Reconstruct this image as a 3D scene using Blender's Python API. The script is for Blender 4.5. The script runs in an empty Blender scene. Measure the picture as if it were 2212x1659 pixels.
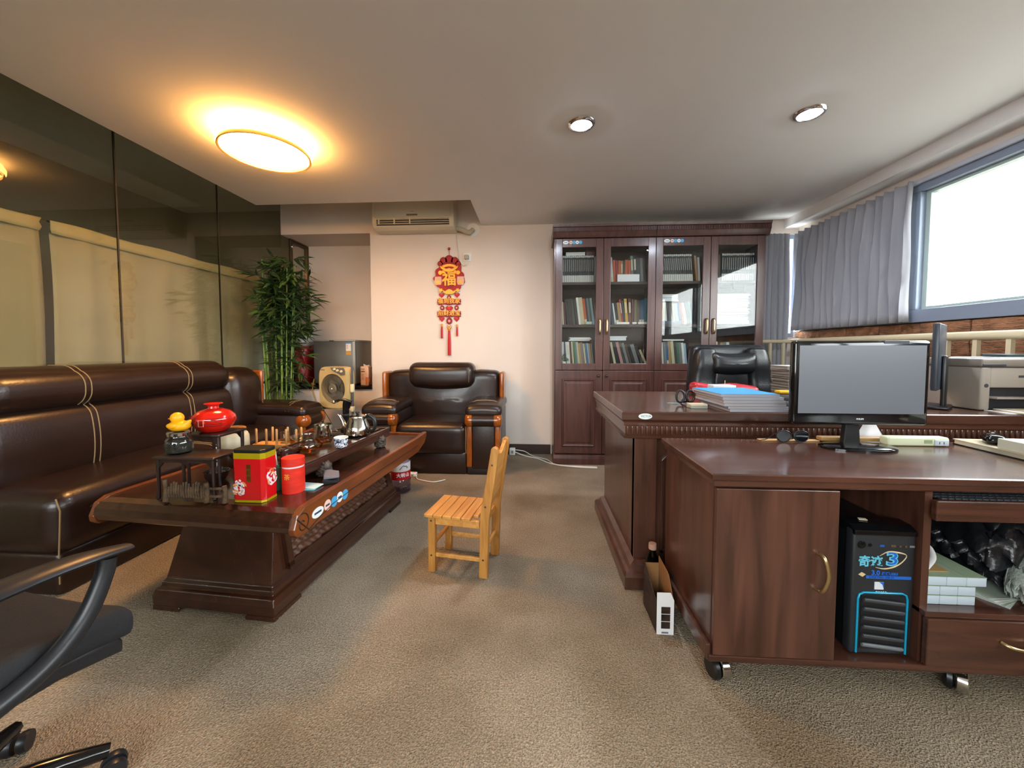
import bpy, bmesh, math, random
from mathutils import Vector, Matrix, Euler

random.seed(7)
SC = bpy.context.scene
COL = SC.collection
PI = math.pi

# ------------------------------------------------------------------ camera
F_PX, CAM_H = 820.0, 1.08
YAW, PIT = math.radians(3.5), math.radians(2.6)
PX, PY = 1106.0, 792.0
cam = bpy.data.cameras.new('camera')
cam.sensor_width = 36.0
cam.lens = 36.0 * F_PX / 2212.0
cam.shift_y = (PY - 829.5) / 2212.0
cam.clip_start = 0.02
camo = bpy.data.objects.new('camera', cam)
camo.location = (0, 0, CAM_H)
camo.rotation_euler = (PI / 2 - PIT, 0, YAW)
COL.objects.link(camo)
SC.camera = camo

# ------------------------------------------------------------------ world and exposure
SC.view_settings.view_transform = 'Standard'
SC.view_settings.look = 'None'
SC.view_settings.gamma = 1.0
SC.view_settings.use_curve_mapping = False
SC.view_settings.exposure = 0.95
world = bpy.data.worlds.new('overcast_sky')
SC.world = world
world.use_nodes = True
bg = world.node_tree.nodes['Background']
bg.inputs[0].default_value = (0.93, 0.96, 1.0, 1)
bg.inputs[1].default_value = 11.0
WINX = 2.55
SC.cycles.max_bounces = 14
SC.cycles.diffuse_bounces = 6
SC.cycles.transparent_max_bounces = 24
SC.cycles.caustics_refractive = False
SC.cycles.caustics_reflective = False
def portal(loc, rot, sx, sy):
    l = bpy.data.lights.new('window_portal', 'AREA')
    l.shape = 'RECTANGLE'; l.size = sx; l.size_y = sy
    l.cycles.is_portal = True
    o = bpy.data.objects.new('window_portal', l)
    o.location = loc; o.rotation_euler = rot
    COL.objects.link(o)
portal((WINX + 0.12, 1.0, 1.72), (0, PI / 2, 0), 0.9, 5.6)
portal((-1.0, -1.95, 1.55), (PI / 2, 0, 0), 2.7, 1.3)

# ------------------------------------------------------------------ pixel -> place helpers (2212 x 1659 frame)
_f = Vector((-math.sin(YAW) * math.cos(PIT), math.cos(YAW) * math.cos(PIT), -math.sin(PIT)))
_r = Vector((math.cos(YAW), math.sin(YAW), 0))
_u = _r.cross(_f)
_o = Vector((0, 0, CAM_H))
def ray(x, y): return _f + _r * ((x - PX) / F_PX) - _u * ((y - PY) / F_PX)
def AZ(x, y, z):
    d = ray(x, y); return _o + d * ((z - CAM_H) / d.z)
def AY(x, y, Y):
    d = ray(x, y); return _o + d * (Y / d.y)
def AX(x, y, X):
    d = ray(x, y); return _o + d * (X / d.x)

# ------------------------------------------------------------------ materials
def C(h):
    h = h.lstrip('#')
    o = []
    for i in (0, 2, 4):
        c = int(h[i:i + 2], 16) / 255.0
        o.append(c / 12.92 if c <= 0.04045 else ((c + 0.055) / 1.055) ** 2.4)
    return (o[0], o[1], o[2], 1.0)
MATS = {}
def _new(name):
    m = bpy.data.materials.new(name); m.use_nodes = True
    nt = m.node_tree; b = nt.nodes['Principled BSDF']
    return m, nt, b
def mat(name, col, rough=0.5, metal=0.0, spec=0.5, var=0.0, vscale=8.0, bump=0.0, bscale=40.0, coat=0.0, stretch=(1, 1, 1), sheen=0.0, alpha=None, trans=0.0, detail=4.0):
    if name in MATS: return MATS[name]
    m, nt, b = _new(name)
    c = C(col)
    b.inputs['Base Color'].default_value = c
    b.inputs['Roughness'].default_value = rough
    b.inputs['Metallic'].default_value = metal
    b.inputs['Specular IOR Level'].default_value = spec
    b.inputs['Coat Weight'].default_value = coat
    b.inputs['Coat Roughness'].default_value = 0.12
    b.inputs['Sheen Weight'].default_value = sheen
    if trans: b.inputs['Transmission Weight'].default_value = trans
    if var or bump:
        tc = nt.nodes.new('ShaderNodeTexCoord'); mp = nt.nodes.new('ShaderNodeMapping')
        mp.inputs['Scale'].default_value = stretch
        nt.links.new(tc.outputs['Object'], mp.inputs[0])
    if var:
        n = nt.nodes.new('ShaderNodeTexNoise'); n.inputs['Scale'].default_value = vscale; n.inputs['Detail'].default_value = detail
        nt.links.new(mp.outputs[0], n.inputs['Vector'])
        r = nt.nodes.new('ShaderNodeValToRGB')
        r.color_ramp.elements[0].position = 0.3; r.color_ramp.elements[1].position = 0.72
        r.color_ramp.elements[0].color = tuple(x * (1 - var) for x in c[:3]) + (1,)
        r.color_ramp.elements[1].color = tuple(min(1, x * (1 + var)) for x in c[:3]) + (1,)
        nt.links.new(n.outputs[0], r.inputs[0]); nt.links.new(r.outputs[0], b.inputs['Base Color'])
    if bump:
        n2 = nt.nodes.new('ShaderNodeTexNoise'); n2.inputs['Scale'].default_value = bscale; n2.inputs['Detail'].default_value = 3
        nt.links.new(mp.outputs[0], n2.inputs['Vector'])
        bp = nt.nodes.new('ShaderNodeBump'); bp.inputs['Strength'].default_value = bump; bp.inputs['Distance'].default_value = 0.01
        nt.links.new(n2.outputs[0], bp.inputs['Height']); nt.links.new(bp.outputs[0], b.inputs['Normal'])
    MATS[name] = m
    return m
def wood(name, c1, c2, rough=0.3, stretch=(14, 14, 1.2), scale=3.0, coat=0.3, bump=0.05):
    """grain: noise stretched along one axis of the object's own space"""
    m, nt, b = _new(name)
    tc = nt.nodes.new('ShaderNodeTexCoord'); mp = nt.nodes.new('ShaderNodeMapping')
    mp.inputs['Scale'].default_value = stretch
    nt.links.new(tc.outputs['Object'], mp.inputs[0])
    n = nt.nodes.new('ShaderNodeTexNoise'); n.inputs['Scale'].default_value = scale; n.inputs['Detail'].default_value = 6; n.inputs['Distortion'].default_value = 0.6
    nt.links.new(mp.outputs[0], n.inputs['Vector'])
    r = nt.nodes.new('ShaderNodeValToRGB')
    r.color_ramp.elements[0].position = 0.32; r.color_ramp.elements[1].position = 0.7
    r.color_ramp.elements[0].color = C(c1); r.color_ramp.elements[1].color = C(c2)
    nt.links.new(n.outputs[0], r.inputs[0]); nt.links.new(r.outputs[0], b.inputs['Base Color'])
    b.inputs['Roughness'].default_value = rough
    b.inputs['Coat Weight'].default_value = coat; b.inputs['Coat Roughness'].default_value = 0.15
    bp = nt.nodes.new('ShaderNodeBump'); bp.inputs['Strength'].default_value = bump; bp.inputs['Distance'].default_value = 0.004
    nt.links.new(n.outputs[0], bp.inputs['Height']); nt.links.new(bp.outputs[0], b.inputs['Normal'])
    MATS[name] = m
    return m
def emit(name, col, strength):
    m = bpy.data.materials.new(name); m.use_nodes = True
    nt = m.node_tree; nt.nodes.remove(nt.nodes['Principled BSDF'])
    e = nt.nodes.new('ShaderNodeEmission'); e.inputs[0].default_value = C(col); e.inputs[1].default_value = strength
    nt.links.new(e.outputs[0], nt.nodes['Material Output'].inputs[0])
    MATS[name] = m
    return m
def pane(name, tint, ior=1.5, gloss='ffffff', rough=0.0):
    """thin sheet of glass: lets light straight through with a tint, mirrors by Fresnel"""
    m = bpy.data.materials.new(name); m.use_nodes = True
    nt = m.node_tree; nt.nodes.remove(nt.nodes['Principled BSDF'])
    t = nt.nodes.new('ShaderNodeBsdfTransparent'); t.inputs[0].default_value = C(tint)
    g = nt.nodes.new('ShaderNodeBsdfGlossy'); g.inputs[0].default_value = C(gloss); g.inputs['Roughness'].default_value = rough
    lw = nt.nodes.new('ShaderNodeLayerWeight'); lw.inputs[0].default_value = 0.5
    f0 = ((ior - 1) / (ior + 1)) ** 2
    pw = nt.nodes.new('ShaderNodeMath'); pw.operation = 'POWER'; pw.inputs[1].default_value = 5.0
    ml = nt.nodes.new('ShaderNodeMath'); ml.operation = 'MULTIPLY_ADD'; ml.inputs[1].default_value = 1 - f0; ml.inputs[2].default_value = f0
    mx = nt.nodes.new('ShaderNodeMixShader')
    nt.links.new(lw.outputs['Facing'], pw.inputs[0]); nt.links.new(pw.outputs[0], ml.inputs[0])
    nt.links.new(ml.outputs[0], mx.inputs[0]); nt.links.new(t.outputs[0], mx.inputs[1]); nt.links.new(g.outputs[0], mx.inputs[2])
    nt.links.new(mx.outputs[0], nt.nodes['Material Output'].inputs[0])
    MATS[name] = m
    return m
def liquid(name, tint): return pane(name, tint, 1.33)

# ------------------------------------------------------------------ mesh collecting
MW = {}
class MB:
    def __init__(s): s.v = []; s.f = []; s.m = []
    def add(s, vs, fs, mi=0, M=None):
        o = len(s.v)
        if M is not None: vs = [M @ Vector(p) for p in vs]
        s.v += [tuple(p) for p in vs]
        s.f += [tuple(i + o for i in f) for f in fs]; s.m += [mi] * len(fs)
        return s
    def bb(s, x0, x1, y0, y1, z0, z1, mi=0, M=None):
        vs = [(x, y, z) for z in (z0, z1) for y in (y0, y1) for x in (x0, x1)]
        return s.add(vs, [(0, 2, 3, 1), (4, 5, 7, 6), (0, 1, 5, 4), (2, 6, 7, 3), (0, 4, 6, 2), (1, 3, 7, 5)], mi, M)
    def prism(s, poly, axis, a, b, mi=0, M=None):
        """poly in the two other axes in cyclic order; x:(y,z)  y:(z,x)  z:(x,y)"""
        n = len(poly)
        def P(p, t): return {'x': (t, p[0], p[1]), 'y': (p[1], t, p[0]), 'z': (p[0], p[1], t)}[axis]
        ar = sum(poly[i][0] * poly[(i + 1) % n][1] - poly[(i + 1) % n][0] * poly[i][1] for i in range(n))
        if ar < 0: poly = poly[::-1]
        vs = [P(p, a) for p in poly] + [P(p, b) for p in poly]
        fs = [tuple(range(n - 1, -1, -1)), tuple(range(n, 2 * n))]
        fs += [(i, (i + 1) % n, n + (i + 1) % n, n + i) for i in range(n)]
        return s.add(vs, fs, mi, M)
    def lathe(s, prof, n=24, c=(0, 0, 0), mi=0, M=None, a0=0.0, a1=2 * PI):
        full = abs(a1 - a0 - 2 * PI) < 1e-6
        k = n if full else n + 1
        vs = []; fs = []
        for (r, z) in prof:
            for i in range(k):
                a = a0 + (a1 - a0) * i / n
                vs.append((c[0] + r * math.cos(a), c[1] + r * math.sin(a), c[2] + z))
        for j in range(len(prof) - 1):
            for i in range(n):
                i2 = (i + 1) % k
                fs.append((j * k + i, j * k + i2, (j + 1) * k + i2, (j + 1) * k + i))
        if full:
            if prof[0][0] > 1e-5: fs.append(tuple(range(k - 1, -1, -1)))
            if prof[-1][0] > 1e-5: fs.append(tuple((len(prof) - 1) * k + i for i in range(k)))
        return s.add(vs, fs, mi, M)
    def tube(s, pts, r, n=8, mi=0, M=None, closed=False, smooth=0, flat=1.0):
        pts = [Vector(p) for p in pts]
        rr = list(r) if isinstance(r, (list, tuple)) else [r] * len(pts)
        if smooth:
            P = []; R = []
            L = len(pts)
            for i in range(L if closed else L - 1):
                p0 = pts[(i - 1) % L] if closed else pts[max(i - 1, 0)]
                p1 = pts[i]; p2 = pts[(i + 1) % L]
                p3 = pts[(i + 2) % L] if closed else pts[min(i + 2, L - 1)]
                for k in range(smooth):
                    t = k / smooth
                    P.append(0.5 * ((2 * p1) + (p2 - p0) * t + (2 * p0 - 5 * p1 + 4 * p2 - p3) * t * t + (3 * p1 - p0 - 3 * p2 + p3) * t ** 3))
                    R.append(rr[i] + (rr[(i + 1) % L] - rr[i]) * t)
            if not closed: P.append(pts[-1]); R.append(rr[-1])
            pts, rr = P, R
        L = len(pts); up = None; vs = []; fs = []
        for i in range(L):
            if closed: t = pts[(i + 1) % L] - pts[i - 1]
            else: t = pts[min(i + 1, L - 1)] - pts[max(i - 1, 0)]
            if t.length < 1e-9: t = Vector((0, 0, 1))
            t.normalize()
            if up is None: up = Vector((0, 0, 1)) if abs(t.z) < 0.9 else Vector((1, 0, 0))
            side = t.cross(up)
            if side.length < 1e-6: side = t.cross(Vector((0.3, 1, 0.2)))
            side.normalize(); up = side.cross(t).normalized()
            for k in range(n):
                a = 2 * PI * k / n
                vs.append(pts[i] + side * (math.cos(a) * rr[i]) + up * (math.sin(a) * rr[i] * flat))
        for i in range(L if closed else L - 1):
            j = (i + 1) % L
            for k in range(n):
                k2 = (k + 1) % n
                fs.append((i * n + k, i * n + k2, j * n + k2, j * n + k))
        if not closed:
            fs.append(tuple(range(n - 1, -1, -1))); fs.append(tuple((L - 1) * n + k for k in range(n)))
        return s.add(vs, fs, mi, M)
    def rb(s, x0, x1, y0, y1, z0, z1, r=0.03, n=3, mid=1, fn=None, mi=0, M=None):
        """rounded box; fn(u, v, w, p) may push points (u, v, w in -1..1)"""
        h = ((x1 - x0) / 2, (y1 - y0) / 2, (z1 - z0) / 2); c = ((x0 + x1) / 2, (y0 + y1) / 2, (z0 + z1) / 2)
        r = min(r, *h)
        S = []
        for a in range(3):
            l = [-h[a] + r * (1 - math.cos(PI / 2 * i / n)) * 1.0 for i in range(n)]
            inner = h[a] - r
            m_ = [-inner + 2 * inner * i / mid for i in range(mid + 1)] if inner > 1e-6 else [0.0]
            S.append(l + m_ + [-x for x in reversed(l)])
        idx = {}; vs = []; fs = []
        def V(p):
            k = (round(p[0], 6), round(p[1], 6), round(p[2], 6))
            if k not in idx:
                q = Vector([max(-(h[a] - r), min(h[a] - r, p[a])) for a in range(3)])
                d = Vector(p) - q
                pp = q + d.normalized() * r if d.length > 1e-9 else Vector(p)
                if fn: pp = Vector(fn(p[0] / h[0], p[1] / h[1], p[2] / h[2], pp))
                idx[k] = len(vs); vs.append(pp + Vector(c))
            return idx[k]
        for a in range(3):
            b, d = (a + 1) % 3, (a + 2) % 3
            for sgn in (-1, 1):
                for i in range(len(S[b]) - 1):
                    for j in range(len(S[d]) - 1):
                        q = []
                        for (ii, jj) in ((i, j), (i + 1, j), (i + 1, j + 1), (i, j + 1)):
                            p = [0, 0, 0]; p[a] = sgn * h[a]; p[b] = S[b][ii]; p[d] = S[d][jj]
                            q.append(V(p))
                        if sgn < 0: q = q[::-1]
                        if len(set(q)) >= 3:
                            q2 = []
                            for x in q:
                                if x not in q2: q2.append(x)
                            fs.append(tuple(q2))
        return s.add(vs, fs, mi, M)
    def sph(s, c, r, n=16, m=10, sc=(1, 1, 1), mi=0, M=None):
        prof = [(r * math.sin(PI * j / m), -r * math.cos(PI * j / m)) for j in range(m + 1)]
        vs = []; fs = []
        t = MB(); t.lathe(prof, n)
        return s.add([(c[0] + x * sc[0], c[1] + y * sc[1], c[2] + z * sc[2]) for x, y, z in t.v], t.f, mi, M)
    def mesh(s, name, mats, smooth=None):
        me = bpy.data.meshes.new(name)
        me.from_pydata([tuple(p) for p in s.v], [], s.f)
        for m in (mats if isinstance(mats, (list, tuple)) else [mats]): me.materials.append(m)
        if isinstance(mats, (list, tuple)) and len(mats) > 1: me.polygons.foreach_set('material_index', s.m)
        if smooth is not None:
            me.polygons.foreach_set('use_smooth', [True] * len(me.polygons))
            me.set_sharp_from_angle(angle=math.radians(smooth))
        me.update()
        return me
    def build(s, name, mats, parent=None, smooth=None, bevel=0.0, w=True, seg=2, kind=None, label=None):
        """w: the points are world points and are turned into the parent's space"""
        if parent is not None and w:
            Mi = MW[parent].inverted()
            s.v = [tuple(Mi @ Vector(p)) for p in s.v]
        me = s.mesh(name, mats, smooth)
        o = bpy.data.objects.new(name, me); COL.objects.link(o)
        if parent is not None:
            o.parent = parent; MW[o] = MW[parent]
        else: MW[o] = Matrix.Identity(4)
        if bevel:
            md = o.modifiers.new('bevel', 'BEVEL'); md.width = bevel; md.segments = seg; md.limit_method = 'ANGLE'; md.angle_limit = math.radians(40)
        if kind: o['kind'] = kind
        if label: o['label'] = label
        return o
LABELS = {}
def tag(o, label, cat, group=None):
    o['label'] = label; o['category'] = cat
    if group: o['group'] = group
    return o
def thing(name, label, cat, loc=(0, 0, 0), rz=0.0, group=None, rot=None):
    o = bpy.data.objects.new(name, None); COL.objects.link(o)
    o.empty_display_size = 0.05
    o.location = loc; o.rotation_euler = rot if rot else (0, 0, rz)
    MW[o] = Matrix.Translation(Vector(loc)) @ Euler(rot if rot else (0, 0, rz)).to_matrix().to_4x4()
    tag(o, label, cat, group)
    return o
def solo(mb, name, mats, label, cat, loc=None, group=None, **k):
    """a thing that is one mesh; its origin is moved to its base"""
    if loc is None:
        xs = [p[0] for p in mb.v]; ys = [p[1] for p in mb.v]; zs = [p[2] for p in mb.v]
        loc = ((min(xs) + max(xs)) / 2, (min(ys) + max(ys)) / 2, min(zs))
    mb.v = [(p[0] - loc[0], p[1] - loc[1], p[2] - loc[2]) for p in mb.v]
    o = mb.build(name, mats, None, **k)
    o.location = loc; MW[o] = Matrix.Translation(Vector(loc))
    return tag(o, label, cat, group)
def struct(mb, name, mats, parent=None, **k):
    o = mb.build(name, mats, parent, **k)
    if parent is None: o['kind'] = 'structure'
    return o
def sroot(name, loc=(0, 0, 0)):
    o = bpy.data.objects.new(name, None); COL.objects.link(o); o.location = loc; o.empty_display_size = 0.05
    MW[o] = Matrix.Translation(Vector(loc)); o['kind'] = 'structure'
    return o
def kids(o): return [c for c in bpy.data.objects if c.parent == o]
def lettering(text, size, depth, M, name, m, parent, w=True, align='CENTER', bold=0.0, sx=1.0):
    cu = bpy.data.curves.new('letters', 'FONT'); cu.body = text; cu.size = size; cu.extrude = depth
    cu.align_x = align; cu.align_y = 'CENTER'; cu.offset = bold; cu.resolution_u = 2
    t = bpy.data.objects.new('letters', cu); COL.objects.link(t)
    dg = bpy.context.evaluated_depsgraph_get()
    me0 = t.evaluated_get(dg).to_mesh()
    mb = MB()
    S = Matrix.Diagonal((sx, 1, 1, 1))
    mb.add([(M @ S) @ v.co for v in me0.vertices], [tuple(p.vertices) for p in me0.polygons])
    bpy.data.objects.remove(t); bpy.data.curves.remove(cu)
    return mb.build(name, m, parent, w=w)
def frame(o, x, y):
    """matrix: local x along x, local y along y, origin o"""
    x = Vector(x).normalized(); y = Vector(y); z = x.cross(y).normalized(); y = z.cross(x)
    return Matrix(((x.x, y.x, z.x, o[0]), (x.y, y.y, z.y, o[1]), (x.z, y.z, z.z, o[2]), (0, 0, 0, 1)))
def RZ(a, o=(0, 0, 0)): return Matrix.Translation(Vector(o)) @ Matrix.Rotation(a, 4, 'Z')
def circ(r, n=16, a0=0, cx=0, cy=0, sx=1, sy=1): return [(cx + sx * r * math.cos(a0 + 2 * PI * i / n), cy + sy * r * math.sin(a0 + 2 * PI * i / n)) for i in range(n)]

# ------------------------------------------------------------------ palette
W_DESK = wood('mahogany_veneer', '3c241b', '5b392c', 0.28, (10, 10, 1.0), 2.5, 0.35)
W_DESKX = wood('mahogany_veneer_crosswise', '3c231a', '5b382b', 0.24, (1.0, 10, 10), 2.5, 0.45)
W_CASE = wood('mahogany_bookcase', '40261f', '583730', 0.33, (10, 10, 1.0), 2.5, 0.2)
W_TEA = wood('rosewood_lacquer', '2c170f', '432417', 0.22, (8, 1.0, 8), 3.0, 0.5)
W_TEAT = wood('rosewood_worn_edge', '5a2c12', '7a3f1a', 0.3, (8, 1.0, 8), 3.0, 0.4)
W_TRAY = wood('dark_tray_wood', '2b1710', '452518', 0.3, (8, 1.2, 8), 3.0, 0.4)
W_EBONY = wood('ebony_stand', '1d100c', '33201a', 0.35, (6, 6, 2), 4.0, 0.2)
W_ORANGE = wood('orange_lacquered_wood', '7a3a0c', 'a85a18', 0.22, (6, 6, 2), 3.0, 0.5)
W_PINE = wood('pine', 'b87a35', 'd29a50', 0.45, (14, 1.5, 14), 3.0, 0.1)
W_PINEZ = wood('pine_upright', 'a06a2c', 'c78d45', 0.45, (14, 14, 1.5), 3.0, 0.1)
LEATHER = mat('brown_leather', '251610', 0.34, var=0.18, vscale=5, bump=0.08, bscale=120, coat=0.1)
LEATHER_B = mat('black_leather', '17181a', 0.36, var=0.15, vscale=6, bump=0.1, bscale=110)
STITCH = mat('stitching_thread', '8a7350', 0.7)
WALLP = mat('white_wall_paint', 'dfd3c7', 0.8, var=0.03, vscale=2.0, bump=0.02, bscale=60)
CEILP = mat('ceiling_paint', 'e6e4e2', 0.8, var=0.02, vscale=1.5)
BLACK = mat('black_plastic', '141517', 0.35)
GLOSSB = mat('gloss_black_plastic', '0b0c0e', 0.08)
GREYP = mat('grey_plastic', '6d7276', 0.45)
WHITEP = mat('white_plastic', 'e4e2da', 0.4)
CREAMP = mat('cream_plastic', 'd8cfae', 0.42)
CHROME = mat('chrome', 'd6d6d6', 0.12, 1.0)
STEEL = mat('polished_steel', 'c9c5bd', 0.1, 1.0)
BRASS = mat('brushed_brass', 'c9b184', 0.28, 1.0)
PAPER = mat('white_paper', 'e8e8ea', 0.7)
PAGES = mat('page_edges', 'c9bfa8', 0.8)
GLASSW = pane('clear_glass', 'f4f6f4', 1.45)
# ================================================================== the room
CZ, TOPZ, YB, XL, NX = 2.34, 2.72, 3.90, -2.68, -1.715      # ceiling, slab, back wall, glass wall, niche edge
YN = 4.36                                                    # back of the niche
def carpet_material():
    m, nt, b = _new('worn_carpet')
    tc = nt.nodes.new('ShaderNodeTexCoord')
    n1 = nt.nodes.new('ShaderNodeTexNoise'); n1.inputs['Scale'].default_value = 1.6; n1.inputs['Detail'].default_value = 6
    n2 = nt.nodes.new('ShaderNodeTexNoise'); n2.inputs['Scale'].default_value = 170; n2.inputs['Detail'].default_value = 3
    n3 = nt.nodes.new('ShaderNodeTexVoronoi'); n3.inputs['Scale'].default_value = 230
    for n in (n1, n2, n3): nt.links.new(tc.outputs['Object'], n.inputs['Vector'])
    r1 = nt.nodes.new('ShaderNodeValToRGB'); r1.color_ramp.elements[0].position = 0.33; r1.color_ramp.elements[1].position = 0.62
    r1.color_ramp.elements[0].color = C('857560'); r1.color_ramp.elements[1].color = C('ac9c86')
    nt.links.new(n1.outputs[0], r1.inputs[0])
    r2 = nt.nodes.new('ShaderNodeValToRGB'); r2.color_ramp.elements[0].position = 0.3; r2.color_ramp.elements[1].position = 0.7
    r2.color_ramp.elements[0].color = (0.55, 0.55, 0.55, 1); r2.color_ramp.elements[1].color = (1.25, 1.25, 1.25, 1)
    nt.links.new(n2.outputs[0], r2.inputs[0])
    mx = nt.nodes.new('ShaderNodeMix'); mx.data_type = 'RGBA'; mx.blend_type = 'MULTIPLY'; mx.inputs[0].default_value = 1.0
    nt.links.new(r1.outputs[0], mx.inputs[6]); nt.links.new(r2.outputs[0], mx.inputs[7])
    nt.links.new(mx.outputs[2], b.inputs['Base Color'])
    b.inputs['Roughness'].default_value = 0.95; b.inputs['Specular IOR Level'].default_value = 0.1
    ad = nt.nodes.new('ShaderNodeMath'); ad.operation = 'ADD'
    nt.links.new(n2.outputs[0], ad.inputs[0]); nt.links.new(n3.outputs[0], ad.inputs[1])
    bp = nt.nodes.new('ShaderNodeBump'); bp.inputs['Strength'].default_value = 0.9; bp.inputs['Distance'].default_value = 0.006
    nt.links.new(ad.outputs[0], bp.inputs['Height']); nt.links.new(bp.outputs[0], b.inputs['Normal'])
    return m
CARPET = carpet_material()
ALU = mat('blue_grey_aluminium', '8691a2', 0.4, 0.1)
RAILM = mat('cream_rail_paint', 'cfc2a0', 0.4)
STONE = mat('rough_brown_stone', '96694a', 0.85, var=0.45, vscale=9, bump=1.0, bscale=38, stretch=(1, 1, 3.2), detail=6)
DARKW = mat('dim_corridor_paint', 'a8a090', 0.8)
SEAM = mat('dark_glass_joint', '3c352a', 0.4)
BASEB = wood('baseboard_brown', '2c1a14', '3d251c', 0.4, (1, 8, 8), 3, 0.2)
GLASSL = pane('tinted_partition_glass', 'e3e3d8', 1.6)
FROSTC = mat('cream_curtain_cloth', 'cfccc0', 0.85, var=0.08, vscale=3, bump=0.1, bscale=200)
BANDC = mat('cream_curtain_header', 'e8dcba', 0.85)
def cloth_material(name, col, trans):
    m, nt, b = _new(name)
    d = nt.nodes.new('ShaderNodeBsdfTranslucent'); d.inputs[0].default_value = C(col)
    b.inputs['Base Color'].default_value = C(col); b.inputs['Roughness'].default_value = 0.75; b.inputs['Specular IOR Level'].default_value = 0.25
    mx = nt.nodes.new('ShaderNodeMixShader'); mx.inputs[0].default_value = trans
    nt.links.new(b.outputs[0], mx.inputs[1]); nt.links.new(d.outputs[0], mx.inputs[2])
    nt.links.new(mx.outputs[0], nt.nodes['Material Output'].inputs[0])
    MATS[name] = m
    return m
GREYC = cloth_material('silver_grey_curtain_cloth', 'a3a3a8', 0.12)

struct(MB().bb(-4.2, 2.75, -1.8, 4.5, -0.12, 0.0), 'floor', CARPET)
struct(MB().bb(2.95, 160, -160, 120, -7.2, -7.0).bb(-120, 2.95, -160, -2.1, -7.2, -7.0), 'ground_outside', mat('grey_ground', '77746e', 0.9))
struct(MB().prism([(-2.44, -1.8), (2.42, -1.8), (2.42, YB), (-0.55, YB), (-0.55, 3.235), (-2.44, 3.235)], 'z', CZ, TOPZ), 'ceiling', CEILP)
struct(MB().bb(-4.2, 2.9, -1.8, 4.5, TOPZ, TOPZ + 0.1), 'ceiling', CEILP)
# back wall: solid part, beam over the niche, wall under the niche, niche shell
wb = MB()
wb.bb(NX, 2.09, YB, YB + 0.12, 0, TOPZ)
wb.bb(XL, NX, YB, YB + 0.12, 2.285, TOPZ)
wb.bb(XL, NX, YB, YB + 0.12, 0, 0.685)
wb.bb(NX, NX + 0.1, YB + 0.12, YN, 0.5, TOPZ)
wb.bb(-2.8, NX + 0.1, YN, YN + 0.1, 0.5, TOPZ)
wb.bb(XL, NX, YB + 0.12, YN, 2.285, 2.36)
wb.bb(2.09, 2.75, YB + 0.02, YB + 0.12, 0, 1.2)
wb.bb(2.09, 2.75, YB + 0.02, YB + 0.12, 2.2, TOPZ)
struct(wb, 'wall_back', WALLP)
struct(MB().bb(XL, NX, YB - 0.02, YN, 0.66, 0.692), 'trim_1', mat('black_stone_ledge', '1a1614', 0.25))
struct(MB().bb(NX, 0.16, YB - 0.014, YB, 0, 0.10), 'baseboard_back', BASEB, bevel=0.004)
wf = MB(); wf.bb(-2.68, -2.3, -1.92, -1.8, 0, TOPZ); wf.bb(-2.3, 0.3, -1.92, -1.8, 0, 0.92); wf.bb(-2.3, 0.3, -1.92, -1.8, 2.18, TOPZ); wf.bb(0.3, 2.75, -1.92, -1.8, 0, TOPZ)
struct(wf, 'wall_front', WALLP)
win3 = sroot('window_3', (-1.0, -1.86, 0.92))
w3 = MB(); w3.bb(-2.3, 0.3, -1.9, -1.82, 0.92, 0.98); w3.bb(-2.3, 0.3, -1.9, -1.82, 2.12, 2.18)
for x in (-2.3, -1.46, -0.60, 0.24): w3.bb(x, x + 0.06, -1.9, -1.82, 0.98, 2.12)
w3.build('window_frame', ALU, win3, bevel=0.004)
for x in (-2.24, -1.4, -0.54): MB().bb(x, x + 0.8, -1.863, -1.857, 0.98, 2.12).build('pane', GLASSW, win3)
# corridor behind the glass
wc = MB(); wc.bb(-4.3, -4.2, -1.9, 4.5, 0, TOPZ); wc.bb(-4.2, XL - 0.12, 4.4, 4.5, 0, TOPZ); wc.bb(-4.2, XL, -1.9, -1.8, 0, TOPZ)
struct(wc, 'wall_corridor', DARKW)
# left wall of glass panes
wl = sroot('wall_left', (XL, 1.0, 0))
ys = [YB, 3.10, 2.315, 1.53, 0.745, -0.04, -0.825, -1.8]
for a, b in zip(ys[1:], ys[:-1]):
    MB().bb(XL - 0.006, XL + 0.006, a + 0.004, b - 0.004, 0.02, TOPZ - 0.01).build('glass_pane', GLASSL, wl)
for y in ys[1:-1]:
    MB().bb(XL - 0.005, XL + 0.005, y - 0.004, y + 0.004, 0.02, TOPZ).build('glass_joint', SEAM, wl)
MB().bb(XL - 0.02, XL + 0.02, -1.8, YB, 0, 0.03).build('floor_channel', SEAM, wl)
# framed mirror leaning against the side of the niche, clips on its frame
mr = thing('framed_mirror', 'tall mirror in a dark metal frame on the side of the wall niche', 'mirror', (XL, 4.1, 0.69))
MIRR = mat('mirror_silver', 'b8b2a8', 0.03, 1.0)
BRONZE = mat('dark_bronze_frame', '5a4a38', 0.3, 0.8)
fr = MB()
fr.bb(XL, XL + 0.025, YB + 0.125, YB + 0.165, 0.692, 2.283); fr.bb(XL, XL + 0.025, YN - 0.045, YN - 0.002, 0.692, 2.283)
fr.bb(XL, XL + 0.025, YB + 0.165, YN - 0.045, 2.24, 2.283); fr.bb(XL, XL + 0.025, YB + 0.165, YN - 0.045, 0.692, 0.72)
fr.build('frame', BRONZE, mr, bevel=0.006)
MB().bb(XL, XL + 0.008, YB + 0.165, YN - 0.045, 0.72, 2.24).build('mirror_glass', MIRR, mr)
for z in (1.9, 2.2): MB().lathe([(0.014, 0), (0.014, 0.006), (0.008, 0.012), (0, 0.012)], 12, M=frame((XL + 0.024, YB + 0.145, z), (0, 1, 0), (0, 0, 1))).build('clip', CHROME, mr, smooth=40)

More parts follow.
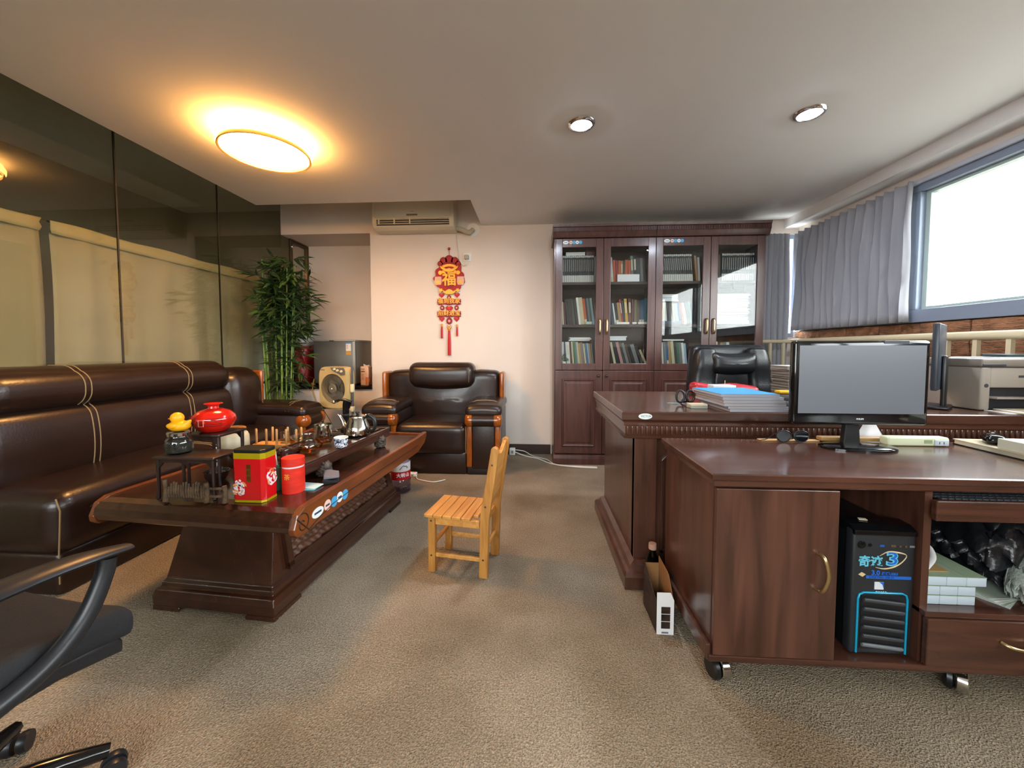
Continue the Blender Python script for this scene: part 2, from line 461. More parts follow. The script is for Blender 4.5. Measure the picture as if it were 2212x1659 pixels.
# ---- right side: window band, parapet, soffit
struct(MB().bb(2.42, 2.9, -1.8, YB + 0.1, 2.257, TOPZ), 'trim_2', CEILP)
struct(MB().bb(WINX, 2.75, -1.8, YB, 2.2, 2.257), 'trim_3', WALLP)
wr = sroot('wall_right', (2.6, 1.0, 0))
MB().bb(WINX + 0.035, 2.75, -1.8, YB + 0.1, 0, 1.26).build('parapet', mat('grey_mortar', '4b443e', 0.9), wr)
sl_m = None
for i in range(19):
    y0 = -1.8 + 0.3 * i
    for j in range(3):
        t = MB(); random.seed(i * 5 + j)
        dx = random.uniform(0, 0.012)
        t.rb(WINX + dx, WINX + 0.035, y0 + 0.004, y0 + 0.296, 0.42 * j + 0.005, 0.42 * j + 0.415, 0.006, 1, 6,
             fn=lambda u, v, w, p: (p.x + (0.010 * math.sin(31 * w + 4 * v + i * 2.1 + j) * math.sin(9 * v + 13 * w) if u < 0 else 0), p.y, p.z))
        t.build('stone_slab', STONE, wr)
win = sroot('window_1', (WINX, 1.0, 1.26))
fr = MB()
fr.bb(WINX - 0.01, WINX + 0.09, -1.8, YB, 1.26, 1.345); fr.build('bottom_frame', ALU, win, bevel=0.004)
MB().bb(WINX - 0.01, WINX + 0.09, -1.8, YB, 2.125, 2.2).build('top_frame', ALU, win, bevel=0.004)
MB().bb(WINX - 0.035, WINX - 0.012, -1.8, YB, 2.17, 2.198).build('curtain_track', mat('track_white', 'b9bcc4', 0.4), win, bevel=0.003)
my = [-1.8, -0.55, 0.75, 2.72, 3.84]
for y in my: MB().bb(WINX - 0.008, WINX + 0.09, y, y + 0.09 if y < 3 else YB, 1.345, 2.125).build('mullion', ALU, win, bevel=0.004)
SASH = mat('pale_sash', 'a9b9b4', 0.4)
for a, b in zip(my[:-1], my[1:]):
    a += 0.09
    s_ = MB(); s_.bb(WINX + 0.03, WINX + 0.07, a, a + 0.03, 1.345, 2.125); s_.bb(WINX + 0.03, WINX + 0.07, b - 0.03, b, 1.345, 2.125)
    s_.bb(WINX + 0.03, WINX + 0.07, a + 0.03, b - 0.03, 1.345, 1.365); s_.bb(WINX + 0.03, WINX + 0.07, a + 0.03, b - 0.03, 2.105, 2.125)
    s_.build('sash', SASH, win)
    MB().bb(WINX + 0.047, WINX + 0.053, a + 0.03, b - 0.03, 1.365, 2.105).build('pane', GLASSW, win)
win2 = sroot('window_2', (2.3, YB, 1.2))
w2 = MB(); w2.bb(2.09, 2.12, YB + 0.03, YB + 0.1, 1.2, 2.2); w2.bb(2.52, 2.55, YB + 0.03, YB + 0.1, 1.2, 2.2)
w2.bb(2.12, 2.52, YB + 0.03, YB + 0.1, 1.2, 1.24); w2.bb(2.12, 2.52, YB + 0.03, YB + 0.1, 2.16, 2.2)
w2.build('window_frame', ALU, win2, bevel=0.003)
MB().bb(2.12, 2.52, YB + 0.06, YB + 0.066, 1.24, 2.16).build('pane', GLASSW, win2)

# safety railing in front of the parapet
rl = thing('railing', 'cream painted safety railing running below the window', 'railing', (2.43, 1.0, 0))
MB().tube([(2.43, -1.7, 1.155), (2.43, 3.76, 1.155)], 0.025, 12).build('top_rail', RAILM, rl, smooth=50)
MB().tube([(2.43, 3.76, 1.155), (2.08, 3.76, 1.155)], 0.018, 12).build('top_rail', RAILM, rl, smooth=50)
MB().bb(2.41, 2.45, -1.7, 3.76, 0.06, 0.09).build('bottom_rail', RAILM, rl)
bal = MB(); bal.bb(-0.011, 0.011, -0.011, 0.011, 0.0, 1.14)
bme = bal.mesh('baluster', RAILM)
for i in range(37):
    o = bpy.data.objects.new('baluster', bme); COL.objects.link(o); o.parent = rl
    o.location = Vector((2.43, -1.65 + 0.15 * i, 0)) - rl.location
for i in range(3):
    o = bpy.data.objects.new('baluster', bme); COL.objects.link(o); o.parent = rl
    o.location = Vector((2.11 + 0.12 * i, 3.76, 0)) - rl.location

# ---- curtains
def curtain(p0, p1, ztop, zbot, folds, amp, header=0.09, seed=1, nz=14, top_amp=0.5):
    random.seed(seed)
    p0, p1 = Vector((p0[0], p0[1], 0)), Vector((p1[0], p1[1], 0)); d = p1 - p0; L = d.length; d.normalize(); nrm = Vector((-d.y, d.x, 0))
    n = folds * 8
    ph = [random.uniform(-0.5, 0.5) for _ in range(folds + 1)]; am = [random.uniform(0.65, 1.25) for _ in range(folds + 1)]
    vs = []; fs = []
    for j in range(nz + 1):
        t = j / nz; z = ztop + (zbot - ztop) * t
        for i in range(n + 1):
            s = i / n; k = min(int(s * folds), folds - 1); fr_ = s * folds - k
            A = amp * (am[k] * (1 - fr_) + am[k + 1] * fr_) * (top_amp + (1 - top_amp) * min(1, t * 3))
            a = 2 * PI * s * folds + (ph[k] * (1 - fr_) + ph[k + 1] * fr_) * (0.6 + t)
            w = A * (math.sin(a) + 0.25 * math.sin(2.3 * a + 5 * t))
            q = p0 + d * (s * L + 0.25 * A * math.cos(a) + 0.006 * math.sin(9 * t + k)) + nrm * w
            vs.append((q.x, q.y, z + (0.006 * math.sin(a) if j == 0 else 0)))
    for j in range(nz):
        for i in range(n):
            a = j * (n + 1) + i
            fs.append((a, a + 1, a + n + 2, a + n + 1))
    return MB().add(vs, fs)
def put_curtain(name, label, mb, m, header=None, group=None):
    xs = [p[0] for p in mb.v]; ys_ = [p[1] for p in mb.v]
    r = thing(name, label, 'curtain', (sum(xs) / len(xs), sum(ys_) / len(ys_), min(p[2] for p in mb.v)), group=group)
    o = mb.build('cloth', m, r, smooth=80)
    md = o.modifiers.new('thickness', 'SOLIDIFY'); md.thickness = 0.003
    return r
c1 = put_curtain('curtain', 'silver grey pleated curtain drawn beside the bright window above the railing', curtain((2.478, 2.70), (2.478, 3.83), 2.185, 1.262, 14, 0.036, seed=3), GREYC)
for i in range(15):
    y = 2.76 + 1.04 * (i + 0.5) / 15
    MB().tube([(2.505, y, 2.18), (2.52, y, 2.195), (2.527, y, 2.185)], 0.003, 6).build('hook', CHROME, c1)
c2 = put_curtain('curtain', 'narrow grey curtain hanging to the floor in the corner beside the bookcase', curtain((2.12, 3.845), (2.43, 3.845), 2.19, 0.06, 6, 0.024, seed=8), GREYC)
for i in range(6): MB().tube([(2.14 + 0.045 * i, 3.86, 2.17), (2.14 + 0.045 * i, 3.885, 2.195)], 0.003, 6).build('hook', CHROME, c2)
# cream curtains on the far side of the glass partition
def screen_curtain(label, y0, y1, y0b, zt0, zt1, seed):
    mb = curtain((-2.87, y0), (-2.87, y1), 1.77, 0.02, max(4, int((y1 - y0) / 0.22)), 0.012, seed=seed)
    mb.v = [(x, y if y0b is None else (y + (y0b - y0) * (1 - (y - y0) / (y1 - y0)) * (1.77 - z) / 1.75), z) for x, y, z in mb.v]
    r = thing('partition_curtain', label, 'curtain', (-2.87, (y0 + y1) / 2, 0.02))
    o = mb.build('cloth', FROSTC, r, smooth=80)
    o.modifiers.new('thickness', 'SOLIDIFY').thickness = 0.003
    h = curtain((-2.855, y0), (-2.855, y1), 1.84, 1.765, 3, 0.004, seed=seed, nz=3)
    o = h.build('header_band', BANDC, r, smooth=80); o.modifiers.new('thickness', 'SOLIDIFY').thickness = 0.004
    MB().tube([(-2.87, y0, 1.835), (-2.87, y1, 1.835)], 0.006, 8).build('rod', BRONZE, r, smooth=60)
    return r
screen_curtain('cream curtain with wide header band behind the glass, edge slanting open at the gap', 2.10, 3.85, None, 1.77, 1.82, 21)
screen_curtain('cream curtain behind the glass over the armless end of the long sofa', 0.4, 2.055, None, 1.8, 1.8, 22)
# ================================================================== lights the room has
LAMP = emit('warm_lamp_diffuser', 'ffba70', 62.0)
LAMPS = emit('warm_lamp_side', 'ffb25c', 22.0)
COOL = emit('cool_downlight_lens', 'e6efff', 420.0)
lc = AZ(575, 335, CZ - 0.10)
cl = thing('ceiling_lamp', 'large round warm glowing ceiling lamp with a raised ring', 'lamp', (lc.x, lc.y, CZ - 0.10))
MB().lathe([(0.12, 0.10), (0.20, 0.10), (0.20, 0.085), (0.12, 0.085)], 40, c=lc).build('base_plate', WHITEP, cl, smooth=40)
MB().lathe([(0.232, 0.018), (0.245, 0.025), (0.247, 0.05), (0.235, 0.075), (0.205, 0.085), (0.2, 0.08), (0.225, 0.07), (0.235, 0.048), (0.232, 0.018)], 48, c=lc).build('shade', LAMPS, cl, smooth=50)
MB().lathe([(0.238, 0.022), (0.24, 0.002), (0.236, 0.0), (0.228, 0.004), (0.226, 0.022), (0.232, 0.026), (0.238, 0.022)], 48, c=lc).build('rim', mat('brass_tinted_rim', 'caa76a', 0.3, 0.5), cl, smooth=50)
MB().lathe([(0.0, 0.012), (0.12, 0.014), (0.19, 0.02), (0.215, 0.03), (0.215, 0.036), (0, 0.03)], 48, c=lc).build('diffuser', LAMP, cl, smooth=50)
for px, py, lab in ((1256, 268, 'small round cool white downlight in the ceiling in front of the bookcase'), (1749, 244, 'small round cool white downlight in the ceiling nearer the window')):
    p = AZ(px, py, CZ)
    d = thing('downlight', lab, 'downlight', (p.x, p.y, CZ - 0.02))
    MB().lathe([(0.052, -0.004), (0.058, -0.012), (0.070, -0.010), (0.076, 0.0), (0.052, 0.0), (0.052, -0.004)], 32, c=(p.x, p.y, CZ)).build('ring', CHROME, d, smooth=50)
    MB().lathe([(0.0, -0.016), (0.03, -0.0155), (0.05, -0.010), (0.052, -0.002), (0, -0.002)], 32, c=(p.x, p.y, CZ)).build('lens', COOL, d, smooth=50)
# ================================================================== leather suite
def seam_tube(mb_pts, parent, r=0.0022):
    return MB().tube(mb_pts, r, 5).build('stitching', STITCH, parent, smooth=60)
def arm(root, M, L=0.60, wd=0.29, zt=0.62):
    """M: local x across the arm, local y from front (0) to back, z up"""
    def pf(u, v, w, p):
        q = p.copy()
        if w > 0: q.z += 0.012 * (1 - u * u)
        if v < -0.2: q.z -= 0.028 * ((-v - 0.2) / 0.8) ** 2
        return q
    pad = MB().rb(-wd / 2 - 0.012, wd / 2 + 0.012, -0.035, L, zt - 0.095, zt, 0.04, 4, 8, pf, M=M).build('arm_pad', LEATHER, root, smooth=60)
    for y in (0.10, 0.13):
        pts = [M @ Vector((x, y, z)) for x, z in ((-wd / 2 - 0.0125, zt - 0.06), (-wd / 2 + 0.01, zt - 0.008), (-wd / 4, zt + 0.0095), (0, zt + 0.0125), (wd / 4, zt + 0.0095), (wd / 2 - 0.01, zt - 0.008), (wd / 2 + 0.0125, zt - 0.06))]
        seam_tube(pts, pad)
    MB().rb(-wd / 2, wd / 2, 0.02, L, 0.06, zt - 0.09, 0.02, 2, 2, M=M).build('arm_body', LEATHER, root, smooth=60)
    z = zt - 0.145; R = 0.055
    A = M @ Matrix.Translation((0, 0.0, z)) @ Matrix.Rotation(PI / 2, 4, 'Y')
    MB().lathe([(R, -wd / 2 + 0.05), (R, wd / 2 - 0.05)], 20, M=A).build('arm_roll', LEATHER, root, smooth=50)
    for s in (-1, 1):
        pr = [(R + 0.002, 0.0), (R + 0.004, 0.02), (R + 0.002, 0.045), (R - 0.012, 0.06), (0, 0.064)]
        B = M @ Matrix.Translation((s * (wd / 2 - 0.05), 0, z)) @ Matrix.Rotation(s * PI / 2, 4, 'Y')
        MB().lathe(pr, 20, M=B).build('wooden_cap', W_ORANGE, root, smooth=50)
        MB().rb(min(s * (wd / 2 - 0.045), s * wd / 2), max(s * (wd / 2 - 0.045), s * wd / 2), -0.012, 0.03, 0.07, z - 0.03, 0.006, 2, M=M).build('front_strip', W_ORANGE, root, smooth=50)
    MB().rb(-wd / 2 + 0.045, wd / 2 - 0.045, -0.006, 0.03, 0.05, z - 0.02, 0.012, 2, 2, M=M).build('front_panel', LEATHER, root, smooth=60)
    MB().rb(-wd / 2, wd / 2, 0.0, L, 0.0, 0.07, 0.01, 2, M=M).build('plinth', mat('dark_plinth', '1a100c', 0.5), root, smooth=50)

# ---- long sofa against the glass wall (its near end has no arm)
sf = thing('sofa', 'long dark brown leather sofa against the glass partition, light double stitching', 'sofa', (-2.35, 2.3, 0))
S0, S1, SX = 1.47, 3.06, -2.045
def seatfn(u, v, w, p):
    q = p.copy()
    if w > 0: q.z += 0.018 * (1 - v * v) * (1 - min(1, abs(u)) ** 2)
    if u > 0.3: q.z += 0.012 * (1 - abs(w)) * 0
    return q
seat = MB().rb(-2.60, SX, S0, S1, 0.17, 0.455, 0.075, 5, 10, seatfn).build('seat', LEATHER, sf, smooth=60)
MB().rb(-2.58, SX - 0.02, S0 + 0.015, S1, 0.0, 0.19, 0.02, 2).build('seat_base', LEATHER, sf, smooth=60)
seam_tube([(SX - 0.03, S0 + 0.025, 0.43), (SX - 0.006, S0 + 0.02, 0.38), (SX - 0.001, S0 + 0.012, 0.3), (SX - 0.008, S0 + 0.01, 0.19), (SX - 0.014, S0 + 0.012, 0.06)], seat, 0.003)
def section(x0, x1, z0, z1, r, fn, w0=-0.9):
    """outline of a rounded box in its x-z section, from the middle of its top over the front (+x) down"""
    hx, hz = (x1 - x0) / 2, (z1 - z0) / 2; r = min(r, hx, hz); P = []
    path = [(hx * i / 12, hz) for i in range(-4, 13)] + [(hx, hz - hz * (1 - w0) * i / 24) for i in range(1, 25)]
    for px_, pz_ in path:
        q = Vector((max(-(hx - r), min(hx - r, px_)), 0, max(-(hz - r), min(hz - r, pz_)))); d = Vector((px_, 0, pz_)) - q
        p = q + d.normalized() * r if d.length > 1e-9 else Vector((px_, 0, pz_))
        n_ = d.normalized() if d.length > 1e-9 else Vector((0, 0, 1))
        p = Vector(fn(px_ / hx, 0.0, pz_ / hz, p)) + n_ * 0.0012
        P.append((p.x + (x0 + x1) / 2, p.z + (z0 + z1) / 2))
    return P
def cross_seam(parent, y, prof):
    for dy in (-0.014, 0.014): seam_tube([(x, y + dy, z) for x, z in prof], parent, 0.0028)
ysm = [1.78, 2.33]
cross_seam(seat, 2.33, section(-2.60, SX, 0.17, 0.455, 0.075, seatfn, -0.3))
def backfn(u, v, w, p):
    q = p.copy()
    if u > 0: q.x += 0.03 * (1 - w * w)
    return q
lb = MB().rb(-2.62, -2.40, S0, 2.98, 0.40, 0.80, 0.07, 4, 8, backfn).build('lower_back', LEATHER, sf, smooth=60)
for y in (1.90, 2.48): cross_seam(lb, y, section(-2.62, -2.40, 0.40, 0.80, 0.07, backfn))
ub = MB().rb(-2.665, -2.40, S0, 2.86, 0.755, 0.995, 0.10, 5, 8, backfn).build('head_roll', LEATHER, sf, smooth=60)
for y in (1.87, 2.47): cross_seam(ub, y, section(-2.665, -2.40, 0.755, 0.995, 0.10, backfn))
MB().rb(-2.64, -2.36, 2.80, 3.17, 0.40, 0.935, 0.12, 5, 4, backfn).build('back_wing', LEATHER, sf, smooth=60)
MB().rb(-2.62, -2.385, 3.165, 3.20, 0.45, 0.90, 0.03, 3, 2).build('wing_trim', W_ORANGE, sf, smooth=60)
arm(sf, frame((-1.96, 3.19, 0), (0, 1, 0), (-1, 0, 0)), 0.62, 0.28)

# ---- armchair under the hanging ornament
AX0 = -0.895
ac = thing('armchair', 'dark brown leather armchair with orange wood trim under the hanging ornament', 'armchair', (AX0, 3.5, 0))
for s in (-1, 1): arm(ac, frame((AX0 + s * 0.455, 3.20, 0), (1, 0, 0), (0, 1, 0)), 0.60, 0.29)
st = MB().rb(AX0 - 0.31, AX0 + 0.31, 3.17, 3.74, 0.17, 0.44, 0.06, 4, 8, lambda u, v, w, p: (p.x, p.y, p.z + (0.018 * (1 - u * u) * (1 - v * v) if w > 0 else 0))).build('seat', LEATHER, ac, smooth=60)
seam_tube([(AX0 + 0.302, 3.19, 0.42), (AX0 + 0.308, 3.172, 0.36), (AX0 + 0.306, 3.17, 0.25), (AX0 + 0.306, 3.18, 0.19)], st, 0.003)
MB().rb(AX0 - 0.31, AX0 + 0.31, 3.20, 3.74, 0.0, 0.2, 0.02, 2).build('seat_base', LEATHER, ac, smooth=60)
def bkfn(u, v, w, p):
    q = p.copy()
    if v < 0: q.y -= 0.05 * max(0, 1 - (u / 0.62) ** 2) * max(0, 1 - (w + 0.2) ** 2) - 0.03 * abs(u) ** 3
    if w > 0: q.z -= 0.03 * max(0, 1 - (u / 0.6) ** 2) + 0.02 * u ** 4
    return q
MB().rb(AX0 - 0.565, AX0 + 0.565, 3.62, 3.86, 0.36, 0.885, 0.07, 5, 14, bkfn).build('backrest', LEATHER, ac, smooth=60)
def hdfn(u, v, w, p):
    q = p.copy()
    if w < 0: q.z -= 0.03 * (1 - u * u)
    if v < 0: q.y -= 0.03 * (1 - w * w) * (1 - 0.5 * u * u)
    return q
hd = MB().rb(AX0 - 0.315, AX0 + 0.315, 3.535, 3.75, 0.725, 0.955, 0.07, 5, 8, hdfn).build('headrest', LEATHER, ac, smooth=60)
seam_tube([(AX0 + 0.27, 3.58, 0.945), (AX0 + 0.275, 3.528, 0.90), (AX0 + 0.275, 3.515, 0.84), (AX0 + 0.272, 3.53, 0.77)], hd, 0.002)
for s in (-1, 1):
    x = AX0 + s * 0.575
    MB().rb(x - 0.022, x + 0.022, 3.60, 3.80, 0.50, 0.865, 0.022, 3, 2).build('back_trim', W_ORANGE, ac, smooth=60)

# ================================================================== tea table
TT = RZ(math.radians(-4.3), (-1.26, 2.0, 0))
tt = thing('tea_table', 'long carved rosewood tea table with scrolled top and flared base', 'table', (-1.26, 2.0, 0), math.radians(-4.3))
def tl(mb, *a, **k): return mb.build(*a, w=False, **k)
pf = [(-0.29, 0.0), (-0.29, 0.05), (-0.275, 0.075), (-0.262, 0.078), (-0.262, 0.10), (-0.252, 0.115)]
pl = MB()
def ring(mb, prof, hx, hy):
    """moulding profile swept round a rectangle; prof = (outset, z)"""
    vs = []; fs = []
    for o_, z in prof: vs += [(-hx - o_, -hy - o_, z), (hx + o_, -hy - o_, z), (hx + o_, hy + o_, z), (-hx - o_, hy + o_, z)]
    for j in range(len(prof) - 1):
        for i in range(4):
            fs.append((4 * j + i, 4 * j + (i + 1) % 4, 4 * j + 4 + (i + 1) % 4, 4 * j + 4 + i))
    fs.append((3, 2, 1, 0)); n = 4 * (len(prof) - 1); fs.append((n, n + 1, n + 2, n + 3))
    return mb.add(vs, fs)
ring(pl, [(0.0, 0.02), (0.032, 0.02), (0.034, 0.06), (0.026, 0.085), (0.012, 0.092), (0.012, 0.108), (0.0, 0.122), (0, 0.13)], 0.245, 0.555)
tl(pl, 'plinth', W_TEA, tt, bevel=0.003)
for sx in (-1, 1):
    for sy in (-1, 1):
        f_ = MB(); x, y = sx * 0.279, sy * 0.589
        f_.prism([(x, y), (x - sx * 0.13, y), (x - sx * 0.10, y - sy * 0.03), (x - sx * 0.03, y - sy * 0.13), (x, y - sy * 0.16)], 'z', 0.0, 0.021)
        tl(f_, 'foot', W_TEA, tt, bevel=0.004)
bd = MB(); z0, z1 = 0.125, 0.40
vs = [(-0.245, -0.555, z0), (0.245, -0.555, z0), (0.245, 0.555, z0), (-0.245, 0.555, z0), (-0.205, -0.485, z1), (0.205, -0.485, z1), (0.205, 0.485, z1), (-0.205, 0.485, z1)]
bd.add(vs, [(3, 2, 1, 0), (4, 5, 6, 7), (0, 1, 5, 4), (1, 2, 6, 5), (2, 3, 7, 6), (3, 0, 4, 7)])
tl(bd, 'body', W_TEA, tt, bevel=0.004)
CARVED = mat('carved_dark_wood', '5a3a2a', 0.45, var=0.35, vscale=30, stretch=(1, 1, 1))
def carved(side):
    x0b, x1t = side * 0.246, side * 0.206
    vs = []; fs = []; ny, nz = 150, 34
    for j in range(nz + 1):
        w = j / nz; z = 0.175 + 0.215 * w
        xb = x0b + (x1t - x0b) * (z - 0.125) / 0.275
        for i in range(ny + 1):
            y = -0.44 + 0.88 * i / ny
            d = 0.006 * math.sin(2 * PI * (w * 6.5 + 0.12 * math.sin(y * 38) + 0.07 * math.sin(y * 91 + w * 9))) + 0.0025 * math.sin(y * 170 + 14 * w)
            vs.append((xb + side * (0.006 + d), y, z))
    for j in range(nz):
        for i in range(ny):
            a = j * (ny + 1) + i; q = (a, a + 1, a + ny + 2, a + ny + 1)
            fs.append(q if side > 0 else q[::-1])
    tl(MB().add(vs, fs), 'carved_panel', CARVED, tt, smooth=60)
    for (ya, yb, za, zb) in ((-0.47, -0.44, 0.155, 0.40), (0.44, 0.47, 0.155, 0.40), (-0.47, 0.47, 0.145, 0.178), (-0.47, 0.47, 0.385, 0.403)):
        f_ = MB(); vs = []
        for z in (za, zb):
            xb = x0b + (x1t - x0b) * (z - 0.125) / 0.275
            for o_ in (-0.002, 0.020):
                for y in (ya, yb): vs.append((xb + side * o_, y, z))
        fs = [(0, 1, 3, 2), (4, 6, 7, 5), (0, 4, 5, 1), (2, 3, 7, 6), (0, 2, 6, 4), (1, 5, 7, 3)]
        f_.add(vs, fs if side > 0 else [q[::-1] for q in fs]); tl(f_, 'panel_frame', W_TEA, tt, bevel=0.003)
for s in (-1, 1): carved(s)
# top: slab whose ends curl down into scrolls
TZ = 0.485
prof = [(-0.655, 0.40), (-0.668, 0.41), (-0.674, 0.43), (-0.668, 0.455), (-0.65, 0.475), (-0.62, 0.483), (-0.58, TZ), (0.58, TZ), (0.62, 0.487), (0.645, 0.493), (0.652, 0.485), (0.645, 0.465), (0.60, 0.435), (0.5, 0.40), (-0.5, 0.40)]
tp = MB().prism(prof, 'x', -0.425, 0.425)
tl(tp, 'tabletop', W_TEA, tt, bevel=0.003)
for s in (-1, 1):
    x0_, x1_ = (0.418, 0.446) if s > 0 else (-0.446, -0.418)
    ed = [(-0.675, 0.425), (-0.672, 0.402), (-0.655, 0.388), (-0.625, 0.385), (-0.56, 0.393), (0.5, 0.395), (0.62, 0.43), (0.656, 0.468), (0.662, 0.49), (0.655, 0.50), (0.60, 0.496), (0.5, 0.492), (-0.56, 0.492), (-0.62, 0.49), (-0.655, 0.472)]
    e_ = tl(MB().prism(ed, 'x', x0_, x1_), 'scroll_edge', W_TEAT, tt, bevel=0.005)
    sp = [(x1_ + 0.0008 if s > 0 else x0_ - 0.0008, -0.632 + (0.008 + 0.0042 * a) * math.cos(a + 0.6), 0.432 + (0.008 + 0.0042 * a) * math.sin(a + 0.6)) for a in [i * 0.45 for i in range(19)]]
    sp += [(sp[-1][0], -0.60, 0.395), (sp[-1][0], -0.55, 0.41), (sp[-1][0], -0.45, 0.432), (sp[-1][0], -0.3, 0.44), (sp[-1][0], 0.5, 0.44)]
    tl(MB().tube(sp, 0.0022, 5), 'scroll_line', mat('scroll_groove', '2a140a', 0.5), e_, smooth=60)
tl(MB().bb(-0.42, 0.42, 0.60, 0.625, 0.483, 0.497), 'end_lip', W_TEAT, tt, bevel=0.004)
# row of round paper stickers on the table edge
ST_COL = [('sticker_white', 'dfe6e6'), ('sticker_pink', 'e6c3b6'), ('sticker_blue', '3f9fd0'), ('sticker_white', 'dfe6e6'), ('sticker_blue', '3f9fd0')]
INK = mat('sticker_ink', '2a3a52', 0.6)
for i, (nm, col) in enumerate(ST_COL):
    y = -0.545 + [0, 0.062, 0.108, 0.148, 0.188][i]; z = 0.437 + 0.004 * (i % 2); rx = 0.036 if i == 0 else 0.022
    so = tl(MB().prism(circ(1, 20, 0, y, z, rx, 0.022 if i else 0.02), 'x', 0.446, 0.4472), 'sticker', mat(nm, col, 0.4), tt)
    if i in (0, 1, 3): tl(MB().bb(0.4472, 0.4476, y - rx * 0.6, y + rx * 0.6, z - 0.004, z + 0.004), 'print', INK, so)
# ================================================================== on the tea table
def at(p, dx=0, dy=0, dz=0): return (p.x + dx, p.y + dy, p.z + dz)
TRZ = 0.58
trA = math.radians(-5.5)
tr = thing('tea_tray', 'heavy dark wood tea tray raised on carved stone feet on the tea table', 'tray', (-1.142, 1.965, 0.4855), trA)
h = TRZ - 0.4855
tl(MB().rb(-0.135, 0.182, -0.40, 0.40, h - 0.05, h - 0.002, 0.006, 2), 'slab', W_TRAY, tr, smooth=40)
for (x0_, x1_, y0_, y1_) in ((-0.135, 0.182, -0.40, -0.385), (-0.135, 0.182, 0.385, 0.40), (-0.135, -0.12, -0.385, 0.385), (0.167, 0.182, -0.385, 0.385)):
    tl(MB().bb(x0_, x1_, y0_, y1_, h - 0.002, h + 0.004), 'rim', W_TRAY, tr, bevel=0.002)
tl(MB().rb(-0.11, 0.14, 0.12, 0.36, h - 0.0025, h + 0.006, 0.003, 2), 'heating_plate', GLOSSB, tr, smooth=40)
tl(MB().bb(-0.03, 0.12, 0.065, 0.10, h - 0.002, h + 0.0025), 'steel_strip', STEEL, tr)
CARVST = mat('grey_carved_stone', '4a4038', 0.55, var=0.4, vscale=60, bump=0.6, bscale=90)
for (x, y) in ((0.172, -0.24), (0.172, 0.29), (-0.125, -0.24), (-0.125, 0.29)):
    f_ = MB()
    def ft(u, v, w, p): return (p.x + 0.004 * math.sin(11 * v + 7 * w), p.y + 0.004 * math.sin(13 * w + 5 * u), p.z)
    f_.rb(x - 0.025, x + 0.027, y - 0.032, y + 0.032, 0.0, h - 0.03, 0.016, 3, 5, ft)
    f_.sph((x + math.copysign(0.018, x), y - 0.008, h - 0.045), 0.021, 12, 8)
    f_.sph((x + math.copysign(0.028, x), y - 0.010, h - 0.052), 0.010, 8, 6)
    for s in (-1, 1): f_.sph((x + math.copysign(0.014, x), y - 0.008 + s * 0.016, h - 0.03), 0.007, 8, 6)
    tl(f_, 'carved_foot', CARVST, tr, smooth=60)

TEA = liquid('amber_tea', 'efbc4a')
def shell(prof, th=0.0025): return prof + [(max(r - th, 0.0), z + (th if i == 0 else 0)) for i, (r, z) in reversed(list(enumerate(prof)))]
# glass serving pitcher
p = AZ(667, 976, TRZ + 0.005)
g = thing('glass_pitcher', 'small waisted glass tea pitcher half full of amber tea, carved figure beside it', 'pitcher', p)
pr = [(0.0, 0.0), (0.034, 0.001), (0.043, 0.012), (0.044, 0.026), (0.038, 0.044), (0.030, 0.058), (0.027, 0.070), (0.031, 0.085)]
MB().lathe(shell(pr), 24, c=p).build('body', GLASSW, g, smooth=60)
MB().lathe([(0, 0.004), (0.032, 0.005), (0.040, 0.014), (0.0408, 0.026), (0.0385, 0.034), (0, 0.034)], 24, c=p).build('tea', TEA, g, smooth=50)
hp = [(0.040, 0, 0.022), (0.056, 0, 0.024), (0.066, 0, 0.038), (0.062, 0, 0.055), (0.045, 0, 0.063), (0.031, 0, 0.06)]
MB().tube([at(p, *q) for q in hp], 0.0045, 8, smooth=4).build('handle', TEA, g, smooth=60)
MB().tube([at(p, -0.028, 0, 0.078), at(p, -0.042, 0, 0.087)], [0.009, 0.005], 8).build('spout', GLASSW, g, smooth=60)
# glass mug with infuser
p = AZ(699, 957, TRZ + 0.005)
g = thing('glass_mug', 'cylindrical glass mug of tea with a steel infuser and clear handle', 'mug', p)
MB().lathe(shell([(0.0, 0), (0.038, 0.001), (0.045, 0.010), (0.046, 0.03), (0.043, 0.06), (0.043, 0.095)]), 24, c=p).build('body', GLASSW, g, smooth=60)
MB().lathe([(0, 0.004), (0.036, 0.005), (0.0425, 0.012), (0.043, 0.03), (0, 0.03)], 24, c=p).build('tea', TEA, g, smooth=50)
MB().lathe(shell([(0, 0.035), (0.030, 0.036), (0.034, 0.05), (0.036, 0.097), (0.045, 0.1)], 0.001), 24, c=p).build('infuser', STEEL, g, smooth=60)
MB().tube([at(p, *q) for q in ((0.044, 0, 0.075), (0.062, 0, 0.08), (0.075, 0, 0.065), (0.072, 0, 0.042), (0.058, 0, 0.03), (0.045, 0, 0.032))], 0.005, 8, smooth=4).build('handle', GLASSW, g, smooth=60)
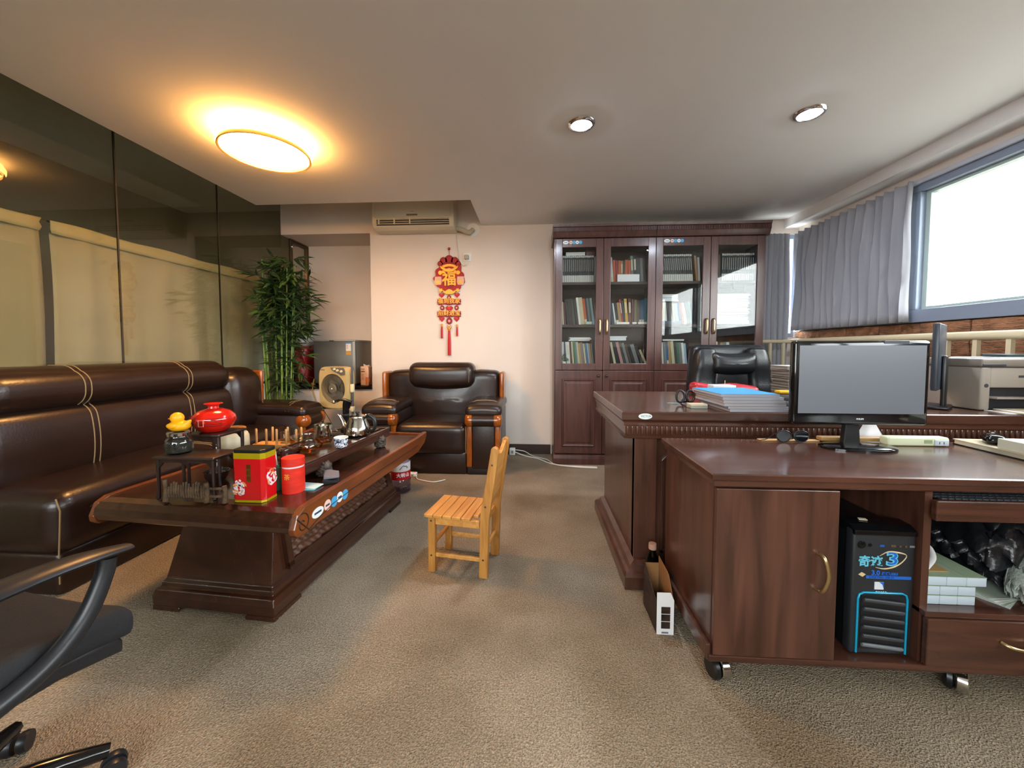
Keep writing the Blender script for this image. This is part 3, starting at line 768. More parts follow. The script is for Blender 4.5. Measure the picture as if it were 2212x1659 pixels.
# blue and white cup
p = AZ(737, 966, TRZ + 0.005)
def porcelain():
    m, nt, b = _new('blue_and_white_porcelain')
    tc = nt.nodes.new('ShaderNodeTexCoord'); n = nt.nodes.new('ShaderNodeTexNoise'); n.inputs['Scale'].default_value = 55; n.inputs['Detail'].default_value = 3; n.inputs['Distortion'].default_value = 2.2
    mp = nt.nodes.new('ShaderNodeMapping'); mp.inputs['Scale'].default_value = (1, 1, 1.5)
    nt.links.new(tc.outputs['Object'], mp.inputs[0]); nt.links.new(mp.outputs[0], n.inputs['Vector'])
    r = nt.nodes.new('ShaderNodeValToRGB'); r.color_ramp.interpolation = 'CONSTANT'
    r.color_ramp.elements[0].color = C('1c2c52'); r.color_ramp.elements[1].color = C('dfe6ea'); r.color_ramp.elements[1].position = 0.5
    nt.links.new(n.outputs[0], r.inputs[0]); nt.links.new(r.outputs[0], b.inputs['Base Color']); b.inputs['Roughness'].default_value = 0.12
    return m
g = thing('porcelain_cup', 'small blue and white porcelain tea cup on the tray', 'cup', p)
MB().lathe(shell([(0.0, 0.0), (0.024, 0.0), (0.030, 0.006), (0.032, 0.02), (0.034, 0.052)], 0.003), 28, c=p).build('bowl', porcelain(), g, smooth=60)
MB().lathe([(0.0312, 0.0515), (0.0325, 0.0535), (0.0345, 0.0525), (0.0344, 0.049), (0.0335, 0.048)], 28, c=p).build('rim', mat('white_glaze', 'e2e8ea', 0.1), g, smooth=60)
# steel kettle
p = AZ(773, 938, TRZ + 0.0075)
g = thing('kettle', 'polished steel kettle with black loop handle on the tray', 'kettle', p)
MB().lathe([(0, 0), (0.062, 0.0), (0.070, 0.006), (0.071, 0.02), (0.064, 0.05), (0.050, 0.085), (0.046, 0.098), (0.043, 0.102), (0, 0.102)], 32, c=p).build('body', STEEL, g, smooth=45)
ld = MB().lathe([(0.045, 0.102), (0.044, 0.107), (0.03, 0.113), (0.012, 0.115), (0, 0.115)], 28, c=p).build('lid', STEEL, g, smooth=50)
MB().lathe([(0.006, 0.114), (0.007, 0.120), (0.012, 0.126), (0.011, 0.132), (0, 0.134)], 16, c=p).build('knob', BLACK, ld, smooth=50)
MB().tube([at(p, *q) for q in ((-0.052, 0, 0.03), (-0.075, 0, 0.045), (-0.088, 0, 0.075), (-0.105, 0, 0.105), (-0.116, 0, 0.115))], [0.020, 0.016, 0.011, 0.008, 0.0075], 12, smooth=4).build('spout', STEEL, g, smooth=60)
MB().tube([at(p, *q) for q in ((0.045, 0, 0.10), (0.068, 0, 0.112), (0.095, 0, 0.095), (0.105, 0, 0.06), (0.095, 0, 0.028), (0.072, 0, 0.02))], [0.008, 0.011, 0.011, 0.010, 0.009, 0.008], 10, smooth=4).build('handle', BLACK, g, smooth=60)
MB().lathe([(0.0, 0), (0.006, 0), (0.009, 0.006), (0.006, 0.014), (0, 0.015)], 10, c=at(p, 0.05, 0, 0.105)).build('hinge', CHROME, g, smooth=60)
# water dispensing column
p = AZ(748, 930, TRZ + 0.005)
g = thing('water_pump', 'black tall water dispensing spout standing behind the steel kettle', 'water pump', p)
MB().lathe([(0.032, 0), (0.032, 0.012), (0.024, 0.02), (0.019, 0.03), (0.018, 0.085), (0.022, 0.09), (0.022, 0.094), (0.018, 0.096), (0.018, 0.105), (0.0, 0.105)], 20, c=p).build('column', BLACK, g, smooth=40)
MB().tube([at(p, *q) for q in ((0, 0, 0.10), (0.001, 0, 0.13), (0.006, 0, 0.16), (0.012, 0, 0.178))], [0.018, 0.019, 0.024, 0.027], 14, smooth=3).build('neck', GLOSSB, g, smooth=60)
MB().tube([at(p, *q) for q in ((0.036, 0, 0.176), (0.0, 0, 0.186), (-0.04, 0, 0.188), (-0.07, 0, 0.178))], [0.010, 0.014, 0.010, 0.008], 12, smooth=4, flat=0.7).build('spout', BLACK, g, smooth=60)
MB().sph(at(p, -0.074, 0, 0.174), 0.011, 12, 8).build('outlet', CHROME, g, smooth=60)
MB().lathe([(0.0185, 0.098), (0.0195, 0.0985), (0.0195, 0.1005), (0.0185, 0.101)], 20, c=p).build('chrome_ring', CHROME, g, smooth=60)
# carved wooden leaf figure
p = AZ(628, 982, TRZ + 0.005)
f_ = MB()
def leaf(u, v, w, q): return (q.x * (1 - 0.55 * v * v), q.y, q.z + 0.012 * u * u * (1 if w > 0 else 0.2) + 0.004 * math.sin(9 * v) - 0.008 * v)
f_.rb(p.x - 0.03, p.x + 0.03, p.y - 0.07, p.y + 0.07, p.z + 0.004, p.z + 0.026, 0.01, 3, 8, leaf)
g = thing('tea_pet', 'brown carved leaf shaped wooden ornament on the tray next to the pitcher', 'ornament', p)
f_.build('leaf', W_TEA, g, smooth=60)
fg = MB(); fg.sph(at(p, -0.008, -0.055, 0.022), 0.018, 12, 8, (1, 1.1, 0.8)); fg.sph(at(p, 0.006, -0.066, 0.03), 0.010, 10, 8)
for s in (-1, 1): fg.sph(at(p, s * 0.02 - 0.006, -0.05, 0.014), 0.009, 8, 6, (1, 1.4, 0.8))
fg.build('toad', W_TEA, g, smooth=60)
MB().lathe([(0.0, 0.0), (0.03, 0.0), (0.033, 0.004), (0.0, 0.005)], 16, c=at(p, 0, 0, 0)).build('foot', W_EBONY, g)
# small glass dish behind
p = AZ(648, 952, TRZ + 0.005)
g = solo(MB().lathe(shell([(0, 0), (0.02, 0.001), (0.04, 0.012), (0.046, 0.024)]), 24, c=p), 'glass_dish', GLASSW, 'shallow clear glass dish behind the tea pitcher', 'dish', smooth=60)
# cup rack with pegs and two drying glasses
p = Vector((-1.435, 2.03, 0.4855))
PEG = wood('pale_peg_wood', 'c98f52', 'dca868', 0.5, (10, 10, 1), 3, 0.1)
g = thing('cup_rack', 'pale wooden peg rack for drying glasses', 'rack', p)
MB().rb(p.x - 0.13, p.x + 0.13, p.y - 0.04, p.y + 0.04, p.z, p.z + 0.07, 0.004, 2).build('base', PEG, g, smooth=40)
for (dx, dy) in ((-0.115, -0.025), (-0.055, -0.028), (0.005, -0.028), (0.06, -0.028), (0.118, -0.028), (-0.06, 0.03), (0.03, 0.03), (0.11, 0.03)):
    MB().lathe([(0.006, 0.07), (0.006, 0.15), (0.004, 0.154), (0, 0.154)], 10, c=at(p, dx, dy)).build('peg', PEG, g, smooth=40)
q = Vector((p.x + 0.085, p.y, p.z + 0.0705))
g = thing('drinking_glass', 'tall straight glass with a little tea standing in the peg rack', 'glass', q)
MB().lathe(shell([(0, 0.0), (0.02, 0.0), (0.0225, 0.004), (0.0235, 0.085)]), 20, c=q).build('body', GLASSW, g, smooth=60)
MB().lathe([(0, 0.003), (0.0195, 0.003), (0.020, 0.022), (0, 0.022)], 20, c=q).build('tea', TEA, g, smooth=50)
q = Vector((p.x + 0.032, p.y, p.z + 0.0705))
solo(MB().lathe(shell([(0.0235, 0.0), (0.0225, 0.06), (0.018, 0.066), (0, 0.067)]), 20, c=q), 'drinking_glass', GLASSW, 'short glass turned upside down in the peg rack', 'glass', smooth=60)
# green cup with tea tools
p = Vector((-1.085, 1.527, 0.4855))
g = thing('tea_tool_cup', 'slim green cup of tea tools behind the red cardboard tube', 'cup', p)
MB().lathe(shell([(0, 0), (0.02, 0.0), (0.021, 0.08), (0.022, 0.10)]), 18, c=p).build('cup', mat('jade_green_paper', '4f9a80', 0.5), g, smooth=50)
MB().tube([at(p, -0.004, 0, 0.006), at(p, 0.006, 0.004, 0.10), at(p, 0.014, 0.008, 0.165)], [0.004, 0.005, 0.007], 8).build('tea_pick', W_EBONY, g, smooth=50)
MB().tube([at(p, -0.004, 0.006, 0.006), at(p, -0.03, 0.02, 0.16)], [0.004, 0.004], 8).build('tongs', WHITEP, g, smooth=50)
MB().tube([at(p, 0, -0.004, 0.01), at(p, -0.045, 0.012, 0.13)], [0.004, 0.006], 8).build('scoop_handle', W_EBONY, g, smooth=50)
MB().tube([at(p, -0.043, 0.0115, 0.125), at(p, -0.056, 0.016, 0.162)], [0.013, 0.013], 12).build('scoop', W_EBONY, g, smooth=50)
# two ebony stands
def stand(name, label, x0, x1, y0, y1, z0, z1):
    r = thing(name, label, 'stand', ((x0 + x1) / 2, (y0 + y1) / 2, z0))
    MB().rb(x0 - 0.008, x1 + 0.008, y0 - 0.008, y1 + 0.008, z1 - 0.012, z1, 0.004, 2).build('top', W_EBONY, r, smooth=40)
    for x in (x0 + 0.006, x1 - 0.006):
        for y in (y0 + 0.006, y1 - 0.006):
            MB().tube([(x, y, z1 - 0.01), (x, y, z0 + 0.03), (x + (0.004 if x > (x0 + x1) / 2 else -0.004), y, z0)], [0.0075, 0.006, 0.0085], 6).build('leg', W_EBONY, r, smooth=40)
    for y in (y0 + 0.006, y1 - 0.006):
        ap = MB(); zz = z1 - 0.012
        ap.prism([(x0 + 0.01, zz), (x1 - 0.01, zz), (x1 - 0.012, zz - 0.035), (x1 - 0.03, zz - 0.014), ((x0 + x1) / 2 + 0.02, zz - 0.012), ((x0 + x1) / 2, zz - 0.02), ((x0 + x1) / 2 - 0.02, zz - 0.012), (x0 + 0.03, zz - 0.014), (x0 + 0.012, zz - 0.035)], 'z', 0, 0.006,
                 M=Matrix(((1, 0, 0, 0), (0, 0, 1, y - 0.003), (0, 1, 0, 0), (0, 0, 0, 1))))
        ap.build('apron', W_EBONY, r)
    return r
a = AY(346, 1000, 1.42); b = AY(470, 1000, 1.42)
stand('display_stand', 'low dark ebony display stand carrying the glass jar', a.x, b.x, 1.40, 1.52, 0.4855, 0.655)
a2 = AY(400, 950, 1.545); b2 = AY(463, 950, 1.545)
stand('display_stand', 'taller dark ebony display stand carrying the red vase', a2.x, b2.x + 0.02, 1.545, 1.69, 0.4855, 0.712)
# red vase
p = Vector(((a2.x + b2.x) / 2 + 0.005, 1.615, 0.7125))
REDG = mat('red_glaze', 'c81c10', 0.12, var=0.12, vscale=12, coat=0.5)
g = thing('vase', 'squat red glazed vase with a flared lip on the taller stand', 'vase', p)
MB().lathe([(0, 0.0), (0.045, 0.0), (0.052, 0.004), (0.075, 0.028), (0.085, 0.05), (0.080, 0.072), (0.06, 0.09), (0.035, 0.10), (0.021, 0.104), (0.019, 0.112), (0.028, 0.121), (0.036, 0.124), (0.034, 0.126), (0.016, 0.12), (0.0, 0.11)], 36, c=p).build('body', REDG, g, smooth=50)
def onsphere(dx, dz):   # point on the vase's camera side
    R_ = 0.0853 - 0.35 * abs(dz - 0.05) ** 1.55
    return at(p, dx, -math.sqrt(max(0.0001, R_ * R_ - dx * dx)), dz)
BRUSH = mat('brushed_ink', '5a0f0a', 0.4)
for k, (dx, ln) in enumerate(((-0.045, 0.02), (-0.035, 0.03), (-0.02, 0.022), (-0.03, 0.018), (-0.05, 0.015))):
    MB().tube([onsphere(dx + t * ln * (1 if k % 2 else -0.6), 0.045 + 0.012 * math.sin(k * 2) + 0.02 * t) for t in (0, 0.5, 1)], 0.0012, 5).build('brushwork', BRUSH, g)
for k in range(5):
    MB().tube([onsphere(0.03 + 0.045 * t, 0.036 + 0.0075 * k) for t in (0, 0.35, 0.7, 1)], 0.001, 5).build('painted_line', BRUSH, g)
MB().tube([onsphere(*q) for q in ((0.005, 0.035), (0.005, 0.062), (0.024, 0.062), (0.024, 0.035))], 0.0014, 5, closed=True).build('seal_frame', mat('seal_pale', 'e2b3a4', 0.4), g)
MB().tube([onsphere(*q) for q in ((0.012, 0.04), (0.017, 0.047), (0.012, 0.052), (0.017, 0.057))], 0.002, 5).build('seal', BRUSH, g)
# glass jar with rubber duck on its lid
p = Vector((AY(388, 985, 1.46).x, 1.46, 0.6555))
g = thing('glass_jar', 'clip top glass jar of dark tea on the low stand', 'jar', p)
MB().lathe(shell([(0, 0), (0.040, 0.0), (0.046, 0.008), (0.047, 0.04), (0.043, 0.058), (0.036, 0.066), (0.036, 0.074)]), 24, c=p).build('body', GLASSW, g, smooth=50)
MB().lathe([(0, 0.005), (0.041, 0.006), (0.043, 0.015), (0.0425, 0.045), (0.02, 0.05), (0, 0.048)], 20, c=p).build('tea_leaves', mat('dark_tea_leaves', '2a2622', 0.8, var=0.5, vscale=90, bump=1.0, bscale=150), g, smooth=60)
MB().lathe([(0.037, 0.072), (0.040, 0.074), (0.041, 0.084), (0.038, 0.088), (0, 0.089)], 24, c=p).build('lid', CHROME, g, smooth=40)
DUCK = mat('yellow_rubber', 'f2a90a', 0.4)
q = Vector((p.x + 0.004, p.y, p.z + 0.0895))
g = thing('rubber_duck', 'yellow rubber duck sitting on the jar lid', 'toy', q)
MB().sph(at(q, 0, 0, 0.022), 0.034, 20, 12, (1.2, 1, 0.68), M=None).build('body', DUCK, g, smooth=60)
MB().sph(at(q, -0.008, 0, 0.054), 0.0235, 18, 12).build('head', DUCK, g, smooth=60)
MB().tube([at(q, 0.03, 0, 0.028), at(q, 0.05, 0, 0.045)], [0.016, 0.004], 10).build('tail', DUCK, g, smooth=60)
for s in (-1, 1): MB().sph(at(q, -0.004, s * 0.031, 0.026), 0.016, 12, 8, (1.4, 0.4, 0.7)).build('wing', DUCK, g, smooth=60)
MB().sph(at(q, -0.033, 0, 0.051), 0.009, 10, 6, (1.3, 1.2, 0.4)).build('bill', mat('orange_rubber', 'd9780c', 0.4), g, smooth=60)
# cream and brown canister
p = AZ(508, 1003, 0.4855)
def dipglaze():
    m, nt, b = _new('cream_and_brown_dip_glaze')
    tc = nt.nodes.new('ShaderNodeTexCoord'); sp_ = nt.nodes.new('ShaderNodeSeparateXYZ'); nt.links.new(tc.outputs['Object'], sp_.inputs[0])
    r = nt.nodes.new('ShaderNodeValToRGB'); r.color_ramp.elements[0].position = 0.06; r.color_ramp.elements[0].color = C('3a2012'); r.color_ramp.elements[1].position = 0.13; r.color_ramp.elements[1].color = C('cdbf9e')
    nt.links.new(sp_.outputs[2], r.inputs[0]); nt.links.new(r.outputs[0], b.inputs['Base Color']); b.inputs['Roughness'].default_value = 0.35
    return m
g = thing('tea_canister', 'cream and brown glazed ceramic tea canister with a wooden lid', 'canister', p)
MB().lathe([(0, 0), (0.058, 0.0), (0.064, 0.006), (0.066, 0.08), (0.065, 0.15), (0.058, 0.166), (0.052, 0.170), (0.052, 0.176), (0, 0.176)], 28, c=p).build('body', dipglaze(), g, smooth=45)
MB().lathe([(0.049, 0.176), (0.053, 0.178), (0.053, 0.190), (0.047, 0.195), (0.0, 0.196)], 28, c=p).build('lid', wood('bamboo_lid', '8a5526', 'b47a3c', 0.4, (8, 1, 8), 3, 0.2), g, smooth=45)
# red tin caddy, square with cut corners
REDT = mat('red_printed_tin', 'c40a14', 0.22, coat=0.4)
GOLDT = mat('gold_printed_tin', 'b7a012', 0.25, 0.3)
x0, x1, y0, y1, tz = -1.178, -1.046, 1.385, 1.468, 0.4855
def chamf(x0, x1, y0, y1, c): return [(x0 + c, y0), (x1 - c, y0), (x1, y0 + c), (x1, y1 - c), (x1 - c, y1), (x0 + c, y1), (x0, y1 - c), (x0, y0 + c)]
tn = thing('tea_tin', 'tall red tea tin with gold bands and a black lid on the tea table', 'tin', ((x0 + x1) / 2, (y0 + y1) / 2, tz))
MB().prism(chamf(x0, x1, y0, y1, 0.013), 'z', tz + 0.008, tz + 0.172).build('body', REDT, tn, bevel=0.003)
MB().prism(chamf(x0 - 0.0006, x1 + 0.0006, y0 - 0.0006, y1 + 0.0006, 0.013), 'z', tz, tz + 0.009).build('bottom_band', GOLDT, tn)
MB().prism(chamf(x0 - 0.0006, x1 + 0.0006, y0 - 0.0006, y1 + 0.0006, 0.013), 'z', tz + 0.171, tz + 0.193).build('top_band', GOLDT, tn)
MB().prism(chamf(x0 + 0.001, x1 - 0.001, y0 + 0.001, y1 - 0.001, 0.013), 'z', tz + 0.193, tz + 0.206).build('lid', BLACK, tn, bevel=0.002)
MB().bb(x0 + 0.062, x0 + 0.080, y0 - 0.0011, y0 - 0.0001, tz + 0.080, tz + 0.150).build('gold_plate', mat('dull_gold_plate', '6d5410', 0.35, 0.4), tn)
for k, ch in enumerate('鼎红芭'):
    lettering(ch, 0.017, 0.0003, frame((x0 + 0.071, y0 - 0.0013, tz + 0.139 - 0.023 * k), (1, 0, 0), (0, 0, 1)), 'tin_lettering', mat('dark_red_print', '5a0a08', 0.4), tn, bold=0.0004)
PETW = mat('petal_white_print', 'e3d6dc', 0.35); PETP = mat('petal_orange_print', 'd98a4a', 0.35)
random.seed(4)
def petals(c, ex, nrm, n, R):
    mb1, mb2 = MB(), MB()
    for k in range(n):
        r_ = R * math.sqrt(random.uniform(0.06, 1)); a = random.uniform(0, 2 * PI)
        u, v = r_ * math.cos(a), r_ * math.sin(a)
        L_, W_ = random.uniform(0.006, 0.011), random.uniform(0.0022, 0.004); th = a + PI / 2 + random.uniform(-0.5, 0.5)
        M = frame(Vector(c) + Vector(ex) * u + Vector((0, 0, v)) + Vector(nrm) * (0.0004 + 0.00005 * (k % 5)), ex, (0, 0, 1)) @ Matrix.Rotation(th, 4, 'Z')
        (mb1 if k % 4 else mb2).prism([(-L_, 0), (-L_ * 0.4, -W_), (L_ * 0.4, -W_), (L_, 0), (L_ * 0.4, W_), (-L_ * 0.4, W_)], 'z', 0, 0.0003, M=M)
    return mb1, mb2
for (c_, ex, nrm, n, R) in (((x0 + 0.030, y0, tz + 0.058), (1, 0, 0), (0, -1, 0), 46, 0.029), ((x1, y0 + 0.046, tz + 0.09), (0, 1, 0), (1, 0, 0), 40, 0.030)):
    m1, m2 = petals(c_, ex, nrm, n, R)
    m1.build('petal_print', PETW, tn, kind='stuff'); m2.build('petal_print', PETP, tn, kind='stuff')
# red cardboard tube
p = Vector((-1.012, 1.513, 0.4855))
tb = thing('cardboard_tube', 'short red cardboard tea tube with a white band', 'tube', p)
REDC = mat('red_cardboard', 'cf2410', 0.5, var=0.18, vscale=22, stretch=(1, 1, 3))
MB().lathe([(0, 0), (0.043, 0), (0.043, 0.105), (0, 0.105)], 28, c=p).build('body', REDC, tb, smooth=40)
MB().lathe([(0.041, 0.105), (0.0415, 0.112), (0, 0.112)], 28, c=p).build('white_band', mat('white_band', 'd9cfd2', 0.5), tb, smooth=40)
MB().lathe([(0.0435, 0.112), (0.0435, 0.144), (0.041, 0.146), (0.040, 0.143), (0, 0.143)], 28, c=p).build('lid', REDC, tb, smooth=40)
lettering('茶', 0.026, 0.0004, frame(at(p, 0.0, -0.0434, 0.07), (1, 0, 0), (0, 0, 1)), 'tube_lettering', mat('gold_ink', 'd9a53a', 0.4), tb)
# folded cloth, notes
p = AZ(706, 1038, 0.4855) + Vector((0.018, 0, 0))
def fold(u, v, w, q): return (q.x, q.y, q.z + (0.006 * math.sin(3 * v + 2 * u) if w > 0 else 0))
g = thing('folded_cloth', 'folded grey and black cloth on the tea table by the carved tray foot', 'cloth', p, 0.5)
tl(MB().rb(-0.032, 0.034, -0.055, 0.055, 0.0, 0.018, 0.008, 2, 5, fold), 'black_fold', mat('black_cloth', '141316', 0.9), g, smooth=60)
tl(MB().rb(-0.028, 0.036, -0.045, 0.058, 0.02, 0.032, 0.006, 2, 5, fold), 'grey_fold', mat('grey_cloth', '6a6a74', 0.9), g, smooth=60)
p = AZ(663, 1054, 0.4855)
for k, (nm, col, lab, dz, rz_) in enumerate((('slip_teal', '5fa9b0', 'pale teal paper slip, lower of two, beside the red tube', 0.0, 0.05), ('slip_blue', 'b4d2d6', 'pale blue paper slip lying on top of a teal slip', 0.004, -0.12))):
    M = RZ(rz_, (p.x + 0.004 * k, p.y + 0.012 * k, 0.4855 + dz))
    t = MB().rb(-0.048, 0.048, -0.032, 0.032, 0.0, 0.0035, 0.0015, 1, 4, lambda u, v, w, q: (q.x, q.y, q.z + 0.0), M=M)
    solo(t, 'paper_slip', mat(nm, col, 0.7), lab, 'paper', smooth=40)
p = AZ(466, 1003, 0.4855)
t = MB().bb(-0.045, 0.045, -0.003, 0.003, 0.0, 0.075, M=frame(at(p, 0, 0.06, 0), (1, 0.1, 0), (0, 1, 0)))
solo(t, 'white_card', PAPER, 'small white card standing between the tall stand and the canister', 'card')
# little bark fence in front of the stands
p = AZ(405, 1074, 0.4855); p = Vector((p.x, 1.372, 0.4855))
BARK = mat('mottled_bark', '5a4632', 0.85, var=0.6, vscale=25, bump=0.8, bscale=60)
fx = [AY(x, 1040, 1.375).x for x in (356, 445, 484)]
g = thing('bark_fence', 'miniature bark picket fence standing on the table before the dark stands', 'ornament', ((fx[0] + fx[1]) / 2, 1.375, 0.4855))
for i, x in enumerate(fx): MB().tube([(x, 1.375, 0.4855), (x + 0.002, 1.377, 0.53), (x, 1.375, 0.572 - 0.01 * i)], [0.010, 0.008, 0.0085], 8).build('post', BARK, g, smooth=60)
random.seed(11)
for i in range(15):
    x = fx[0] + 0.014 + (fx[1] - fx[0] - 0.026) * i / 14
    MB().tube([(x, 1.378, 0.502), (x + random.uniform(-0.003, 0.003), 1.376, 0.53), (x, 1.378, 0.545 + 0.02 * abs(math.sin(i * 0.7)))], [0.005, 0.006, 0.004], 6).build('picket', BARK, g, smooth=60)
for z in (0.507, 0.538): MB().tube([(fx[0], 1.382, z), (fx[1], 1.382, z), (fx[2], 1.382, z)], 0.005, 6).build('cross_bar', BARK, g, smooth=60)
# dark dish with bark bits under the tall stand
p = Vector(((a2.x + b2.x) / 2 + 0.01, 1.615, 0.4855))
g = thing('dark_bowl', 'dark lacquered bowl of bark pieces under the taller stand', 'bowl', p)
MB().lathe(shell([(0, 0), (0.03, 0.0), (0.045, 0.02), (0.05, 0.045)], 0.003), 24, c=p).build('bowl', W_EBONY, g, smooth=50)
for i in range(6):
    a = i * 1.1; MB().tube([at(p, 0.03 * math.cos(a), 0.03 * math.sin(a), 0.032), at(p, -0.03 * math.cos(a + 0.5), -0.025 * math.sin(a), 0.05 + 0.004 * i)], [0.006, 0.003], 6).build('bark_piece', BARK, g, smooth=60)
# ================================================================== along the back wall
WD = 3.90
# ---- air conditioner
a = AY(803, 495, 3.70); b = AY(980, 495, 3.70); zb = 2.262; zt = 2.56
ac_ = thing('air_conditioner', 'white wall mounted air conditioner in the recess of the ceiling', 'air conditioner', ((a.x + b.x) / 2, WD, zb))
ACW = mat('ivory_plastic', 'cfc6b0', 0.35); ACI = mat('air_outlet_dark', '2a231c', 0.6)
pr = [(WD - 0.002, zb), (3.765, zb), (3.72, zb + 0.02), (3.70, zb + 0.055), (3.695, zb + 0.12), (3.70, zt - 0.02), (3.73, zt), (WD - 0.002, zt)]
MB().prism(pr, 'x', a.x, b.x).build('casing', ACW, ac_, bevel=0.012, seg=3)
MB().bb(a.x + 0.035, b.x - 0.03, 3.688, 3.70, zb + 0.105, zt - 0.02).build('front_cover', ACW, ac_, bevel=0.004)
MB().bb(a.x + 0.05, b.x - 0.045, 3.697, 3.712, zb + 0.035, zb + 0.095).build('outlet', ACI, ac_)
for k in range(3):
    zz = zb + 0.045 + 0.02 * k
    MB().bb(a.x + 0.05, b.x - 0.045, 3.686, 3.702, zz - 0.003, zz + 0.003, M=None).build('louvre', ACW, ac_, bevel=0.002)
for k in range(3):
    xx = a.x + 0.075 + 0.155 * k
    MB().bb(xx - 0.006, xx + 0.006, 3.684, 3.704, zb + 0.04, zb + 0.09).build('fin', ACW, ac_, bevel=0.002)
xm = (a.x + b.x) / 2
MB().bb(xm - 0.055, xm + 0.055, 3.6865, 3.69, zb + 0.118, zb + 0.134).build('display', mat('smoked_panel', '6e6250', 0.3), ac_)
MB().bb(xm - 0.02, xm + 0.02, 3.687, 3.6885, zb + 0.158, zb + 0.161).build('maker_mark', mat('faint_mark', '857a68', 0.4), ac_)
pp = AY(1022, 497, WD)
MB().tube([(b.x - 0.01, 3.82, zb + 0.03), (b.x + 0.05, 3.83, zb + 0.02), (b.x + 0.12, 3.85, zb - 0.005), (pp.x, WD - 0.005, pp.z)], 0.024, 12, smooth=4).build('pipe', mat('taped_pipe', 'b7ab92', 0.7, bump=0.3, bscale=60), ac_, smooth=60)
MB().lathe([(0.025, 0), (0.068, 0.0), (0.068, 0.004), (0.025, 0.006)], 28, M=frame((pp.x, WD, pp.z), (1, 0, 0), (0, 0, 1))).build('wall_ring', WHITEP, ac_, smooth=40)
# ---- socket with plug and flex
sp_ = AY(1009, 556, WD)
so = thing('wall_socket', 'white square wall socket with a plug beside the hanging ornament', 'socket', (sp_.x, WD, sp_.z))
MB().rb(sp_.x - 0.043, sp_.x + 0.043, WD - 0.010, WD, sp_.z - 0.043, sp_.z + 0.043, 0.004, 2).build('plate', WHITEP, so, smooth=40)
MB().rb(sp_.x - 0.022, sp_.x + 0.022, WD - 0.05, WD - 0.009, sp_.z - 0.028, sp_.z + 0.018, 0.010, 3).build('plug', mat('grey_plug', 'a9a294', 0.5), so, smooth=50)
MB().tube([(sp_.x + 0.005, WD - 0.035, sp_.z - 0.027), (sp_.x + 0.0, WD - 0.03, sp_.z - 0.075), (sp_.x - 0.04, WD - 0.012, sp_.z - 0.08), (sp_.x - 0.075, WD - 0.008, sp_.z - 0.02), (sp_.x - 0.09, WD - 0.008, sp_.z + 0.1), (sp_.x - 0.10, WD - 0.008, sp_.z + 0.22), (b.x - 0.005, WD - 0.03, zb + 0.03)], 0.005, 8, smooth=5).build('flex', WHITEP, so, smooth=60)

# ---- hanging luck ornament
RED = mat('red_felt', 'a80f16', 0.6); GOLD = mat('gold_foil', 'd99a2c', 0.35, 0.25); DKR = mat('dark_red_felt', '8a0c14', 0.6); PINKP = mat('pale_pink_foil', 'd8a58a', 0.4)
oc = AY(971, 600, WD - 0.006); OX = oc.x; OY = WD - 0.004
orn = thing('hanging_ornament', 'red and gold new year charm with tassels hanging on the wall', 'ornament', (OX, WD, AY(971, 768, WD).z))
def zpx(y): return AY(971, y, WD).z
SCL = (AY(1001, 600, WD).x - AY(938, 600, WD).x) / 63.0
def wallM(x, z, d=0.0): return frame((x, OY - d, z), (1, 0, 0), (0, 0, 1))
def plate(name, poly, th, m, d=0.0, par=None, bevel=0.0):
    """poly in ornament pixels round (971, 600): x right, y down"""
    P = [((x) * SCL, -(y) * SCL) for x, y in poly]
    return MB().prism(P, 'z', 0, th, M=wallM(OX, zpx(600), d)).build(name, m, par or orn, bevel=bevel)
MB().lathe([(0.003, 0), (0.012, 0.006), (0.013, 0.022), (0.008, 0.026), (0.0, 0.026)], 10, c=(OX, OY - 0.008, zpx(541))).build('hook_bead', RED, orn, smooth=50)
MB().tube([(OX, OY - 0.006, zpx(541)), (OX, OY - 0.006, zpx(560))], 0.0025, 6).build('cord', RED, orn)
out = []
for i in range(72):
    a_ = 2 * PI * i / 72; x = math.sin(a_); y = -math.cos(a_)
    rr = 33 + 1.3 * math.sin(14 * a_)
    if y < -0.3: rr = 32 + 2.5 * math.sin(9 * a_) * 1
    sx_ = 0.93 if y < 0 else 0.96
    sy_ = 1.14 if y < 0 else 1.02
    if 0.0 < y < 0.45: sx_ = 1.02
    out.append((x * rr * sx_, y * rr * sy_ - 1))
plate('plaque', out, 0.012, RED, 0.0)
# top cloud cluster
for (cx_, cy_, r_) in ((0, -38, 9), (-12, -35, 8), (12, -35, 8), (-19, -29, 6), (19, -29, 6)):
    plate('cloud', [(cx_ + x, cy_ + y) for x, y in circ(r_, 16)], 0.016, DKR)
    plate('cloud_curl', [(cx_ + x * 0.55, cy_ + y * 0.55) for x, y in circ(r_, 14)], 0.019, RED)
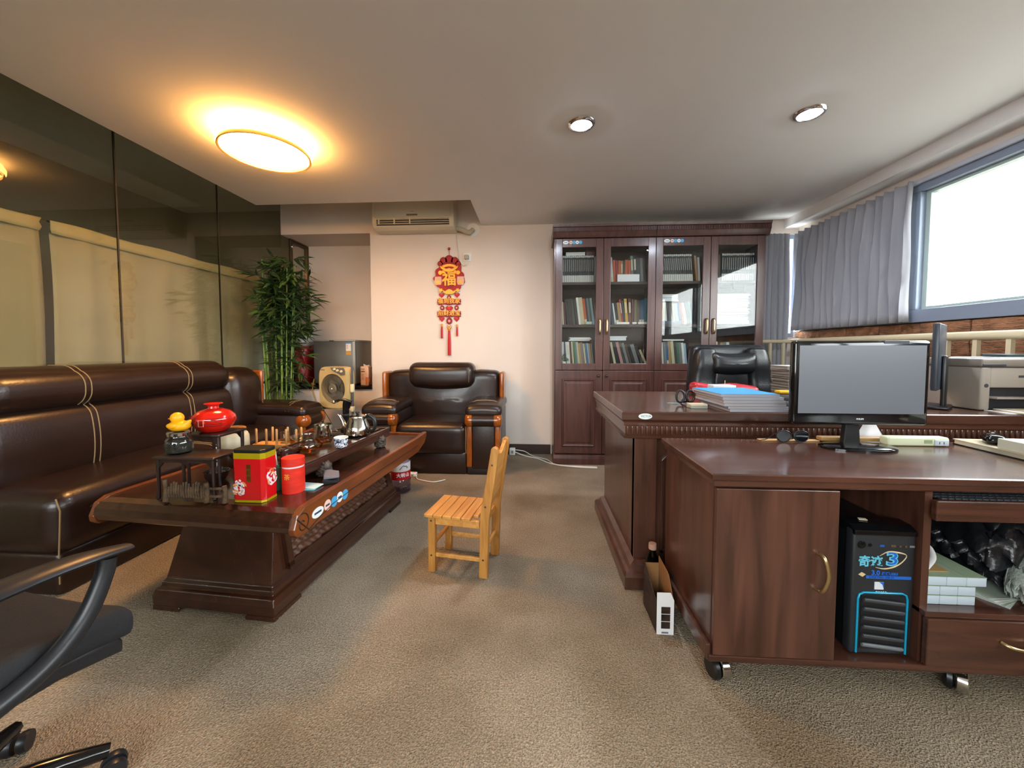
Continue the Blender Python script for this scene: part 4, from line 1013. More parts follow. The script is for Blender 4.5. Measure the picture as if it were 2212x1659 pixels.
# gold crown fan, ingot ribbon, coins at the foot
fan_ = [(13 * math.sin(t) * 1.3, -20 - 8 * math.cos(t)) for t in [-1.2 + 0.2 * i for i in range(13)]] + [(9 * math.sin(t) * 1.3, -19 - 4 * math.cos(t)) for t in [1.2 - 0.3 * i for i in range(9)]]
plate('gold_fan', fan_, 0.020, GOLD)
plate('gold_ribbon', [(-20, -25), (-14, -22), (-6, -18), (0, -20), (6, -18), (14, -22), (20, -25), (18, -19), (9, -12), (3, -11), (0, -9), (-3, -11), (-9, -12), (-18, -19)], 0.024, GOLD, bevel=0.004)
for s in (-1, 1):
    plate('gold_cloud', [(s * 19 + x, -10 + y) for x, y in circ(4.8, 12)], 0.02, GOLD, bevel=0.003)
    plate('gold_cloud', [(s * 13 + x, -11.5 + y) for x, y in circ(3.6, 12)], 0.02, GOLD, bevel=0.003)
    plate('pale_tile', [(s * 24 - 7, -2), (s * 24 + 7, -2), (s * 24 + 8, 9), (s * 24 + 6, 16), (s * 24 - 6, 16), (s * 24 - 8, 9)], 0.018, PINKP, bevel=0.003)
    plate('gold_disc', [(s * 24 + x, 10 + y) for x, y in circ(4, 14, 0, 0, 0, 1.3, 0.8)], 0.021, GOLD)
    plate('gold_star', [(s * 18 + x, 27 + y) for x, y in [((4.8 if k % 2 == 0 else 2.8) * math.sin(k * PI / 5), (4.8 if k % 2 == 0 else 2.8) * math.cos(k * PI / 5)) for k in range(10)]], 0.02, GOLD)
plate('ingot', [(-15, 25), (-9, 29), (-5, 26), (0, 24), (5, 26), (9, 29), (15, 25), (13, 32), (6, 36), (-6, 36), (-13, 32)], 0.022, GOLD, bevel=0.004)
plate('field', circ(14.5, 28, 0, 0, 8), 0.0135, DKR)
lettering('福', 31 * SCL, 0.004, wallM(OX, zpx(605), 0.016), 'luck_character', GOLD, orn, bold=0.003)
def heart(cx_, cy_, r_, nm='heart'):
    P = [(cx_ + r_ * 0.062 * 16 * math.sin(t) ** 3, cy_ - r_ * 0.062 * (13 * math.cos(t) - 5 * math.cos(2 * t) - 2 * math.cos(3 * t) - math.cos(4 * t))) for t in [2 * PI * i / 24 for i in range(24)]]
    o = plate(nm, P, 0.008, RED); plate('heart_heart', [(cx_ + (x - cx_) * 0.45, cy_ + (y - cy_) * 0.45 - r_ * 0.2) for x, y in P], 0.0095, mat('bright_red_felt', 'd0151c', 0.5), 0, o)
    return o
def coin(cx_, cy_, r_):
    o = plate('coin', [(cx_ + x, cy_ + y) for x, y in circ(r_, 18, 0, 0, 0, 1, 1.15)], 0.008, DKR)
    plate('coin_knot', [(cx_ + x, cy_ + y) for x, y in circ(r_ * 0.5, 4)], 0.0095, PINKP, 0, o)
for (cx_, cy_, r_, kd) in ((-17, 37, 6, 0), (16, 37, 6, 0), (-1, 42, 4.5, 1), (-16, 64, 4.6, 1), (15, 64, 4.6, 1), (-1, 66, 8, 0), (-17, 88, 6, 0), (15, 88, 6, 0), (-1, 92, 6.5, 1)):
    (coin if kd else heart)(cx_, cy_, r_)
for cy_, tx in ((51, '福到我家'), (77, '招财进宝')):
    P = []
    for i in range(48):
        t = 2 * PI * i / 48; P.append((-1 + 25 * max(-1, min(1, 1.25 * math.cos(t))) + 0.9 * math.cos(13 * t), cy_ + 6.5 * max(-1, min(1, 1.6 * math.sin(t))) + 0.9 * math.sin(9 * t)))
    o = plate('banner', P, 0.010, DKR)
    lettering(tx, 12.2 * SCL, 0.002, wallM(OX - 1 * SCL, zpx(600 + cy_), 0.012), 'banner_lettering', GOLD, orn, bold=0.0010)
for x in (-17, -1, 16): MB().tube([(OX + x * SCL, OY - 0.003, zpx(630)), (OX + x * SCL, OY - 0.003, zpx(695 if x else 700))], 0.0015, 5).build('string', RED, orn)
def tassel(x, y0, y1, r_, knot):
    xx = OX + x * SCL; za, zc = zpx(y0), zpx(y1)
    kb = MB(); kb.sph((xx, OY - 0.012, za), r_ * 0.9, 10, 8); kb.lathe([(r_ * 0.6, 0), (r_ * 0.8, -0.02), (r_ * 0.7, -0.022)], 10, c=(xx, OY - 0.012, za))
    kb.build('tassel_bead', GOLD, orn, smooth=60)
    t = MB()
    for k in range(16):
        a_ = 2 * PI * k / 16; q = 0.75 * r_
        t.tube([(xx + q * 0.5 * math.cos(a_), OY - 0.012 + q * 0.5 * math.sin(a_), za - 0.01), (xx + q * math.cos(a_), OY - 0.012 + q * math.sin(a_), (za + zc) / 2), (xx + q * 1.05 * math.cos(a_ + 0.2), OY - 0.012 + q * math.sin(a_ + 0.2), zc + random.uniform(0, 0.008))], r_ * 0.28, 5)
    t.build('tassel', mat('tassel_red', 'c01418', 0.6), orn, smooth=60)
tassel(-17, 701, 731, 0.011, 0); tassel(16, 702, 727, 0.009, 0); tassel(-1, 710, 768, 0.016, 1)
bw = MB()
for s in (-1, 1): bw.tube([(OX - SCL, OY - 0.02, zpx(707)), (OX - SCL + s * 0.018, OY - 0.02, zpx(703)), (OX - SCL + s * 0.022, OY - 0.02, zpx(708)), (OX - SCL + s * 0.008, OY - 0.02, zpx(712))], 0.0035, 6, closed=True, smooth=3)
bw.build('gold_bow', GOLD, orn, smooth=60)

# ---- fridge and tissue pack on the niche ledge
fx0, fx1 = AY(678, 780, 3.95).x, AY(768, 780, 3.95).x
fz0, fz1 = 0.695, AY(700, 734, 3.95).z
fd = thing('mini_fridge', 'small grey fridge standing on the black ledge of the niche', 'fridge', ((fx0 + fx1) / 2, 4.13, fz0))
FRG = mat('grey_metallic_paint', '6a6862', 0.35, 0.4); FRS = mat('grey_side_paint', '75716a', 0.45)
MB().bb(fx0 + 0.005, fx1 - 0.005, 3.99, 4.34, fz0 + 0.012, fz1 - 0.012).build('cabinet', FRS, fd, bevel=0.006)
dr = MB().rb(fx0, fx1, 3.945, 3.985, fz0 + 0.02, fz1 - 0.018, 0.008, 2).build('door', FRG, fd, smooth=40)
MB().rb(fx0 - 0.002, fx1 + 0.002, 3.945, 4.34, fz1 - 0.018, fz1, 0.006, 2).build('top_panel', mat('pale_grey_top', '8d8a82', 0.4), fd, smooth=40)
MB().bb(fx1 - 0.026, fx1 + 0.001, 3.943, 3.947, fz0 + 0.02, fz1 - 0.02).build('door_edge', mat('bright_trim', 'a9a59c', 0.3, 0.6), dr)
lx = fx1 - 0.10
MB().bb(lx, lx + 0.055, 3.9435, 3.945, fz1 - 0.12, fz1 - 0.028).build('energy_label', mat('label_white', 'd9d6cc', 0.5), dr)
MB().bb(lx, lx + 0.055, 3.943, 3.9437, fz1 - 0.043, fz1 - 0.028).build('label_blue', mat('label_blue', '3b7fb8', 0.5), dr)
MB().bb(lx, lx + 0.055, 3.943, 3.945, fz1 - 0.16, fz1 - 0.125).build('yellow_label', mat('label_ochre', 'c58f3c', 0.5), dr)
for k in range(4): MB().bb(lx + 0.006, lx + 0.022, 3.9431, 3.9436, fz1 - 0.06 - 0.012 * k, fz1 - 0.055 - 0.012 * k).build('label_print', mat('label_red', 'b8563c', 0.5), dr)
MB().bb(fx0 + 0.18, fx0 + 0.23, 3.942, 3.95, fz1 - 0.016, fz1 - 0.006).build('handle_grip', mat('dark_badge', '3b3833', 0.3), fd)
for x in (fx0 + 0.03, fx1 - 0.03):
    for y in (4.0, 4.31): MB().lathe([(0.014, 0), (0.014, 0.014), (0, 0.014)], 10, c=(x, y, fz0 - 0.002)).build('foot', BLACK, fd)
p0 = AY(778, 800, 3.93).x
tp_ = thing('tissue_pack', 'upright pack of paper tissues in printed plastic wrap beside the fridge', 'tissue pack', (p0 + 0.05, 3.98, 0.693))
MB().rb(p0, p0 + 0.088, 3.93, 4.03, 0.693, 0.90, 0.012, 3, 4, lambda u, v, w, p: (p.x + 0.003 * math.sin(7 * w + 3 * v), p.y, p.z)).build('wrap', mat('peach_wrap', 'd6ab8c', 0.35, var=0.1, vscale=20), tp_, smooth=50)
MB().rb(p0 + 0.05, p0 + 0.0885, 3.9285, 4.02, 0.70, 0.79, 0.010, 2).build('orange_wrap', mat('orange_wrap', 'c9743f', 0.4), tp_, smooth=50)
MB().prism([(p0 + 0.02, 0.895), (p0 + 0.08, 0.895), (p0 + 0.085, 0.918), (p0 + 0.05, 0.908), (p0 + 0.015, 0.925)], 'z', 0, 0.006, M=Matrix(((1, 0, 0, 0), (0, 0, 1, 3.975), (0, 1, 0, 0), (0, 0, 0, 1)))).build('wrap_tail', mat('clear_film', 'cbb9ac', 0.2), tp_)
PR = mat('pack_print', '2d2926', 0.5)
lettering('bai', 0.032, 0.0003, frame((p0 + 0.03, 3.9287, 0.872), (1, 0, 0), (0, 0, 1)), 'pack_lettering', PR, tp_)
MB().bb(p0 + 0.01, p0 + 0.05, 3.9283, 3.929, 0.84, 0.85).build('pack_bar', PR, tp_)
for k in range(5): MB().bb(p0 + 0.012, p0 + 0.042, 3.9284, 3.929, 0.81 - 0.013 * k, 0.813 - 0.013 * k).build('pack_line', PR, tp_)
# bag and clothes seen at the mirror side of the ledge
bagp = Vector((-2.55, 4.12, 0.693))
bg_ = thing('red_bag', 'crumpled red plastic bag on the ledge between mirror and fridge', 'bag', bagp)
def crum(u, v, w, p): return (p.x + 0.012 * math.sin(5 * w + 4 * v), p.y + 0.015 * math.sin(4 * w + 3 * u), p.z + 0.01 * math.sin(6 * u + 5 * v))
MB().rb(bagp.x - 0.07, bagp.x + 0.07, bagp.y - 0.16, bagp.y + 0.14, 0.70, 1.12, 0.06, 4, 6, crum).build('bag', mat('red_plastic_bag', '8f1f1a', 0.4, var=0.2, vscale=8), bg_, smooth=60)
MB().rb(bagp.x - 0.05, bagp.x + 0.05, bagp.y - 0.13, bagp.y + 0.05, 1.10, 1.27, 0.05, 4, 5, crum).build('white_bag', mat('white_plastic_bag', 'b9b4b0', 0.4), bg_, smooth=60)
MB().tube([(-2.36, 3.93, 0.698), (-2.33, 3.905, 0.705), (-2.31, 3.872, 0.68), (-2.32, 3.868, 0.6), (-2.29, 3.87, 0.5), (-2.2, 3.88, 0.3)], 0.004, 6, smooth=4)
cb = thing('power_cable', 'thin yellow cable drooping over the edge of the niche ledge', 'cable', (-2.31, 3.87, 0.0))
MB().tube([(-2.40, 3.96, 0.698), (-2.36, 3.92, 0.75), (-2.345, 3.885, 0.76), (-2.355, 3.872, 0.68), (-2.34, 3.874, 0.58), (-2.29, 3.878, 0.4), (-2.25, 3.88, 0.02)], 0.0045, 6, smooth=5).build('flex', mat('yellow_flex', 'b78a3a', 0.5), cb, smooth=60)
MB().rb(-2.42, -2.385, 3.945, 3.985, 0.694, 0.72, 0.006, 2).build('plug', mat('yellow_plug', 'b78a3a', 0.5), cb, smooth=50)

# ---- box fan on its stand
FX, FY = AY(728, 840, 3.46).x, 3.46
FM = RZ(math.radians(-14), (FX, FY, 0))
fn_ = thing('box_fan', 'cream square box fan with dark spiral grille on a metal stand', 'fan', (FX, FY, 0), math.radians(-14))
FC = mat('aged_cream_plastic', 'c2ac78', 0.45); FG = mat('fan_grey', '6b6658', 0.5); FDK = mat('fan_dark', '1c1916', 0.5); TUBG = mat('grey_tube', '55585e', 0.35, 0.6)
z0, z1, hw = 0.535, 0.92, 0.155
body = MB()
oc_ = []
for i in range(64):
    a_ = 2 * PI * i / 64; c_, s_ = math.cos(a_), math.sin(a_); k = (abs(c_) ** 5 + abs(s_) ** 5) ** (-1 / 5)
    oc_.append((hw * k * c_, (z0 + z1) / 2 + (z1 - z0) / 2 * k * s_))
ic = [(0.138 * math.cos(2 * PI * i / 64), 0.715 + 0.138 * math.sin(2 * PI * i / 64)) for i in range(64)]
vs = []; fs = []
for y in (-0.055, 0.055):
    vs += [(x, y, z) for x, z in oc_]; vs += [(x, y, z) for x, z in ic]
for i in range(64):
    j = (i + 1) % 64
    fs += [(i, j, 64 + j, 64 + i), (128 + j, 128 + i, 192 + i, 192 + j), (j, i, 128 + i, 128 + j), (64 + i, 64 + j, 192 + j, 192 + i)]
tl(body.add(vs, fs), 'housing', FC, fn_, smooth=40)
tl(MB().lathe([(0, -0.005), (0.14, -0.005), (0.14, 0.005), (0, 0.005)], 32, M=frame((0, 0.03, 0.715), (1, 0, 0), (0, 0, 1))), 'back_plate', FDK, fn_)
for k in range(5):
    a_ = 2 * PI * k / 5
    bl = MB().rb(0.03, 0.125, -0.035, 0.035, -0.003, 0.003, 0.003, 1, 3, M=frame((0, 0.01, 0.715), (math.cos(a_), 0, math.sin(a_)), (-math.sin(a_), 0.5, math.cos(a_))))
    tl(bl, 'blade', mat('smoky_blade', '4a463e', 0.4), fn_, smooth=50)
gr = MB()
for k in range(60):
    a_ = 2 * PI * k / 60
    gr.tube([((0.04 + 0.096 * t) * math.cos(a_ + 0.9 * t * t), -0.05 - 0.006 * (1 - t), 0.715 + (0.04 + 0.096 * t) * math.sin(a_ + 0.9 * t * t)) for t in (0, 0.25, 0.5, 0.75, 1)], 0.0011, 4)
for r_ in (0.07, 0.105): gr.tube([(r_ * math.cos(2 * PI * i / 40), -0.054, 0.715 + r_ * math.sin(2 * PI * i / 40)) for i in range(40)], 0.0012, 4, closed=True)
tl(gr, 'spiral_grille', FG, fn_, smooth=60)
tl(MB().lathe([(0.0, 0.012), (0.038, 0.011), (0.042, 0.006), (0.042, 0), (0, 0)], 28, M=frame((0, -0.052, 0.715), (1, 0, 0), (0, 0, 1))), 'grille_hub', FG, fn_, smooth=40)
tl(MB().sph((0, -0.066, 0.715), 0.008, 10, 8), 'hub_cap', CREAMP, fn_, smooth=60)
tl(MB().prism([(-0.02, 0.912), (0.13, 0.912), (0.147, 0.88), (0.145, 0.845), (0.10, 0.838), (0.06, 0.862), (0.0, 0.885)], 'z', 0, 0.004, M=Matrix(((1, 0, 0, 0), (0, 0, 1, -0.0585), (0, 1, 0, 0), (0, 0, 0, 1)))), 'control_panel', FG, fn_)
for x, z in ((0.065, 0.885), (0.108, 0.878), (0.03, 0.897)):
    tl(MB().lathe([(0, 0.014), (0.010, 0.013), (0.012, 0.0), (0, 0)], 14, M=frame((x, -0.058, z), (1, 0, 0), (0, 0, 1))), 'knob', CREAMP, fn_, smooth=40)
lettering('MIDEA', 0.016, 0.0003, frame((-0.11, -0.0556, 0.888), (1, 0, 0), (0, 0, 1)), 'fan_lettering', FDK, fn_, w=False)
for s in (-1, 1):
    tl(MB().tube([(s * 0.175, 0, 0.0), (s * 0.175, 0, 0.91)], 0.010, 10), 'upright', TUBG, fn_, smooth=60)
    tl(MB().rb(s * 0.175 - 0.016, s * 0.175 + 0.016, -0.018, 0.018, 0.68, 0.76, 0.010, 2), 'clamp', CREAMP, fn_, smooth=50)
    tl(MB().rb(s * 0.175 - 0.016, s * 0.175 + 0.016, -0.018, 0.018, 0.50, 0.55, 0.008, 2), 'clamp', CREAMP, fn_, smooth=50)
    tl(MB().tube([(s * 0.175, -0.17, 0.012), (s * 0.175, 0.17, 0.012)], 0.012, 10), 'foot_bar', TUBG, fn_, smooth=60)
tl(MB().rb(-0.175, 0.175, -0.015, 0.015, 0.512, 0.532, 0.005, 2), 'cross_bar', FC, fn_, smooth=50)
tl(MB().tube([(-0.17, 0.0, 0.51), (0.17, 0.0, 0.06)], 0.003, 6), 'stay', TUBG, fn_)

# ---- bamboo in a pot
random.seed(5)
BX, BY = -2.475, 3.52
bm_ = thing('potted_bamboo', 'tall artificial bamboo with dense dark leaves behind the sofa arm', 'plant', (BX, BY, 0))
POT = mat('dark_glazed_pot', '2b2a26', 0.35)
MB().lathe(shell([(0, 0), (0.10, 0.0), (0.13, 0.02), (0.15, 0.22), (0.165, 0.25), (0.16, 0.27), (0.15, 0.27)], 0.012), 28, c=(BX, BY, 0)).build('pot', POT, bm_, smooth=45)
MB().lathe([(0, 0.23), (0.14, 0.23), (0.14, 0.235), (0, 0.24)], 24, c=(BX, BY, 0)).build('soil', mat('potting_soil', '2a2018', 0.95, bump=0.8, bscale=80), bm_, smooth=45)
CANE = mat('green_cane', '5f7a2c', 0.4, var=0.25, vscale=6); LEAF1 = mat('dark_green_leaf', '263a1c', 0.45, var=0.3, vscale=9); LEAF2 = mat('mid_green_leaf', '3d5526', 0.45, var=0.25, vscale=9)
lf = MB(); L_ = 1.0
lv = [(0, 0, 0), (0.10, 0.055, 0.012), (0.35, 0.085, 0.02), (0.7, 0.05, -0.02), (1.0, 0, -0.10), (0.7, -0.05, -0.02), (0.35, -0.085, 0.02), (0.10, -0.055, 0.012), (0.35, 0, 0.0), (0.7, 0, -0.035)]
lf.add(lv, [(0, 8, 2, 1), (8, 9, 3, 2), (9, 4, 3), (0, 7, 6, 8), (8, 6, 5, 9), (9, 5, 4)])
LM = [MB().add(lf.v, lf.f).mesh('leaf', LEAF1, 60), MB().add(lf.v, lf.f).mesh('leaf', LEAF2, 60)]
stalks = []
for i in range(13):
    px = random.uniform(553, 648); yy = BY + random.uniform(-0.10, 0.10)
    x = max(AY(px, 800, yy).x, XL + 0.10); top = random.uniform(1.45, 1.93); r_ = random.uniform(0.007, 0.012)
    xb = BX + (x - BX) * 0.6; yb = BY + (yy - BY) * 0.8
    pts = []; rad = []
    n = int(top / 0.13)
    for k in range(n + 1):
        z = 0.22 + (top - 0.22) * k / n; t = k / n
        for dz, q in ((-0.006, 1.0), (0, 1.22), (0.006, 1.0)):
            pts.append((xb + (x - xb) * t, yb + (yy - yb) * t, z + dz)); rad.append(r_ * q * (1 - 0.3 * t))
    MB().tube(pts, rad, 8).build('cane', CANE, bm_, smooth=60)
    stalks.append((x, yy, top))
def leaf_matrix(p, yaw, pitch, roll, size):
    return Matrix.Translation(p) @ Matrix.Rotation(yaw, 4, 'Z') @ Matrix.Rotation(pitch, 4, 'Y') @ Matrix.Rotation(roll, 4, 'X') @ Matrix.Diagonal((size, size, size, 1))
leaves = []
for k in range(480):      # sprigs of four or five leaves
    s = random.choice(stalks); t = random.random()
    zlo = 0.64 if random.random() < 0.55 else 1.05
    z = zlo + (s[2] + 0.06 - zlo) * (1 - t ** 1.4 * (1.0 if zlo < 1 else 0.7))
    a_ = random.uniform(0, 2 * PI); spread = random.uniform(0.02, 0.17) if random.random() < 0.72 else random.uniform(0.17, 0.36)
    if z < 1.2: spread *= 0.7
    p = Vector((s[0] + spread * math.cos(a_) * 0.9, s[1] + spread * math.sin(a_) * 0.7, z + random.uniform(-0.03, 0.05)))
    if p.x < XL + 0.19: p.x = XL + 0.19 + random.uniform(0, 0.08)
    if p.z < 1.12: p.y = max(p.y, 3.46)
    if p.y > 3.78: p.y = 3.78
    for q in range(random.choice((3, 4, 5))):
        yaw = a_ + random.uniform(-0.9, 0.9); size = random.uniform(0.10, 0.17)
        tipx = p.x + size * math.cos(yaw); 
        if tipx < XL + 0.03: yaw = PI - yaw
        if p.y + size * math.sin(yaw) > 3.88: yaw = -yaw
        if p.z < 1.12 and p.y + size * math.sin(yaw) < 3.37: yaw = -yaw if p.y - size * math.sin(yaw) < 3.88 else 0.0
        leaves.append(leaf_matrix(p + Vector((random.uniform(-0.012, 0.012), random.uniform(-0.012, 0.012), 0)), yaw, random.uniform(-0.5, 0.75), random.uniform(-0.8, 0.8), size))
leaves.sort(key=lambda M: M.translation.y)
Pinv = MW[bm_].inverted()
for i, M in enumerate(leaves[:290]):
    o = bpy.data.objects.new('leaf', LM[i % 2]); COL.objects.link(o); o.parent = bm_; o.matrix_local = Pinv @ M
rest = [MB(), MB()]
for i, M in enumerate(leaves[290:]): rest[i % 2].add(lf.v, lf.f, M=M)
rest[0].build('foliage', LEAF1, bm_, smooth=60, kind='stuff'); rest[1].build('foliage', LEAF2, bm_, smooth=60, kind='stuff')

# ================================================================== on the carpet
# ---- child's wooden chair
KA = math.radians(-9)
kc = thing('wooden_chair', 'small pine chair with slatted seat standing on the carpet', 'chair', (-0.352, 1.866, 0), KA)
for y in (-0.105, 0.105):
    tl(MB().bb(-0.148, -0.112, y - 0.016, y + 0.016, 0, 0.272), 'leg', W_PINEZ, kc, bevel=0.004)
    post = [(0.108, 0.0), (0.150, 0.0), (0.158, 0.28), (0.205, 0.60), (0.200, 0.622), (0.185, 0.63), (0.170, 0.622), (0.116, 0.30)]
    tl(MB().prism(post, 'z', y - 0.014, y + 0.014, M=Matrix(((1, 0, 0, 0), (0, 0, 1, 0), (0, 1, 0, 0), (0, 0, 0, 1)))), 'back_post', W_PINEZ, kc, bevel=0.004)
    tl(MB().bb(-0.112, 0.112, y - 0.008, y + 0.008, 0.235, 0.272), 'seat_rail', W_PINE, kc, bevel=0.003)
    tl(MB().bb(-0.112, 0.112, y - 0.007, y + 0.007, 0.075, 0.095), 'stretcher', W_PINE, kc, bevel=0.003)
for x in (-0.13, 0.13): tl(MB().tube([(x, -0.09, 0.13), (x, 0.09, 0.13)], 0.010, 8), 'cross_stretcher', W_PINE, kc, smooth=60)
for x in (-0.13, 0.125): tl(MB().bb(x - 0.008, x + 0.008, -0.09, 0.09, 0.238, 0.272), 'end_rail', W_PINE, kc, bevel=0.003)
for k in range(6):
    x0 = -0.165 + 0.0475 * k
    wd = 0.0445 if k < 5 else 0.026
    tl(MB().bb(x0, x0 + wd, -0.128 if k < 5 else -0.088, 0.128 if k < 5 else 0.088, 0.272, 0.287), 'seat_slat', W_PINE, kc, bevel=0.003)
bk = []
for i in range(17):
    v = -1 + i / 8.0; bk.append((v * 0.091, 0.617 - 0.045 * math.cos(v * PI / 2) ** 2))
bk += [(0.091, 0.33), (-0.091, 0.33)]
BMt = Matrix(((0, math.sin(0.147) * 0 + 0.147, 1, 0.1365), (1, 0, 0, 0), (0, 1, 0, 0), (0, 0, 0, 1)))
vs = []; n = len(bk)
for dx in (-0.009, 0.009): vs += [(0.137 + 0.147 * (z - 0.28) + dx, y, z) for y, z in bk]
tl(MB().add(vs, [tuple(range(n)), tuple(range(2 * n - 1, n - 1, -1))] + [(n + i, n + (i + 1) % n, (i + 1) % n, i) for i in range(n)]), 'back_board', W_PINE, kc, bevel=0.003)
SCR = mat('screw_steel', '5d5a55', 0.4, 0.8)
for y in (-0.105, 0.105):
    s = math.copysign(1, y)
    for x, z in ((-0.13, 0.255), (-0.13, 0.085), (0.175, 0.545), (0.142, 0.345), (0.13, 0.09)):
        tl(MB().lathe([(0, 0.001), (0.005, 0.001), (0.005, 0), (0, 0)], 10, M=frame((x, y + s * (0.0165 if x < 0 else 0.0145), z), (s, 0, 0), (0, 0, 1)) if s < 0 else frame((x, y + s * (0.0165 if x < 0 else 0.0145), z), (-1, 0, 0), (0, 0, 1))), 'screw', SCR, kc)
# ---- big water bottle by the table end
p = Vector((-1.02, 2.79, 0))
WB = pane('blue_tinted_plastic', 'e2e0ee', 1.6, rough=0.12)
wbt = thing('water_bottle', 'large clear water bottle with red and white label behind the tea table', 'bottle', p)
MB().lathe(shell([(0, 0), (0.06, 0.0), (0.074, 0.012), (0.076, 0.05), (0.071, 0.058), (0.076, 0.066), (0.076, 0.10), (0.072, 0.105), (0.072, 0.235), (0.076, 0.24), (0.074, 0.275), (0.06, 0.31), (0.03, 0.34), (0.024, 0.35), (0.024, 0.37)], 0.002), 28, c=p).build('bottle_body', WB, wbt, smooth=40)
MB().lathe([(0, 0.37), (0.028, 0.37), (0.028, 0.392), (0, 0.394)], 18, c=p).build('cap', mat('blue_cap', '2a4a9a', 0.4), wbt, smooth=40)
MB().lathe([(0.0725, 0.108), (0.0732, 0.108), (0.0732, 0.170), (0.0725, 0.170)], 36, c=p).build('red_label', mat('red_label', 'b3141c', 0.4), wbt, smooth=60)
MB().lathe([(0.0725, 0.170), (0.0732, 0.170), (0.0732, 0.232), (0.0725, 0.232)], 36, c=p).build('white_label', mat('white_label', 'd6d6d8', 0.4), wbt, smooth=60)
WT = mat('label_lettering_white', 'e6e6e6', 0.4)
for ch, th in (('大', -1.42), ('明', -0.98), ('山', -0.5)):
    c_ = Vector((math.cos(th), math.sin(th), 0))
    lettering(ch, 0.032, 0.0004, frame(Vector((p.x, p.y, 0.142)) + c_ * 0.0738, (-c_.y, c_.x, 0), (0, 0, 1)), 'label_lettering', WT, wbt, bold=0.001)
c_ = Vector((math.cos(-0.9), math.sin(-0.9), 0))
MB().tube([Vector((p.x, p.y, 0)) + c_ * 0.0738 + Vector((-c_.y, c_.x, 0)) * u + Vector((0, 0, z)) for u, z in ((-0.03, 0.19), (-0.012, 0.208), (0.0, 0.216), (0.01, 0.208), (0.02, 0.212), (0.03, 0.196))], 0.0022, 6).build('mountain_mark', mat('dark_green_print', '1d3a2c', 0.4), wbt)
# ---- extension block and cables on the floor
p = AZ(889, 1008, 0.0); p.y = 3.135; p.x = AY(889, 1020, 3.135).x
eb = thing('extension_block', 'white extension block on the carpet in front of the armchair', 'power strip', p)
MB().rb(p.x - 0.045, p.x + 0.045, p.y - 0.025, p.y + 0.025, 0.001, 0.032, 0.006, 2).build('block', WHITEP, eb, smooth=40)
cpts = [AZ(x, y, 0.006) for x, y in ((901, 1034), (915, 1038), (935, 1041), (950, 1039), (962, 1036))]
MB().tube([at(p, 0.045, 0, 0.012)] + [tuple(q) for q in cpts], 0.004, 6, smooth=4).build('flex', WHITEP, eb, smooth=60)
for k in range(2): MB().bb(p.x - 0.03 + 0.035 * k, p.x - 0.012 + 0.035 * k, p.y - 0.0262, p.y - 0.0248, 0.010, 0.022).build('outlet', mat('outlet_grey', '8d8a86', 0.4), eb)
p = AZ(1109, 972, 0.0)
eb2 = thing('extension_block', 'white adapter block on the floor by the baseboard near the bookcase', 'power strip', (p.x, 3.84, 0))
MB().rb(p.x - 0.03, p.x + 0.03, 3.82, 3.875, 0.001, 0.07, 0.008, 2).build('block', WHITEP, eb2, smooth=40)
MB().tube([(p.x + 0.028, 3.84, 0.03)] + [tuple(AZ(x, y, 0.006)) for x, y in ((1135, 985), (1160, 990), (1185, 1000), (1210, 1005), (1240, 1007), (1290, 1009))], 0.005, 6, smooth=5).build('flex', WHITEP, eb2, smooth=60)
MB().tube([(p.x + 0.028, 3.85, 0.05), (p.x + 0.12, 3.86, 0.035), (p.x + 0.22, 3.78, 0.006), tuple(AZ(1180, 992, 0.006)), tuple(AZ(1200, 1003, 0.016)), tuple(AZ(1250, 1009, 0.016)), tuple(AZ(1290, 1011, 0.006))], 0.004, 6, smooth=5).build('flex', WHITEP, eb2, smooth=60)
MB().bb(p.x - 0.012, p.x + 0.012, 3.818, 3.8205, 0.02, 0.05).build('outlet', mat('outlet_grey', '8d8a86', 0.4), eb2)

# ---- swivel chair cut by the frame
OC = Vector((-1.245, 0.65, 0)); OA = math.radians(-8)
och = thing('office_chair', 'black swivel chair with curved armrests and castors near the sofa end', 'chair', OC, OA)
FAB = mat('black_mesh_fabric', '1b1c1f', 0.85, bump=0.3, bscale=300); OPL = mat('matt_black_plastic', '1c1e22', 0.38)
def seat_fn(u, v, w, p): return (p.x, p.y, p.z - (0.03 * max(0, v) ** 3) + (0.012 * abs(u) ** 3 if w > 0 else 0) - (0.012 * (1 - u * u) * (1 - v * v) if w > 0 else 0))
tl(MB().rb(-0.24, 0.24, -0.24, 0.24, 0.40, 0.475, 0.035, 4, 8, seat_fn), 'seat', FAB, och, smooth=60)
tl(MB().rb(-0.225, 0.225, -0.225, 0.215, 0.375, 0.405, 0.012, 2, 4, seat_fn), 'seat_shell', OPL, och, smooth=60)
for s in (-1, 1):
    X = s * 0.265
    pad_pts = [(X, -0.20, 0.60), (X, -0.10, 0.628), (X, 0.02, 0.637), (X, 0.12, 0.632), (X, 0.205, 0.618)]
    tl(MB().tube(pad_pts, [0.026, 0.036, 0.040, 0.036, 0.020], 12, smooth=5, flat=0.32), 'arm_pad', OPL, och, smooth=60)
    tl(MB().tube([(X, 0.165, 0.612), (X, 0.155, 0.57), (X * 1.0, 0.12, 0.50), (X * 0.99, 0.06, 0.445), (X * 0.97, -0.03, 0.412), (X * 0.93, -0.13, 0.40), (X * 0.8, -0.17, 0.392)], [0.017, 0.017, 0.018, 0.019, 0.020, 0.02, 0.018], 12, smooth=5), 'arm_bracket', OPL, och, smooth=60)
tl(MB().rb(-0.06, 0.06, -0.28, -0.20, 0.35, 0.55, 0.02, 2), 'back_bracket', OPL, och, smooth=50)
tl(MB().rb(-0.22, 0.22, -0.31, -0.27, 0.55, 1.0, 0.02, 3, 4), 'backrest', FAB, och, smooth=50)
